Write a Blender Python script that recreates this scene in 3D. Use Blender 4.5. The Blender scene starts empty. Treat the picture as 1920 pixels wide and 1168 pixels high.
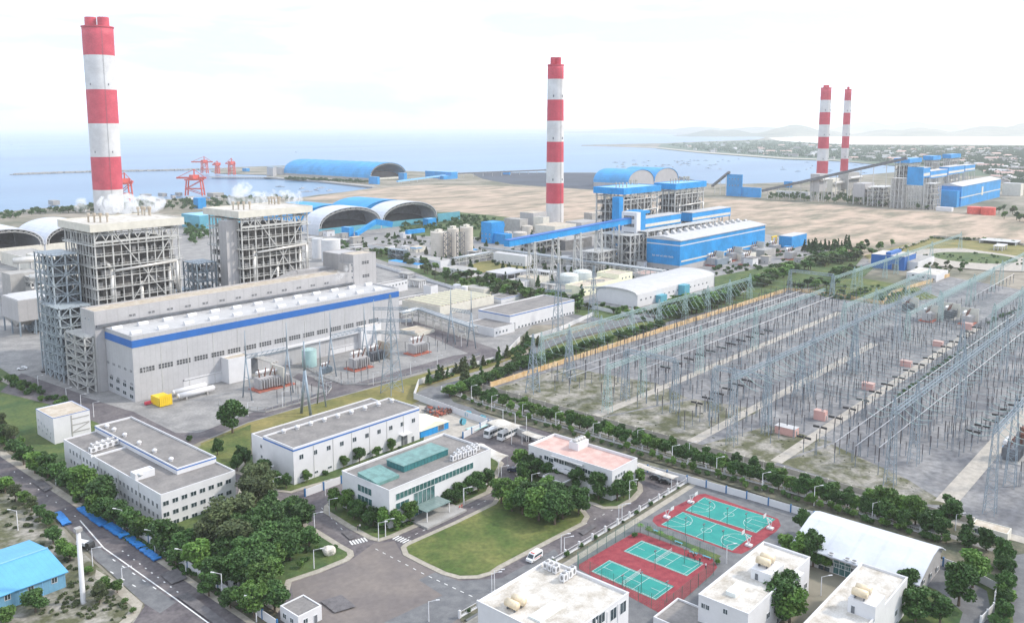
import bpy, bmesh, math, random
from mathutils import Vector, geometry
C = bpy.context.scene
COL = C.collection
random.seed(7)

# ---------------------------------------------------------------- camera
F_=1620.0; CX=960.0; CY=463.8; TH=0.13867; A_=math.radians(41.3); H=115.0
cam_d=bpy.data.cameras.new('camera'); cam=bpy.data.objects.new('camera',cam_d); COL.objects.link(cam)
cam.location=(0,0,H); cam.rotation_euler=(math.pi/2-TH,0,A_-math.pi/2)
cam_d.sensor_width=36; cam_d.lens=36*F_/1920; cam_d.shift_y=-(584-CY)/1920
cam_d.clip_start=1; cam_d.clip_end=90000
C.camera=cam
try: C.cycles.volume_bounces=4; C.cycles.max_bounces=10
except Exception: pass

# ---------------------------------------------------------------- sky, sun, exposure
SUN_AZ=(math.sin(A_)*0.97+math.cos(A_)*0.10, -math.cos(A_)*0.97+math.sin(A_)*0.10)
SUN_EL=math.radians(38)
w=bpy.data.worlds.new("World"); C.world=w; w.use_nodes=True
nt=w.node_tree; nt.nodes.clear()
sky=nt.nodes.new('ShaderNodeTexSky'); sky.sky_type='NISHITA'; sky.sun_disc=False
sky.sun_elevation=SUN_EL; sky.sun_rotation=math.atan2(SUN_AZ[0],SUN_AZ[1])
sky.air_density=1.0; sky.dust_density=2.5; sky.ozone_density=1.5; sky.altitude=50
bg=nt.nodes.new('ShaderNodeBackground'); bg.inputs[1].default_value=0.15
out=nt.nodes.new('ShaderNodeOutputWorld')
# thin high cloud, procedural, mixed over the sky by direction
tc=nt.nodes.new('ShaderNodeTexCoord'); mp=nt.nodes.new('ShaderNodeMapping'); mp.inputs['Scale'].default_value=(1.2,1.2,7.0)
nz=nt.nodes.new('ShaderNodeTexNoise'); nz.inputs['Scale'].default_value=2.3; nz.inputs['Detail'].default_value=5; nz.inputs['Roughness'].default_value=.55
rp=nt.nodes.new('ShaderNodeValToRGB'); rp.color_ramp.elements[0].position=.40; rp.color_ramp.elements[1].position=.58
rp.color_ramp.elements[0].color=(.5,.5,.52,1)
mx=nt.nodes.new('ShaderNodeMix'); mx.data_type='RGBA'
mx.inputs[7].default_value=(11.5,12.6,14.6,1)
L=nt.links
L.new(tc.outputs['Generated'],mp.inputs[0]); L.new(mp.outputs[0],nz.inputs['Vector']); L.new(nz.outputs[0],rp.inputs[0])
L.new(rp.outputs[0],mx.inputs[0]); L.new(sky.outputs[0],mx.inputs[6]); L.new(mx.outputs[2],bg.inputs[0]); L.new(bg.outputs[0],out.inputs[0])
sd=bpy.data.lights.new('sun','SUN'); sd.energy=3.8; sd.angle=math.radians(4); sd.color=(1,.92,.82)
so=bpy.data.objects.new('sun',sd); COL.objects.link(so)
so.rotation_euler=Vector((SUN_AZ[0]*math.cos(SUN_EL),SUN_AZ[1]*math.cos(SUN_EL),math.sin(SUN_EL))).to_track_quat('Z','Y').to_euler()
C.view_settings.view_transform='Standard'; C.view_settings.look='None'; C.view_settings.gamma=1.0
C.view_settings.exposure=-0.22

# ---------------------------------------------------------------- survey: photo pixel (1920 wide) -> place in the world
fx,fy=math.cos(A_),math.sin(A_); rx,ry=math.sin(A_),-math.cos(A_)
cT,sT=math.cos(TH),math.sin(TH)
def ray(px,py):
    a=(px-CX)/F_; b=(CY-py)/F_; ww=cT+b*sT
    return (a*rx+ww*fx, a*ry+ww*fy, b*cT-sT)
def P(px,py,z=0.0):
    d=ray(px,py); t=(z-H)/d[2]; return (d[0]*t,d[1]*t)
def RY(px,py,Y):
    d=ray(px,py); t=Y/d[1]; return (d[0]*t,H+d[2]*t)
def RX(px,py,X):
    d=ray(px,py); t=X/d[0]; return (d[1]*t,H+d[2]*t)
def proj(x,y,z):
    r=x*rx+y*ry; ww=x*fx+y*fy; u=z-H
    w2=ww*cT-u*sT; u2=u*cT+ww*sT
    return (CX+F_*r/w2, CY-F_*u2/w2)
def solve(f,lo,hi):
    flo=f(lo)
    for _ in range(50):
        m=(lo+hi)/2
        if (f(m)>0)==(flo>0): lo=m
        else: hi=m
    return (lo+hi)/2
def hgt(x,y,py,z=0): return solve(lambda q:proj(x,y,z+q)[1]-py,0,500)
class Bx:
    def __init__(s,x0,y0,x1,y1,z,h): s.x0,s.y0,s.x1,s.y1,s.z,s.h=x0,y0,x1,y1,z,h
    @property
    def t(s): return s.z+s.h
def B(xn,yb,yt,xl,xr,z=0):
    x,y=P(xn,yb,z); h=hgt(x,y,yt,z)
    ly=solve(lambda q:proj(x,y+q,z+h)[0]-xl,0,3000); lx=solve(lambda q:proj(x+q,y,z+h)[0]-xr,0,3000)
    return Bx(x,y,x+lx,y+ly,z,h)

# ---------------------------------------------------------------- mesh helpers
class MB:
    def __init__(s): s.v=[]; s.f=[]; s.m=[]; s.k=0; s.sm=False
    def add(s,vs,fs):
        b=len(s.v); s.v+=vs; s.f+=[tuple(b+i for i in f) for f in fs]; s.m+=[s.k]*len(fs)
    def box(s,x0,y0,z0,x1,y1,z1):
        s.add([(x0,y0,z0),(x1,y0,z0),(x1,y1,z0),(x0,y1,z0),(x0,y0,z1),(x1,y0,z1),(x1,y1,z1),(x0,y1,z1)],
              [(0,3,2,1),(4,5,6,7),(0,1,5,4),(1,2,6,5),(2,3,7,6),(3,0,4,7)]); return s
    def beam(s,a,b,w,h=None):
        a=Vector(a); b=Vector(b); d=(b-a)
        if d.length<1e-6: return s
        d.normalize(); up=Vector((0,0,1)) if abs(d.z)<.95 else Vector((1,0,0))
        p=d.cross(up).normalized()*w/2; q=p.cross(d).normalized()*(h or w)/2
        vs=[]
        for c in (a,b):
            for i,j in ((-1,-1),(1,-1),(1,1),(-1,1)): vs.append(tuple(c+p*i+q*j))
        s.add(vs,[(0,1,2,3),(7,6,5,4),(0,4,5,1),(1,5,6,2),(2,6,7,3),(3,7,4,0)]); return s
    def cyl(s,a,b,r0,r1=None,n=12,caps=True):
        r1=r0 if r1 is None else r1
        a=Vector(a); b=Vector(b); d=(b-a).normalized(); up=Vector((0,0,1)) if abs(d.z)<.95 else Vector((1,0,0))
        p=d.cross(up).normalized(); q=p.cross(d).normalized(); vs=[]
        for c,r in ((a,r0),(b,r1)):
            for i in range(n):
                t=2*math.pi*i/n; vs.append(tuple(c+p*r*math.cos(t)+q*r*math.sin(t)))
        fs=[(i,n+i,n+(i+1)%n,(i+1)%n) for i in range(n)]
        if caps: fs+=[tuple(range(n)),tuple(range(2*n-1,n-1,-1))]
        s.add(vs,fs); return s
    def lathe(s,x,y,prof,n=24,top=True):
        vs=[]; 
        for r,z in prof:
            for i in range(n):
                t=2*math.pi*i/n; vs.append((x+r*math.cos(t),y+r*math.sin(t),z))
        fs=[(k*n+i,k*n+(i+1)%n,(k+1)*n+(i+1)%n,(k+1)*n+i) for k in range(len(prof)-1) for i in range(n)]
        if top: fs.append(tuple((len(prof)-1)*n+i for i in range(n)))
        s.add(vs,fs); return s
    def quad(s,*p): s.add(list(p),[tuple(range(len(p)))]); return s
    def poly(s,pts,z,thick=0):
        pv=[Vector((x,y,0)) for x,y in pts]; tr=geometry.tessellate_polygon([pv])
        b=[(x,y,z) for x,y in pts]; fs=[]
        for t in tr:
            a,c,d=(pv[i] for i in t); fs.append(tuple(t) if (c-a).cross(d-a).z>0 else tuple(reversed(t)))
        s.add(b,fs)
        if thick:
            n=len(pts); s.add(b+[(x,y,z-thick) for x,y in pts],[(i,n+i,n+(i+1)%n,(i+1)%n) for i in range(n)])
        return s
    def prism(s,prof,axis,a0,a1):
        """profile [(u,z)] extruded along axis 'x' or 'y'"""
        n=len(prof)
        if axis=='y': v0=[(u,a0,z) for u,z in prof]; v1=[(u,a1,z) for u,z in prof]
        else: v0=[(a0,u,z) for u,z in prof]; v1=[(a1,u,z) for u,z in prof]
        s.add(v0+v1,[tuple(range(n)),tuple(range(2*n-1,n-1,-1))]+[(i,(i+1)%n,n+(i+1)%n,n+i) for i in range(n)]); return s
    def build(s,name,mats,parent=None,loc=None,smooth=None):
        me=bpy.data.meshes.new(name)
        if parent is not None: o0=Vector(parent['_o'])
        elif loc is not None: o0=Vector(loc)
        else: o0=Vector((0,0,0))
        me.from_pydata([(x-o0.x,y-o0.y,z-o0.z) for x,y,z in s.v],[],s.f)
        if not isinstance(mats,(list,tuple)): mats=[mats]
        for m in mats: me.materials.append(m)
        if len(mats)>1: me.polygons.foreach_set('material_index',s.m)
        if s.sm if smooth is None else smooth: me.shade_smooth()
        me.update()
        o=bpy.data.objects.new(name,me); COL.objects.link(o)
        o['_o']=tuple(o0)
        if parent is not None: o.parent=parent
        else: o.location=o0
        return o
def mb(): return MB()
def thing(name,label,cat,loc,group=None):
    o=bpy.data.objects.new(name,None); COL.objects.link(o); o.location=(loc[0],loc[1],loc[2] if len(loc)>2 else 0)
    o['_o']=tuple(o.location); o.empty_display_size=1
    o['label']=label; o['category']=cat
    if group: o['group']=group
    return o
def tag(o,label,cat,group=None,kind=None):
    o['label']=label; o['category']=cat
    if group: o['group']=group
    if kind: o['kind']=kind
    return o
def struct(o,label=None):
    o['kind']='structure'
    if label: o['label']=label
    return o
KIDS={}
def dup(o,loc,rz=0,sc=1,label=None,group=None,parent=None):
    if o.name not in KIDS:
        KIDS[o.name]=[c for c in bpy.data.objects if c.parent==o]
    c=o.copy(); COL.objects.link(c)
    c.location=loc; c.rotation_euler=(0,0,rz)
    c.scale=sc if isinstance(sc,(tuple,list)) else (sc,sc,sc)
    if parent is not None: c.parent=parent
    if label: c['label']=label
    if group: c['group']=group
    for k in KIDS[o.name]:
        d=k.copy(); COL.objects.link(d); d.parent=c
        if k.name not in KIDS: KIDS[k.name]=[q for q in bpy.data.objects if q.parent==k]
        for g in KIDS[k.name]:
            e=g.copy(); COL.objects.link(e); e.parent=d
    return c

# ---------------------------------------------------------------- materials
def mat(name,col,rough=.8,var=.12,sc=.35,col2=None,metal=0,bump=0,bsc=3,stripe=None,spec=.5,rnd=0,thr=(.4,.62),det=6):
    m=bpy.data.materials.new(name); m.use_nodes=True; n=m.node_tree; b=n.nodes['Principled BSDF']
    b.inputs['Roughness'].default_value=rough; b.inputs['Metallic'].default_value=metal
    b.inputs['Specular IOR Level'].default_value=spec
    g=n.nodes.new('ShaderNodeNewGeometry'); N=n.nodes.new('ShaderNodeTexNoise'); N.inputs['Scale'].default_value=sc; N.inputs['Detail'].default_value=det; N.inputs['Roughness'].default_value=.62
    n.links.new(g.outputs['Position'],N.inputs['Vector'])
    R=n.nodes.new('ShaderNodeValToRGB'); e=R.color_ramp.elements
    e[0].position,e[1].position=thr
    c2=col2 or tuple(max(0,min(1,c*(1+var))) for c in col); c1=col if col2 else tuple(c*(1-var) for c in col)
    e[0].color=(*c1,1); e[1].color=(*c2,1)
    n.links.new(N.outputs[0],R.inputs[0]); last=R.outputs[0]
    # fine grain over the large variation
    N2=n.nodes.new('ShaderNodeTexNoise'); N2.inputs['Scale'].default_value=sc*9; N2.inputs['Detail'].default_value=3
    n.links.new(g.outputs['Position'],N2.inputs['Vector'])
    X=n.nodes.new('ShaderNodeMix'); X.data_type='RGBA'; X.blend_type='OVERLAY'; X.inputs[0].default_value=min(.6,var*2.0)
    n.links.new(last,X.inputs[6]); n.links.new(N2.outputs[0],X.inputs[7]); last=X.outputs[2]
    if stripe:   # panel or sheet joints: axis, period, darkness
        ax,per,dk=stripe
        S=n.nodes.new('ShaderNodeSeparateXYZ'); n.links.new(g.outputs['Position'],S.inputs[0])
        if ax=='xy':
            A=n.nodes.new('ShaderNodeMath'); A.operation='ADD'; n.links.new(S.outputs['X'],A.inputs[0]); n.links.new(S.outputs['Y'],A.inputs[1]); src=A.outputs[0]
        else: src=S.outputs[ax.upper()]
        M=n.nodes.new('ShaderNodeMath'); M.operation='MULTIPLY'; M.inputs[1].default_value=1/per; n.links.new(src,M.inputs[0])
        Fr=n.nodes.new('ShaderNodeMath'); Fr.operation='FRACT'; n.links.new(M.outputs[0],Fr.inputs[0])
        G=n.nodes.new('ShaderNodeMath'); G.operation='LESS_THAN'; G.inputs[1].default_value=.14; n.links.new(Fr.outputs[0],G.inputs[0])
        K=n.nodes.new('ShaderNodeMix'); K.data_type='RGBA'; K.blend_type='MULTIPLY'; K.inputs[7].default_value=(1-dk,1-dk,1-dk,1)
        n.links.new(G.outputs[0],K.inputs[0]); n.links.new(last,K.inputs[6]); last=K.outputs[2]
    if rnd:
        O=n.nodes.new('ShaderNodeObjectInfo'); V=n.nodes.new('ShaderNodeMapRange'); V.inputs[3].default_value=1-rnd; V.inputs[4].default_value=1+rnd
        n.links.new(O.outputs['Random'],V.inputs[0]); K=n.nodes.new('ShaderNodeMix'); K.data_type='RGBA'; K.blend_type='MULTIPLY'; K.inputs[0].default_value=1
        n.links.new(V.outputs[0],K.inputs[7]); n.links.new(last,K.inputs[6]); last=K.outputs[2]
    n.links.new(last,b.inputs['Base Color'])
    if bump:
        N3=n.nodes.new('ShaderNodeTexNoise'); N3.inputs['Scale'].default_value=bsc; N3.inputs['Detail'].default_value=4
        n.links.new(g.outputs['Position'],N3.inputs['Vector'])
        Bu=n.nodes.new('ShaderNodeBump'); Bu.inputs['Strength'].default_value=bump; Bu.inputs['Distance'].default_value=.3
        n.links.new(N3.outputs[0],Bu.inputs['Height']); n.links.new(Bu.outputs[0],b.inputs['Normal'])
    return m
M={}
M['white']=mat('white_wall',(.76,.76,.77),.7,.035,.25)
M['whiteroof']=mat('white_roof',(.38,.34,.28),.85,.16,.30,col2=(.60,.575,.53),thr=(.3,.6))
M['cream']=mat('cream_wall',(.74,.71,.62),.8,.06,.3)
M['yellowwall']=mat('pale_yellow_wall',(.80,.78,.58),.8,.05,.3)
M['grey']=mat('grey_cladding',(.50,.50,.51),.6,.04,.12,stripe=('xy',2.4,.07))
M['greypanel']=mat('grey_panel',(.47,.46,.46),.6,.05,.12,stripe=('xy',4.8,.08))
M['roofgrey']=mat('weathered_roof',(.20,.19,.185),.9,.15,.16,col2=(.33,.31,.29),thr=(.3,.7))
M['rooflight']=mat('pale_roof',(.58,.58,.58),.6,.06,.2,stripe=('x',3.0,.08))
M['concrete']=mat('concrete',(.42,.41,.39),.9,.1,.3)
M['concdark']=mat('dark_concrete',(.22,.22,.22),.9,.12,.3)
M['tan']=mat('tan_roof',(.50,.42,.32),.85,.12,.35,col2=(.62,.56,.47))
M['bluep']=mat('blue_cladding',(.006,.265,.62),.55,.12,.06,stripe=('xy',2.2,.10))
M['blued']=mat('dark_blue_trim',(.02,.13,.42),.5,.05,.3)
M['bluer']=mat('pale_blue_roof',(.22,.48,.74),.5,.05,.15,stripe=('x',2.2,.05))
M['bluearch']=mat('blue_arch_roof',(.015,.29,.62),.55,.12,.05)
M['bluesheet']=mat('light_blue_sheet',(.11,.38,.62),.45,.05,.3,stripe=('x',1.2,.07))
M['bluewall']=mat('blue_sheet_wall',(.16,.36,.52),.55,.06,.3,stripe=('xy',1.2,.10))
M['teal']=mat('teal_glass',(.035,.17,.18),.2,.15,.8,stripe=('xy',1.4,.35),spec=.8)
M['tealroof']=mat('teal_roof',(.13,.26,.24),.4,.18,.5,stripe=('x',1.6,.12))
M['glass']=mat('window_glass',(.035,.055,.065),.12,.3,.8,spec=.8)
M['glassg']=mat('green_glass',(.05,.13,.13),.12,.3,.8,spec=.8)
M['frame']=mat('window_frame',(.62,.64,.65),.5,.03)
M['louvre']=mat('louvre',(.07,.075,.08),.6,.2,1.0)
M['steel']=mat('painted_steel',(.50,.50,.48),.5,.08,.3)
M['steeld']=mat('dark_steel',(.13,.14,.155),.6,.2,.3)
M['galvl']=mat('pale_galvanised_steel',(.36,.41,.44),.5,.08,.4)
M['galv']=mat('galvanised_steel',(.27,.33,.38),.45,.08,.4,metal=.25)
M['galvg']=mat('green_grey_steel',(.33,.45,.44),.45,.08,.4)
M['body']=mat('boiler_casing',(.065,.062,.06),.7,.4,.30,col2=(.21,.195,.18),thr=(.35,.65),stripe=('z',1.1,.35))
M['alum']=mat('aluminium_lagging',(.62,.60,.56),.35,.06,.5,metal=.35)
M['red']=mat('red_paint',(.52,.035,.07),.6,.14,.06,col2=(.62,.06,.10))
M['redo']=mat('orange_red_paint',(.66,.10,.075),.5,.12,.3)
M['stackwhite']=mat('chimney_white',(.56,.56,.56),.7,.08,.06,col2=(.66,.665,.67))
M['yellow']=mat('yellow_paint',(.80,.55,.02),.45,.05)
M['pinkroof']=mat('pink_roof_tiles',(.50,.32,.28),.8,.07,.35,col2=(.60,.43,.38))
M['pink']=mat('pink_wall',(.62,.36,.32),.8,.05)
M['brick']=mat('brick_red',(.40,.12,.08),.85,.15,.8)
M['rust']=mat('rust_brown',(.20,.09,.065),.8,.3,1.2)
M['dark']=mat('dark_void',(.02,.022,.026),.8,.2)
M['porcelain']=mat('brown_porcelain',(.075,.07,.078),.4,.15,1)
M['black']=mat('black_rubber',(.02,.02,.02),.7,.1)
M['carblue']=mat('dark_blue_car_paint',(.02,.03,.07),.25,.1,spec=.8)
M['carblk']=mat('dark_car_paint',(.025,.027,.03),.25,.1,spec=.8)
M['carwhite']=mat('white_vehicle_paint',(.80,.80,.80),.3,.03,spec=.7)
M['line']=mat('road_paint',(.72,.72,.70),.8,.15,1.5)
M['kerb']=mat('kerb_stone',(.42,.385,.32),.9,.12,.8)
M['path']=mat('pale_path',(.50,.46,.40),.9,.12,.5)
M['orangewall']=mat('ochre_wall',(.60,.40,.19),.85,.12,.25,col2=(.72,.55,.34))
M['asph']=mat('asphalt',(.17,.175,.185),.9,.12,.35,col2=(.23,.235,.24))
M['road']=mat('block_road',(.12,.106,.116),.9,.28,.10,col2=(.20,.18,.18),bump=.15,bsc=2)
M['plaza']=mat('block_plaza',(.17,.15,.148),.9,.12,.07,col2=(.26,.225,.20),thr=(.3,.7),bump=.15,bsc=2)
M['gravel']=mat('gravel_yard',(.27,.265,.26),.95,.16,.12,col2=(.38,.37,.355),bump=.3,bsc=1.2)
M['switch']=mat('switchyard_gravel',(.15,.155,.17),.95,.3,.055,col2=(.33,.325,.32),thr=(.35,.65),bump=.4,bsc=.8)
M['scrub']=mat('dry_scrub',(.10,.105,.05),.95,.3,.11,col2=(.33,.31,.27),thr=(.42,.6),bump=.4,bsc=1)
M['grass']=mat('lawn_grass',(.060,.100,.018),.95,.3,.09,col2=(.17,.175,.050),thr=(.38,.72),bump=.35,bsc=3)
M['grassy']=mat('yellowing_grass',(.13,.135,.035),.95,.2,.06,col2=(.26,.215,.075),thr=(.35,.7),bump=.35,bsc=3)
M['grassd']=mat('dark_grass',(.035,.08,.022),.95,.3,.10,col2=(.11,.14,.035),thr=(.35,.7),bump=.4,bsc=2)
M['soil']=mat('scrub_soil',(.07,.08,.05),.95,.3,.15,col2=(.16,.145,.10),bump=.4,bsc=1.5)
M['land']=mat('dusty_land',(.13,.135,.09),.95,.25,.012,col2=(.31,.275,.22),thr=(.4,.6),bump=.3,bsc=.4)
M['turq']=mat('court_turquoise',(.012,.42,.37),.7,.06,.3,col2=(.03,.50,.42))
M['courtred']=mat('court_red',(.20,.018,.032),.85,.2,.5,col2=(.30,.05,.06),thr=(.3,.65))
M['bark']=mat('bark',(.12,.09,.065),.9,.2,2)
M['leafA']=mat('leaf_mid',(.045,.125,.016),.7,.35,.7,col2=(.12,.215,.035),rnd=.32,thr=(.3,.7))
M['leafB']=mat('leaf_dark',(.022,.072,.013),.7,.4,.7,col2=(.070,.150,.030),rnd=.25,thr=(.3,.7))
M['leafC']=mat('leaf_olive',(.045,.075,.025),.75,.35,.5,col2=(.10,.125,.045),rnd=.25,thr=(.3,.7))
M['leafF']=mat('leaf_far',(.035,.075,.035),.8,.3,.02,col2=(.07,.11,.06),rnd=.2,thr=(.3,.7))
M['skin']=mat('skin',(.45,.27,.19),.6,.03)
M['clothr']=mat('red_cloth',(.55,.04,.04),.8,.08)
M['clothd']=mat('dark_cloth',(.03,.035,.05),.8,.1)
M['clothw']=mat('white_cloth',(.75,.75,.75),.8,.05)
M['rock']=mat('pale_rock',(.50,.46,.40),.9,.2,.8,col2=(.66,.63,.58),bump=.6,bsc=2)
M['silo']=mat('silo_beige',(.60,.55,.48),.7,.06,.2,stripe=('z',2.2,.08))
M['tank']=mat('pale_tank',(.66,.70,.68),.6,.05,.3)
M['tankg']=mat('green_tank',(.38,.56,.54),.6,.05,.3)
M['canopyglass']=mat('canopy_glass',(.16,.23,.22),.3,.15,.5,stripe=('x',1.2,.25),spec=.7)
M['hullw']=mat('boat_paint',(.38,.40,.43),.7,.2,.5)

for k,f in {'cream':.85,'tan':.85,'turq':.55,'red':.92,'gravel':.78,'switch':.8,'asph':.75,'road':.78,'plaza':.8,'path':.8,'kerb':.85,'scrub':.9,'white':.86,'roofgrey':.8,'rooflight':.85,'whitesheet':.9,'land':.9,'concrete':.85,'grey':.9,'greypanel':.9}.items():
    if k in M:
        for nd in M[k].node_tree.nodes:
            if nd.type=='VALTORGB':
                for e in nd.color_ramp.elements: e.color=(e.color[0]*f,e.color[1]*f,e.color[2]*f,1)
# ================================================================ SETTING: sea, ground, roads, lawns
def cr(r,f): return (rx*r+fx*f, ry*r+fy*f)
def PP(l,z=0): return [P(x,y,z) for x,y in l]
# sea
sm=bpy.data.materials.new('sea_water'); sm.use_nodes=True; n=sm.node_tree; b=n.nodes['Principled BSDF']
b.inputs['Roughness'].default_value=.28; b.inputs['IOR'].default_value=1.33
g=n.nodes.new('ShaderNodeNewGeometry'); N=n.nodes.new('ShaderNodeTexNoise'); N.inputs['Scale'].default_value=.0016; N.inputs['Detail'].default_value=6
mpp=n.nodes.new('ShaderNodeMapping'); mpp.inputs['Rotation'].default_value=(0,0,-(A_-math.pi/2)); mpp.inputs['Scale'].default_value=(.35,1,1)
n.links.new(g.outputs['Position'],mpp.inputs[0]); n.links.new(mpp.outputs[0],N.inputs['Vector'])
R=n.nodes.new('ShaderNodeValToRGB'); R.color_ramp.elements[0].position=.35; R.color_ramp.elements[1].position=.7
R.color_ramp.elements[0].color=(.03,.13,.27,1); R.color_ramp.elements[1].color=(.10,.24,.38,1)
n.links.new(N.outputs[0],R.inputs[0]); n.links.new(R.outputs[0],b.inputs['Base Color'])
W=n.nodes.new('ShaderNodeTexNoise'); W.inputs['Scale'].default_value=.05; W.inputs['Detail'].default_value=5; n.links.new(mpp.outputs[0],W.inputs['Vector'])
bu=n.nodes.new('ShaderNodeBump'); bu.inputs['Strength'].default_value=.9; bu.inputs['Distance'].default_value=1.2; n.links.new(W.outputs[0],bu.inputs['Height']); n.links.new(bu.outputs[0],b.inputs['Normal'])
s=mb(); pts=[cr(-38000,-2000),cr(38000,-2000),cr(38000,42000),cr(-38000,42000)]
s.poly(pts,-1.2); struct(s.build('sea',sm),'pale blue sea reaching a hazy horizon')

coast=[(-600,430),(-300,425),(0,398),(60,392),(150,385),(240,378),(340,372),(420,368),(560,371),(600,365),(640,361),(690,354),
 (702,352.5),(660,348),(600,341),(522,334),(500,334),(500,328),(430,326),(405,325),(395,321),(430,314),(500,312),(530,311),(770,321),(860,326),(960,324),(1110,324),(1270,330),(1330,345),
 (1400,345),(1500,341),(1540,335),(1680,323),(1678,311),(1560,301),(1470,298),(1310,286.5),(1230,278),(1150,275),(1090,273.6),(1090,272.3),(1240,269),(1340,265),(1420,262),(1436,258),(1400,254.5),(1200,250.5),(1100,248.5),(900,246),(780,244.5),(760,243),(1500,241.3),(3000,241.3)]
s=mb(); s.poly(PP(coast)+[cr(9000,1500),cr(6000,-900),cr(-6000,-900),cr(-4000,900)],0,2.0)
struct(s.build('ground',M['land']),'flat dusty coastal ground of the power plant')
LAY=[0]; SURF=[]
def sheet(name,pts,m,label=None,kind='structure',world=False,lift=None):
    LAY[0]+=1
    z=lift if lift is not None else .03+LAY[0]*.005
    q_=pts if world else PP(pts); SURF.append((q_,z)); s=mb(); s.poly(q_,z)
    o=s.build(name,m); o['kind']=kind
    if label: o['label']=label
    return z
# big open fields beyond the plant
M['sandf']=mat('sand_field',(.43,.33,.25),.95,.2,.006,col2=(.17,.16,.11),thr=(.42,.64),bump=.2,bsc=.3)
# stretch the sand streaks across the view
for nd in M['sandf'].node_tree.nodes:
    if nd.type=='TEX_NOISE' and abs(nd.inputs['Scale'].default_value-.006)<1e-4:
        g2=M['sandf'].node_tree.nodes.new('ShaderNodeMapping'); g2.inputs['Rotation'].default_value=(0,0,-(A_-math.pi/2)); g2.inputs['Scale'].default_value=(1.0,3.2,1)
        src=nd.inputs['Vector'].links[0].from_socket; M['sandf'].node_tree.links.new(src,g2.inputs[0]); M['sandf'].node_tree.links.new(g2.outputs[0],nd.inputs['Vector']); nd.inputs['Scale'].default_value=.011
sheet('sand_field',[(560,374),(640,362),(705,353),(800,347),(1000,350),(1110,357),(1250,366),(1360,374),(1500,380),(1700,395),(1920,408),(2300,425),(2400,520),(1920,462),(1900,456),(1755,447),(1700,470),(1640,490),(1530,458),(1440,430),(1100,430),(980,415),(860,402),(700,380)],M['sandf'],'bare sandy field streaked with scrub behind the plant')
M['salt']=mat('salt_flat',(.62,.58,.52),.9,.1,.001,col2=(.80,.78,.74))
sheet('salt_flats',[(1440,259),(1560,254),(2400,256),(2600,268),(1920,272),(1600,271),(1470,266)],M['salt'],'pale salt flats before the hills')
sheet('far_village_ground',[(1240,270),(1440,263),(1600,273),(2600,275),(2600,330),(1700,330),(1690,312),(1560,302),(1470,299),(1310,287),(1230,279)],M['leafF'],'green wooded village land around the bay')
sheet('beach',[(1090,273.4),(1230,277.6),(1310,286.2),(1470,297.6),(1560,300.6),(1678,310.6),(1684,315),(1690,312),(1560,299),(1470,295.5),(1310,284),(1230,276)],M['path'],'thin pale beach curving round the bay')
# main compound ground
sheet('plant_yard',[(-300,480),(0,445),(120,420),(560,400),(700,392),(860,404),(1000,420),(1120,440),(1440,440),(1640,490),(1620,520),(1500,520),(1250,598),(1000,610),(900,700),(760,730),(360,830),(90,745),(0,700),(-300,620)],M['gravel'],'grey gravel yard of the power plant')
sheet('coal_yard',[(880,324),(1110,324.5),(1270,331),(1330,346),(1250,360),(1110,356),(960,346),(905,336)],mat('coal',(.045,.06,.085),.95,.2,.01),'dark coal yard by the sea')
sheet('north_grass',[(-200,620),(0,690),(40,715),(110,745),(170,772),(200,800),(120,880),(0,845),(-200,760)],M['grassd'],'green lawn beside the access road')
sheet('north_path',[(0,706),(0,714),(62,742),(92,756),(96,750)],M['path'],'narrow paved path across the lawn')
sheet('works_green',[(690,480),(760,503),(830,532),(900,552),(1000,572),(1090,592),(1110,575),(1000,552),(930,535),(900,520),(850,520),(760,488),(720,472)],M['grassd'],'green planted belt through the works')
sheet('works_green',[(1085,592),(1130,597),(1200,608),(1250,603),(1240,590),(1190,582),(1110,570)],M['grassd'],'planted strip before the arched warehouse')
sheet('works_green',[(730,400),(860,398),(980,410),(980,430),(900,445),(760,442)],M['grassd'],'scrubby green ground behind the silos')
sheet('works_road',[(690,497),(800,530),(900,559),(960,570),(1080,598),(1130,605),(1225,618),(1225,612),(1130,598),(1080,590),(960,563),(900,552),(800,522),(690,490)],M['asph'],'service road along the tree belt')
sheet('works_road',[(0,560),(60,552),(200,545),(0,600)],M['asph'],'dark service road behind the filter houses')
sheet('shore_ground',[(-100,430),(0,408),(150,396),(340,384),(540,378),(700,388),(560,402),(340,405),(120,424),(0,450)],M['land'],'dusty ground behind the harbour shore')
# road system round the turbine hall
sheet('yard_road',[(40,700),(150,738),(250,772),(330,812),(375,811),(465,776),(560,748),(657,721),(772,689),(850,667),(900,660),(935,664),(940,676),(900,680),(850,683),(772,705),(657,737),(560,763),(465,791),(375,828),(330,850),(200,800),(100,760),(0,735)],M['road'],'dark paved plant road')
sheet('yard_paving',[(150,742),(250,752),(300,758),(500,740),(505,762),(375,808),(335,806),(262,775),(235,768)],M['gravel'],'concrete forecourt with yellow container')
sheet('yard_road',[(560,700),(600,712),(640,718),(665,722),(640,728),(620,734),(580,722),(548,708)],M['road'],'branch of the plant road between the transformer yards')
sheet('yard_road',[(745,592),(870,634),(930,655),(945,668),(905,680),(880,664),(745,604)],M['road'],'service road past the treatment works')
sheet('verge_grass',[(375,832),(465,793),(560,765),(657,739),(772,707),(850,685),(900,682),(945,676),(960,655),(1000,640),(975,668),(940,680),(915,690),(785,728),(786,752),(700,790),(470,812),(440,838),(480,905),(440,888),(395,850)],M['grassy'],'yellow green grass verge behind the service building')
sheet('verge_grass',[(378,834),(470,796),(470,900),(440,888),(395,865),(360,848)],M['grass'],'lawn with a lone round tree')
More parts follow.
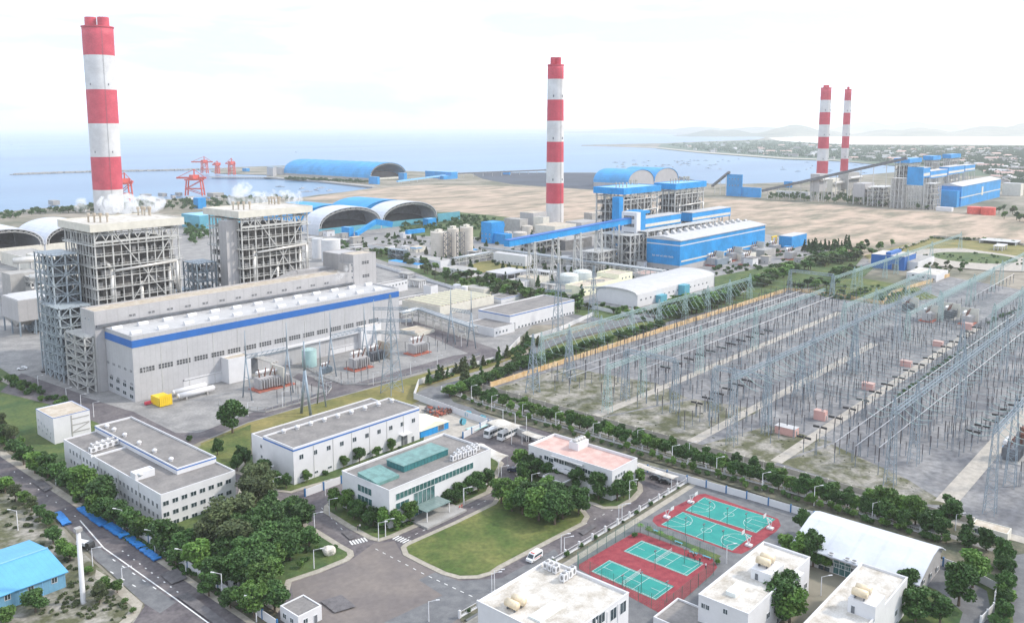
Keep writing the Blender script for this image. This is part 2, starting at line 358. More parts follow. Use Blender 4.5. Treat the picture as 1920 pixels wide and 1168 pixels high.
# access road on the left
sheet('roadside_scrub',[(-200,830),(0,846),(30,872),(470,1168),(600,1260),(300,1260),(250,1168),(272,1136),(180,1050),(105,972),(0,892),(-200,800)],M['soil'],'weedy verge of the access road')
sheet('roadside_scrub',[(0,850),(30,866),(480,1168),(560,1230),(640,1180),(520,1110),(330,1020),(120,890),(60,840),(0,800)],M['soil'],'shrubby strip between road and compound wall')
sheet('waste_ground',[(-300,800),(0,894),(105,974),(130,1010),(170,1050),(270,1136),(250,1170),(150,1300),(-300,1300)],M['scrub'],'dry scrub ground beside the access road')
sheet('access_road',[(-300,700),(-100,785),(0,847),(28,866),(250,1018),(470,1168),(560,1230),(520,1300),(230,1300),(250,1168),(272,1136),(262,1112),(180,1052),(150,1010),(105,972),(0,891),(-300,740)],M['road'],'wide paved access road')
sheet('road_patch',[(152,990),(190,1030),(330,1130),(300,1150),(268,1130),(183,1052),(150,1012)],M['asph'],'grey asphalt lay-by lane')
sheet('footpath',[(0,846),(12,848),(250,1010),(480,1168),(560,1225),(545,1228),(468,1172),(245,1020),(0,856)],M['kerb'],'pale footpath along the access road')
sheet('footpath',[(180,1068),(230,1098),(268,1132),(262,1150),(245,1168),(200,1200),(195,1195),(232,1160),(248,1138),(215,1110),(178,1084)],M['kerb'],'pale kerb path around the road corner')
def stripe_line(a,b,w,name='road_marking',label=None,m='line'):
    (x0,y0),(x1,y1)=P(*a),P(*b); d=Vector((x1-x0,y1-y0)); d.normalize(); p=Vector((-d.y,d.x))*w/2
    sheet(name,[(x0-p.x,y0-p.y),(x1-p.x,y1-p.y),(x1+p.x,y1+p.y),(x0+p.x,y0+p.y)],M[m],label,world=True)
stripe_line((150,976),(195,1028),.35); stripe_line((195,1028),(325,1120),.35); stripe_line((325,1120),(420,1190),.35)
def dashes(a,b,n,ln,w,name='road_marking'):
    s=mb(); (x0,y0),(x1,y1)=P(*a),P(*b); d=Vector((x1-x0,y1-y0)); Ln=d.length; d.normalize(); p=Vector((-d.y,d.x))*w/2
    LAY[0]+=1; z=.03+LAY[0]*.005
    for i in range(n):
        t=(i+.5)/n*Ln; c0=Vector((x0,y0))+d*(t-ln/2); c1=c0+d*ln
        s.quad((c0.x-p.x,c0.y-p.y,z),(c1.x-p.x,c1.y-p.y,z),(c1.x+p.x,c1.y+p.y,z),(c0.x+p.x,c0.y+p.y,z))
    o=s.build(name,M['line']); o['kind']='structure'
dashes((225,1030),(420,1175),16,.7,.35); dashes((20,880),(150,975),8,.7,.3); dashes((200,1068),(262,1105),3,1.6,.3); dashes((205,1045),(300,1110),5,1.6,.3)
BT=[((107,964),(126,986),2.4),((150,955),(170,970),2.2),((171,968),(196,988),2.8),((201,986),(236,1009),3.0),((241,1010),(266,1030),2.4),((268,1032),(296,1052),2.2)]
# ---- office compound
sheet('compound_road',[(300,985),(440,880),(470,868),(610,905),(800,800),(870,790),(1000,800),(1290,908),(1060,1045),(860,1160),(860,1300),(560,1300),(520,1150),(440,1100)],M['road'],'dark block paved roads of the office compound')
sheet('compound_road',[(340,850),(400,868),(470,900),(520,930),(560,945),(640,915),(640,935),(580,965),(500,960),(430,915)],M['road'],'paved road behind the dormitory block')
sheet('compound_plaza',[(662,1048),(700,1020),(740,1015),(752,1038),(830,1078),(870,1090),(940,1085),(870,1145),(860,1300),(600,1300),(560,1180),(545,1092),(640,1062)],M['plaza'],'brown block paved plaza')
sheet('road_patch',[(785,1088),(815,1074),(862,1090),(940,1085),(1000,1052),(1040,1030),(1050,1045),(940,1110),(860,1160),(740,1240),(700,1240),(720,1168),(830,1117)],M['asph'],'grey asphalt patch in the plaza')
def island(pts,m,label,kw=1.6,m2='kerb'):
    w_=PP(pts); n=len(w_); cx=sum(p[0] for p in w_)/n; cy=sum(p[1] for p in w_)/n
    LAY[0]+=2; z=.03+LAY[0]*.005
    s=mb(); s.poly(w_,z+.12,.2); struct(s.build('footpath',M[m2]),'pale stone kerb path round the '+label)
    # inset
    ins=[]; area=sum(w_[i][0]*w_[(i+1)%n][1]-w_[(i+1)%n][0]*w_[i][1] for i in range(n)); sg=1 if area>0 else -1
    for i in range(n):
        a,bb,c=Vector(w_[i-1]),Vector(w_[i]),Vector(w_[(i+1)%n]); d1=(bb-a).normalized(); d2=(c-bb).normalized()
        nrm=Vector((-d1.y,d1.x))+Vector((-d2.y,d2.x))
        if nrm.length<1e-3: nrm=Vector((-d1.y,d1.x))
        nrm.normalize(); ins.append(tuple(bb+nrm*kw*sg))
    SURF.append((w_,z+.12)); SURF.append((ins,z+.16)); s=mb(); s.poly(ins,z+.16); struct(s.build('lawn',M[m]),label); return z+.16
island([(751,1028),(757,1022),(765,1018),(850,980),(922,945),(950,905),(1000,895),(1060,922),(1095,955),(1106,970),(1098,984),(1042,1013),(942,1066),(925,1078),(897,1086),(860,1087),(830,1079),(790,1060),(756,1042)],'grass','big grass lawn with a clump of trees')
island([(606,962),(608,950),(620,940),(641,930),(830,880),(920,850),(945,870),(920,925),(842,962),(787,987),(737,1009),(710,1017),(690,1012),(650,990),(622,972)],'grassd','planted bed around the office building',1.8)
island([(300,985),(445,930),(450,915),(520,935),(560,975),(600,997),(640,1022),(662,1034),(664,1043),(655,1052),(600,1075),(547,1092),(540,1120),(520,1150),(440,1100),(330,1010)],'grassd','wooded island left of the plaza',1.8)
island([(440,888),(480,900),(512,922),(545,926),(580,915),(640,898),(800,845),(800,810),(560,850),(470,850)],'grassd','grass strip around the service building',1.5)
island([(960,880),(968,893),(990,905),(1050,935),(1110,948),(1130,956),(1162,955),(1192,938),(1206,922),(1204,910),(1190,895),(1100,850),(990,850)],'grassd','planted bed round the pink roofed building',1.8)
sheet('scrap_yard',[(785,760),(860,772),(915,800),(860,822),(845,830),(785,825)],M['path'],'bare storage yard with scrap')
# zebra crossings
def zebra(a,b,n,ln,wd):
    (x0,y0),(x1,y1)=P(*a),P(*b); d=Vector((x1-x0,y1-y0)); Ln=d.length; d.normalize(); p=Vector((-d.y,d.x))
    LAY[0]+=1; z=.05+LAY[0]*.005; s=mb()
    for i in range(n):
        c=Vector((x0,y0))+d*((i+.5)/n*Ln); q=[c-d*wd/2-p*ln/2,c+d*wd/2-p*ln/2,c+d*wd/2+p*ln/2,c-d*wd/2+p*ln/2]
        s.quad(*[(v.x,v.y,z) for v in q])
    o=s.build('zebra_crossing',M['line']); o['kind']='structure'
zebra((656,1020),(688,1012),6,2.6,.5); zebra((740,1008),(768,1019),6,2.6,.5)
dashes((700,1028),(800,1080),7,1.2,.22); dashes((760,1012),(915,938),12,1.0,.2); dashes((600,950),(655,1008),6,1.2,.2); dashes((1000,1035),(1200,930),12,1.0,.2); dashes((800,1080),(890,1122),6,1.2,.25)
# path and bed along the compound fence, then sports ground
sheet('sports_ground',[(1290,905),(1330,908),(1530,968),(1560,1000),(1500,1060),(1400,1120),(1340,1168),(1260,1300),(1000,1300),(870,1160),(880,1150),(1060,1048)],M['asph'],'grey asphalt around the sports courts')
sheet('fence_bed',[(860,1150),(1060,1040),(1285,905),(1296,908),(1070,1048),(865,1168)],M['soil'],'narrow planted bed along the fence')
sheet('footpath',[(1296,908),(1306,911),(1080,1055),(880,1180),(868,1172),(1072,1048)],M['kerb'],'pale footpath beside the courts')
# courts
za=sheet('tennis_court_surface',[(1187,1001),(1200,1000),(1337,1050),(1345,1065),(1335,1078),(1255,1150),(1240,1153),(1085,1068),(1085,1060)],M['courtred'],'dark red apron of the fenced courts')
sheet('court_surface',[(1223,978),(1227,970),(1312,928),(1322,927),(1459,974),(1464,987),(1455,998),(1403,1034),(1390,1040),(1375,1038),(1258,994),(1233,988)],M['courtred'],'red apron of the open basketball courts')
COURTS=[]
def court(px4,kind):
    w_=PP(px4); sheet('playing_surface',w_,M['turq'],'turquoise playing surface',world=True)
    LAY[0]+=1; z=.05+LAY[0]*.005; s=mb()
    o,u,v=Vector(w_[0]),Vector(w_[1])-Vector(w_[0]),Vector(w_[3])-Vector(w_[0])   # u along width(X), v along length
    U,V=u.length,v.length; u.normalize(); v.normalize()
    def ln(a,b,w=.085):
        A=o+u*a[0]*U+v*a[1]*V; Bq=o+u*b[0]*U+v*b[1]*V; d=(Bq-A).normalized(); p=Vector((-d.y,d.x))*w/2
        s.quad(*[(q.x,q.y,z) for q in (A-p,Bq-p,Bq+p,A+p)])
    def rect(a0,b0,a1,b1):
        ln((a0,b0),(a1,b0)); ln((a1,b0),(a1,b1)); ln((a1,b1),(a0,b1)); ln((a0,b1),(a0,b0))
    def arc(ca,cb,r,t0,t1,n=20):
        for i in range(n):
            q=[]
            for k in (i,i+1):
                t=t0+(t1-t0)*k/n; q.append((ca+r*math.cos(t)/U, cb+r*math.sin(t)/V))
            ln(*q)
    rect(.02,.01,.98,.99)
    if kind=='b':
        ln((.02,.5),(.98,.5)); arc(.5,.5,V*.065,0,2*math.pi)
        for e,sg in ((.01,1),(.99,-1)):
            arc(.5,e+sg*.04,U*.42,0,math.pi*sg,24); rect(.38,min(e,e+sg*.2),.62,max(e,e+sg*.2)); arc(.5,e+sg*.2,U*.12,0,math.pi*sg)
    else:
        for k in (.06,.94): ln((k,.01),(k,.99))
        ln((.02,.5),(.98,.5)); ln((.02,.35),(.98,.35)); ln((.02,.65),(.98,.65)); ln((.5,.35),(.5,.65)); ln((.02,.06),(.98,.06)); ln((.02,.94),(.98,.94)); ln((.5,.06),(.5,.2)); ln((.5,.8),(.5,.94))
    o2=s.build('court_lines',M['line']); o2['kind']='structure'; o2['label']='white court lines'
    COURTS.append((w_,kind))
court([(1284,958),(1320,933.5),(1454,975),(1418,1001)],'b')
court([(1239,985),(1280,961),(1411,1006),(1373,1034)],'b')
court([(1108,1073),(1142.5,1051.5),(1263.8,1101),(1229,1127)],'t')
court([(1169,1035),(1203,1015),(1319,1057),(1288,1082)],'t')
sheet('lawn',[(1208,994),(1215,990),(1352,1044),(1345,1052)],M['grassd'],'narrow grass strip between the courts')
# east road, pink path strips, ground along outer wall
sheet('outer_road',[(780,738),(810,725),(830,732),(900,775),(1010,815),(1290,895),(1530,968),(1650,1010),(1760,1050),(1880,1120),(1860,1180),(1800,1168),(1770,1090),(1520,985),(1285,905),(1010,822),(890,778),(790,752)],M['asph'],'grey perimeter road outside the compound wall')
sheet('outer_verge',[(830,722),(920,735),(1280,838),(1640,940),(1920,1020),(2100,1080),(2100,1140),(1920,1090),(1860,1085),(1650,1000),(1290,886),(1010,806),(850,755)],M['soil'],'planted verge with rows of trees')
sheet('outer_verge_path',[(900,749),(1290,862),(1640,966),(1860,1036),(1865,1030),(1640,957),(1290,853),(905,741)],M['gravel'],'worn path between the tree rows')
sheet('gatehouse_ground',[(1770,1090),(1850,1075),(1920,1100),(1920,1300),(1560,1300),(1640,1150)],M['grassd'],'grass around the sports hall')
sheet('gatehouse_road',[(1700,1085),(1760,1060),(1850,1110),(1862,1168),(1820,1230),(1780,1230),(1805,1150),(1760,1110)],M['asph'],'drive beside the sports hall')
sheet('gatehouse_road',[(1870,1050),(1920,1040),(2100,1060),(2100,1300),(1870,1300),(1900,1168),(1890,1100)],M['asph'],'road outside the east gate')
# switchyard
sheet('switchyard_ground',[(920,728),(1480,546),(1560,556),(1650,572),(1780,520),(2000,560),(2300,640),(2300,1100),(1920,1020),(1640,940),(1290,838)],M['switch'],'pale grey gravel switchyard')
sheet('switchyard_scrub',[(930,728),(1060,690),(1230,720),(1290,748),(1100,790)],M['scrub'],'patchy grass at the switchyard corner')
sheet('switchyard_scrub',[(1105,790),(1300,750),(1430,770),(1300,832)],M['scrub'],'scrubby gravel between switchyard roads')
sheet('switchyard_scrub',[(1310,838),(1440,800),(1560,830),(1450,872)],M['scrub'],'scrubby gravel by the pink hut')
sheet('switchyard_scrub',[(1460,870),(1560,835),(1700,900),(1780,950),(1700,945)],M['scrub'],'grassy gravel at the switchyard edge')
sheet('perimeter_strip',[(905,732),(920,727),(1292,833),(1640,934),(1930,1012),(1930,1024),(1640,944),(1290,843),(903,737)],M['path'],'pale strip inside the switchyard wall')
VPA=(2397.3,237.7)
def strip(name,a,bx,w,m,label):
    x0,y0=P(*a); x1=solve(lambda q:proj(x0+q,y0,0)[0]-bx,0,3000)+x0
    sheet(name,[(x0,y0-w/2),(x1,y0-w/2),(x1,y0+w/2),(x0,y0+w/2)],M[m],label,world=True)
strip('switchyard_road',(1118,781),1575,4.2,'path','first pale road through the switchyard')
strip('switchyard_road',(1290,834),1640,4.2,'path','second pale road through the switchyard')
strip('switchyard_road',(1455,868),1830,4.2,'path','third pale road past the pink huts')
strip('switchyard_road',(1772,945),1990,6.0,'path','wide pale road by the transformers')
strip('perimeter_road',(905,722),1470,6,'asph','perimeter road along the ochre wall')
# green area north of the switchyard
sheet('lawn',[(995,668),(1040,650),(1200,606),(1245,600),(1250,606),(1130,655),(1020,690),(985,690)],M['grass'],'lawn under the first gantry')
sheet('perimeter_road',[(985,668),(1010,645),(1200,590),(1250,575),(1260,590),(1060,640),(1010,662),(985,690),(960,706),(880,725),(840,745),(800,748),(806,732),(830,722),(900,705),(950,694)],M['asph'],'curved grey road beside the white wall')
sheet('lawn',[(1240,585),(1330,572),(1420,540),(1560,500),(1640,500),(1620,520),(1480,546),(1250,604)],M['grassd'],'green belt before the switchyard')
sheet('lawn',[(1340,520),(1440,500),(1560,470),(1620,480),(1600,505),(1440,545),(1340,545)],M['grassd'],'green belt behind the warehouse')
sheet('garden_lawn',[(1505,548),(1600,520),(1720,540),(1760,560),(1650,572),(1560,560)],M['grass'],'garden lawn with clipped bushes')
sheet('park_lawn',[(1620,480),(1750,446),(1900,456),(1960,470),(1960,490),(1800,470),(1650,500)],M['grassy'],'enclosed park grounds')
sheet('park_path',[(1690,480),(1730,468),(1800,466),(1900,480),(1960,492),(1960,512),(1850,508),(1760,500)],M['path'],'sandy path round the pond')
s=mb(); cx_,cy_=P(1826,484); LAY[0]+=1; zz=.03+LAY[0]*.005
s.poly([(cx_+math.cos(t)*34,cy_+math.sin(t)*34) for t in [i*2*math.pi/40 for i in range(40)]],zz); struct(s.build('pond',M['grassd']),'dark oval bed in the park')
sheet('service_lawn',[(870,502),(900,492),(1000,480),(1000,500),(960,512),(900,512)],M['grassy'],'small grass plot by the low white building')

for pts_ in ([(60,905),(78,900),(100,916),(84,924)],[(300,1080),(332,1068),(352,1086),(322,1098)],[(330,1120),(352,1112),(440,1180),(420,1186)],[(640,1000),(652,996),(668,1010),(656,1014)],[(960,1088),(985,1074),(998,1080),(975,1094)],[(1085,1000),(1110,985),(1118,990),(1094,1006)],[(600,1130),(640,1118),(668,1140),(628,1152)]):
    sheet('road_patch',pts_,mat('patch_asphalt',(.125,.118,.122),.9,.2,.5),'dark repair patch in the paving')
# ================================================================ building helpers
def walls(b,par=.8,t=.3,z0=None):
    s=mb(); z=b.z if z0 is None else z0; T=b.t
    s.box(b.x0,b.y0,z,b.x1,b.y1,T-par)
    if par>.05:
        s.box(b.x0,b.y0,T-par,b.x1,b.y0+t,T); s.box(b.x0,b.y1-t,T-par,b.x1,b.y1,T)
        s.box(b.x0,b.y0+t,T-par,b.x0+t,b.y1-t,T); s.box(b.x1-t,b.y0+t,T-par,b.x1,b.y1-t,T)
    return s
def ring(b,z0,z1,out=.06,back=True):
    s=mb(); a=out
    s.box(b.x0-a,b.y0-a,z0,b.x1+a,b.y0,z1); s.box(b.x0-a,b.y0,z0,b.x0,b.y1,z1)
    if back: s.box(b.x1,b.y0,z0,b.x1+a,b.y1,z1); s.box(b.x0-a,b.y1,z0,b.x1+a,b.y1+a,z1)
    return s
def house(name,label,cat,b,wall='white',roof='roofgrey',par=.8,band=None,bz=(.9,.35),group=None,cap=None,parent=None):
    T=parent or thing(name,label,cat,(b.x0,b.y0,b.z),group)
    walls(b,par).build('wall',M[wall],T)
    s=mb(); t=.3 if par>.05 else -.15
    s.box(b.x0+t,b.y0+t,b.t-par+.01,b.x1-t,b.y1-t,b.t-par+.08); s.build('roof',M[roof],T)
    if band: ring(b,b.t-bz[0]-bz[1],b.t-bz[0]).build('band',M[band],T)
    if cap: ring(b,b.t-.12,b.t+.06,.08).build('coping',M[cap],T)
    return T
WC={}
def wmesh(face,w,h,kind):
    k=(face,round(w,2),round(h,2),kind)
    if k in WC: return WC[k]
    s=mb(); f=.1
    def bx(u0,z0,u1,z1,d):
        if face=='R': s.box(u0,-d,z0,u1,.05,z1)
        else: s.box(-d,u0,z0,.05,u1,z1)
    if kind in('win','rib'):
        s.k=1; bx(-w/2,-h/2,w/2,h/2,.03)
        s.k=0
        bx(-w/2-f,-h/2-f,w/2+f,-h/2,.10); bx(-w/2-f,h/2,w/2+f,h/2+f,.09)
        bx(-w/2-f,-h/2,-w/2,h/2,.08); bx(w/2,-h/2,w/2+f,h/2,.08)
        nm=1 if kind=='win' else max(1,int(w/1.6))
        for i in range(1,nm+1):
            u=-w/2+w*i/(nm+1); bx(u-.04,-h/2,u+.04,h/2,.07)
        ms=[M['frame'],M['glass']]
    elif kind=='lou':
        s.k=1; bx(-w/2,-h/2,w/2,h/2,.04); s.k=0
        n=max(2,int(w/1.3))
        for i in range(n+1):
            u=-w/2+w*i/n; bx(u-.12,-h/2,u+.12,h/2,.1)
        bx(-w/2,-.07,w/2,.07,.08)
        ms=[M['grey'],M['louvre']]
    elif kind=='door':
        s.k=1; bx(-w/2,-h/2,w/2,h/2,.05); s.k=0; bx(-w/2-f,-h/2,-w/2,h/2,.1); bx(w/2,-h/2,w/2+f,h/2,.1); bx(-w/2-f,h/2,w/2+f,h/2+f,.1); ms=[M['frame'],M['steeld']]
    elif kind=='glass':
        s.k=1; bx(-w/2,-h/2,w/2,h/2,.05); s.k=0
        n=max(2,int(w/1.5))
        for i in range(n+1):
            u=-w/2+w*i/n; bx(u-.05,-h/2,u+.05,h/2,.1)
        bx(-w/2,-h/2-.08,w/2,-h/2,.11); bx(-w/2,h/2,w/2,h/2+.08,.11)
        ms=[M['frame'],M['glassg']]
    me=bpy.data.meshes.new('window'); me.from_pydata(s.v,[],s.f)
    for m in ms: me.materials.append(m)
    me.polygons.foreach_set('material_index',s.m); me.update(); WC[k]=me; return me
def win(T,b,face,u,z,w,h,kind='win',name=None):
    o=bpy.data.objects.new(name or ('door' if kind=='door' else 'louvre' if kind=='lou' else 'window'),wmesh(face,w,h,kind)); COL.objects.link(o)
    o0=Vector(T['_o'])
    p=Vector((u,b.y0,z)) if face=='R' else Vector((b.x0,u,z))
    o.location=p-o0; o.parent=T; return o
def wrow(T,b,face,pa,pb,n,w,h,kind='win',skip=()):
    f=(lambda q:RY(q[0],q[1],b.y0)) if face=='R' else (lambda q:RX(q[0],q[1],b.x0))
    a,c=f(pa),f(pb)
    for i in range(n):
        if i in skip: continue
        t=i/(n-1) if n>1 else 0
        win(T,b,face,a[0]+(c[0]-a[0])*t,a[1]+(c[1]-a[1])*t,w,h,kind)
def roofvent(T,x,y,z,r=.9,name='roof_vent'):
    s=mb(); s.lathe(x,y,[(r*.75,z),(r*.75,z+r*.6),(r,z+r*.75),(r*.95,z+r*1.2),(r*.5,z+r*1.6),(.05,z+r*1.7)],12); return s.build(name,M['white'],T,smooth=True)
def acunit(T,x,y,z,w=1.6,d=1.2,h=1.5):
    o=bpy.data.objects.new('ac_unit',AC); COL.objects.link(o); o.location=Vector((x,y,z))-Vector(T['_o']); o.parent=T; o.scale=(w/1.6,d/1.2,h/1.5); return o
s=mb(); s.k=0; s.box(-.8,-.6,.15,.8,.6,1.4); s.k=1; s.cyl((0,0,1.4),(0,0,1.52),.48,n=12); s.cyl((0,-.6,.8),(0,-.63,.8),.42,n=12); s.cyl((-.8,0,.8),(-.83,0,.8),.36,n=12); s.k=0
for i in (-.7,.6):
    for j in (-.55,.45): s.box(i,j,0,i+.1,j+.1,.15)
AC=bpy.data.meshes.new('ac_unit'); AC.from_pydata(s.v,[],s.f); AC.materials.append(M['white']); AC.materials.append(M['concdark']); AC.polygons.foreach_set('material_index',s.m)
def lattice(s,x,y,z0,z1,w0,w1,n,leg=.22,br=.1):
    """square lattice tower: four legs, horizontals and diagonals"""
    def c(t): 
        w_=(w0+(w1-w0)*t)/2; z=z0+(z1-z0)*t
        return [(x-w_,y-w_,z),(x+w_,y-w_,z),(x+w_,y+w_,z),(x-w_,y+w_,z)]
    a=c(0)
    for i in range(n):
        d=c((i+1)/n)
        for k in range(4):
            s.beam(a[k],d[k],leg); m_=(k+1)%4
            s.beam(d[k],d[m_],br)
            if (i+k)%2: s.beam(a[k],d[m_],br)
            else: s.beam(a[m_],d[k],br)
        a=d
def truss(s,a,b,w,h,n,ch=.18,br=.09):
    a=Vector(a); b=Vector(b); d=(b-a).normalized(); p=d.cross(Vector((0,0,1))).normalized()*w/2; q=Vector((0,0,h/2))
    L_=[[a+(b-a)*i/n+p*i1+q*j1 for i in range(n+1)] for i1,j1 in((-1,-1),(1,-1),(1,1),(-1,1))]
    for k in range(4): s.beam(L_[k][0],L_[k][n],ch)
    for i in range(n):
        for k in range(4):
            m_=(k+1)%4
            if i%2: s.beam(L_[k][i],L_[m_][i+1],br)
            else: s.beam(L_[m_][i],L_[k][i+1],br)

# ================================================================ 1 the big grey turbine hall
b=B(254,754,631,196,747); TH_=b
T=thing('turbine_hall','huge grey turbine hall with a blue band and white roof ventilators','industrial building',(b.x0,b.y0,0))
walls(b,.9,.5).build('wall',M['grey'],T)
s=mb(); s.box(b.x0+.5,b.y0+.5,b.t-.89,b.x1-.5,b.y1-.5,b.t-.75); s.build('roof',M['rooflight'],T)
zb=RY(251,654,b.y0)[1]; zt=RY(251,645,b.y0)[1]
zb=RY(500,604,b.y0)[1]; zt=RY(500,592,b.y0)[1]
ring(b,zb,zt,.15,False).build('blue_band',M['blued'],T)
wrow(T,b,'R',(276,692),(700,601),16,6.6,2.1,'lou')
wrow(T,b,'R',(272,694),(272,694),1,1.6,1.7,'lou')
for dz,pts in ((0,((203,679),(246,696),5)),(1,((198,700),(247,720),5))): wrow(T,b,'L',pts[0],pts[1],pts[2],2.4,.9,'lou')
wrow(T,b,'L',(209,708),(247,728),4,3.2,1.6); wrow(T,b,'L',(209,722),(247,743),4,3.2,1.6)
for row,yy,x0,x1,n_ in ((0,(b.y0+ (b.y1-b.y0)*.22),.03,.93,12),(1,(b.y0+(b.y1-b.y0)*.80),.02,.97,13)):
    for i in range(n_):
        x=b.x0+(b.x1-b.x0)*(x0+(x1-x0)*i/(n_-1))
        s=mb(); s.box(x-2,yy-.9,b.t-.8,x+2,yy+.9,b.t-.1); s.cyl((x-2.2,yy,b.t-.1),(x+2.2,yy,b.t-.1),1.1,n=12); s.build('roof_ventilator',M['white'],T)
for i in range(1,12):
    x=b.x0+(b.x1-b.x0)*i/12; s=mb(); s.box(x-.12,b.y0-.1,0,x+.12,b.y0,b.t-.3); s.build('downpipe',M['steel'],T)
# roller door and lower ledge on the long face
d0=RY(471,700,b.y0)[0]; d1=RY(484,700,b.y0)[0]; s=mb(); s.box(d0,b.y0-.12,0,d1,b.y0,7.5); s.build('door',M['steeld'],T)
e0=RY(480,664,b.y0); e1=RY(672,622,b.y0); s=mb(); s.box(e0[0],b.y0-1.6,e0[1]-.4,e1[0],b.y0,e0[1]+.5); s.build('ledge',M['white'],T)
# annexes standing against the long face
def annex(name,label,xn,yb,yt,xl,xr,wall='white',roof='roofgrey',y1=None,cat='annex',**k):
    q=B(xn,yb,yt,xl,xr); 
    if y1 is not None: q.y1=y1
    return q,house(name,label,cat,q,wall,roof,**k)
q,T2=annex('annex_block','low long white annex left of the white stair block, against the grey hall',345,732,712,341,421,y1=b.y0-.02,par=.5)
q,T2=annex('stair_block','white stair block against the grey hall, first from the yellow container',430,720,674,416,470,roof='tan',y1=b.y0-.02,par=.5)
q,T2=annex('stair_block','white stair block against the far end of the grey hall, behind the lattice mast',678,655,614,673,715,roof='tan',y1=b.y0-.02,par=.5)
q,T2=annex('annex_block','low white annex between the green tank and the far stair block',600,660,648,595,672,y1=b.y0-.02,par=.4)
# bunker bay behind
x0,z_=RY(176,585,b.y1+.3); zt=RY(176,585,b.y1+.3)[1]
bb=Bx(x0,b.y1+.3,RY(664,500,b.y1+.3)[0],b.y1+14,0,zt)
T=thing('bunker_bay','long grey bunker bay rising behind the turbine hall roof','industrial building',(bb.x0,bb.y0,0))
walls(bb,.7,.5).build('wall',M['greypanel'],T)
s=mb(); s.box(bb.x0+.5,bb.y0+.5,bb.t-.69,bb.x1-.5,bb.y1-.5,bb.t-.6); s.build('roof',M['tan'],T)
wrow(T,bb,'R',(248,591),(612,531),13,3.2,.9,'lou')
wrow(T,bb,'L',(160,597),(167,599),2,.9,1.0)
s=mb(); s.box(bb.x0+.4,bb.y0-1.2,b.t+.5,bb.x1-1,bb.y0,b.t+1.5); s.build('ledge',M['steeld'],T)
# stair tower end block at the left end
q=Bx(b.x0-9,b.y1+.3,b.x0-.3,b.y1+16,0,bb.t-9)
# transfer tower at right end
tx=RY(664,560,bb.y0)[0]; tt=RY(664,494,bb.y0)[1]; tx2=RY(706,560,bb.y0)[0]
q1=Bx(tx,bb.y0-.2,tx2,bb.y0+11,0,RY(671,477,bb.y0)[1])
T=thing('transfer_tower','grey conveyor transfer tower at the end of the long grey bay','tower',(q1.x0,q1.y0,0))
walls(q1,.5).build('wall',M['greypanel'],T); s=mb(); s.box(q1.x0+.3,q1.y0+.3,q1.t-.49,q1.x1-.3,q1.y1-.3,q1.t-.4); s.build('roof',M['tan'],T)
q2=Bx(q1.x0-.3,q1.y1,q1.x1-.2,q1.y1+16,0,q1.t-.6); walls(q2,.4).build('rear_block',M['greypanel'],T)
q3=Bx(q1.x0-2.5,q1.y0+.5,q1.x0,q1.y1-.5,0,tt); walls(q3,.4).build('side_block',M['greypanel'],T)
wrow(T,q1,'R',(685,492),(685,492),1,5,1.6,'lou'); wrow(T,q1,'R',(686,517),(686,517),1,5,1.6,'lou')
wrow(T,q3,'L',(660,497),(661,532),4,1,1.2)
# inclined gallery joining the tower
s=mb(); zg=q2.t-9; s.beam((q2.x0-58,q2.y1-4,zg-11),(q2.x0-22,q2.y1-4,zg-1),5,4.5); s.beam((q2.x0-22,q2.y1-4,zg-1),(q2.x0,q2.y1-4,zg-1.5),5,4.5)
o=s.build('conveyor_gallery',M['greypanel'],loc=(q2.x0-58,q2.y1-4,0)); tag(o,'grey enclosed conveyor gallery climbing to the transfer tower','conveyor gallery')
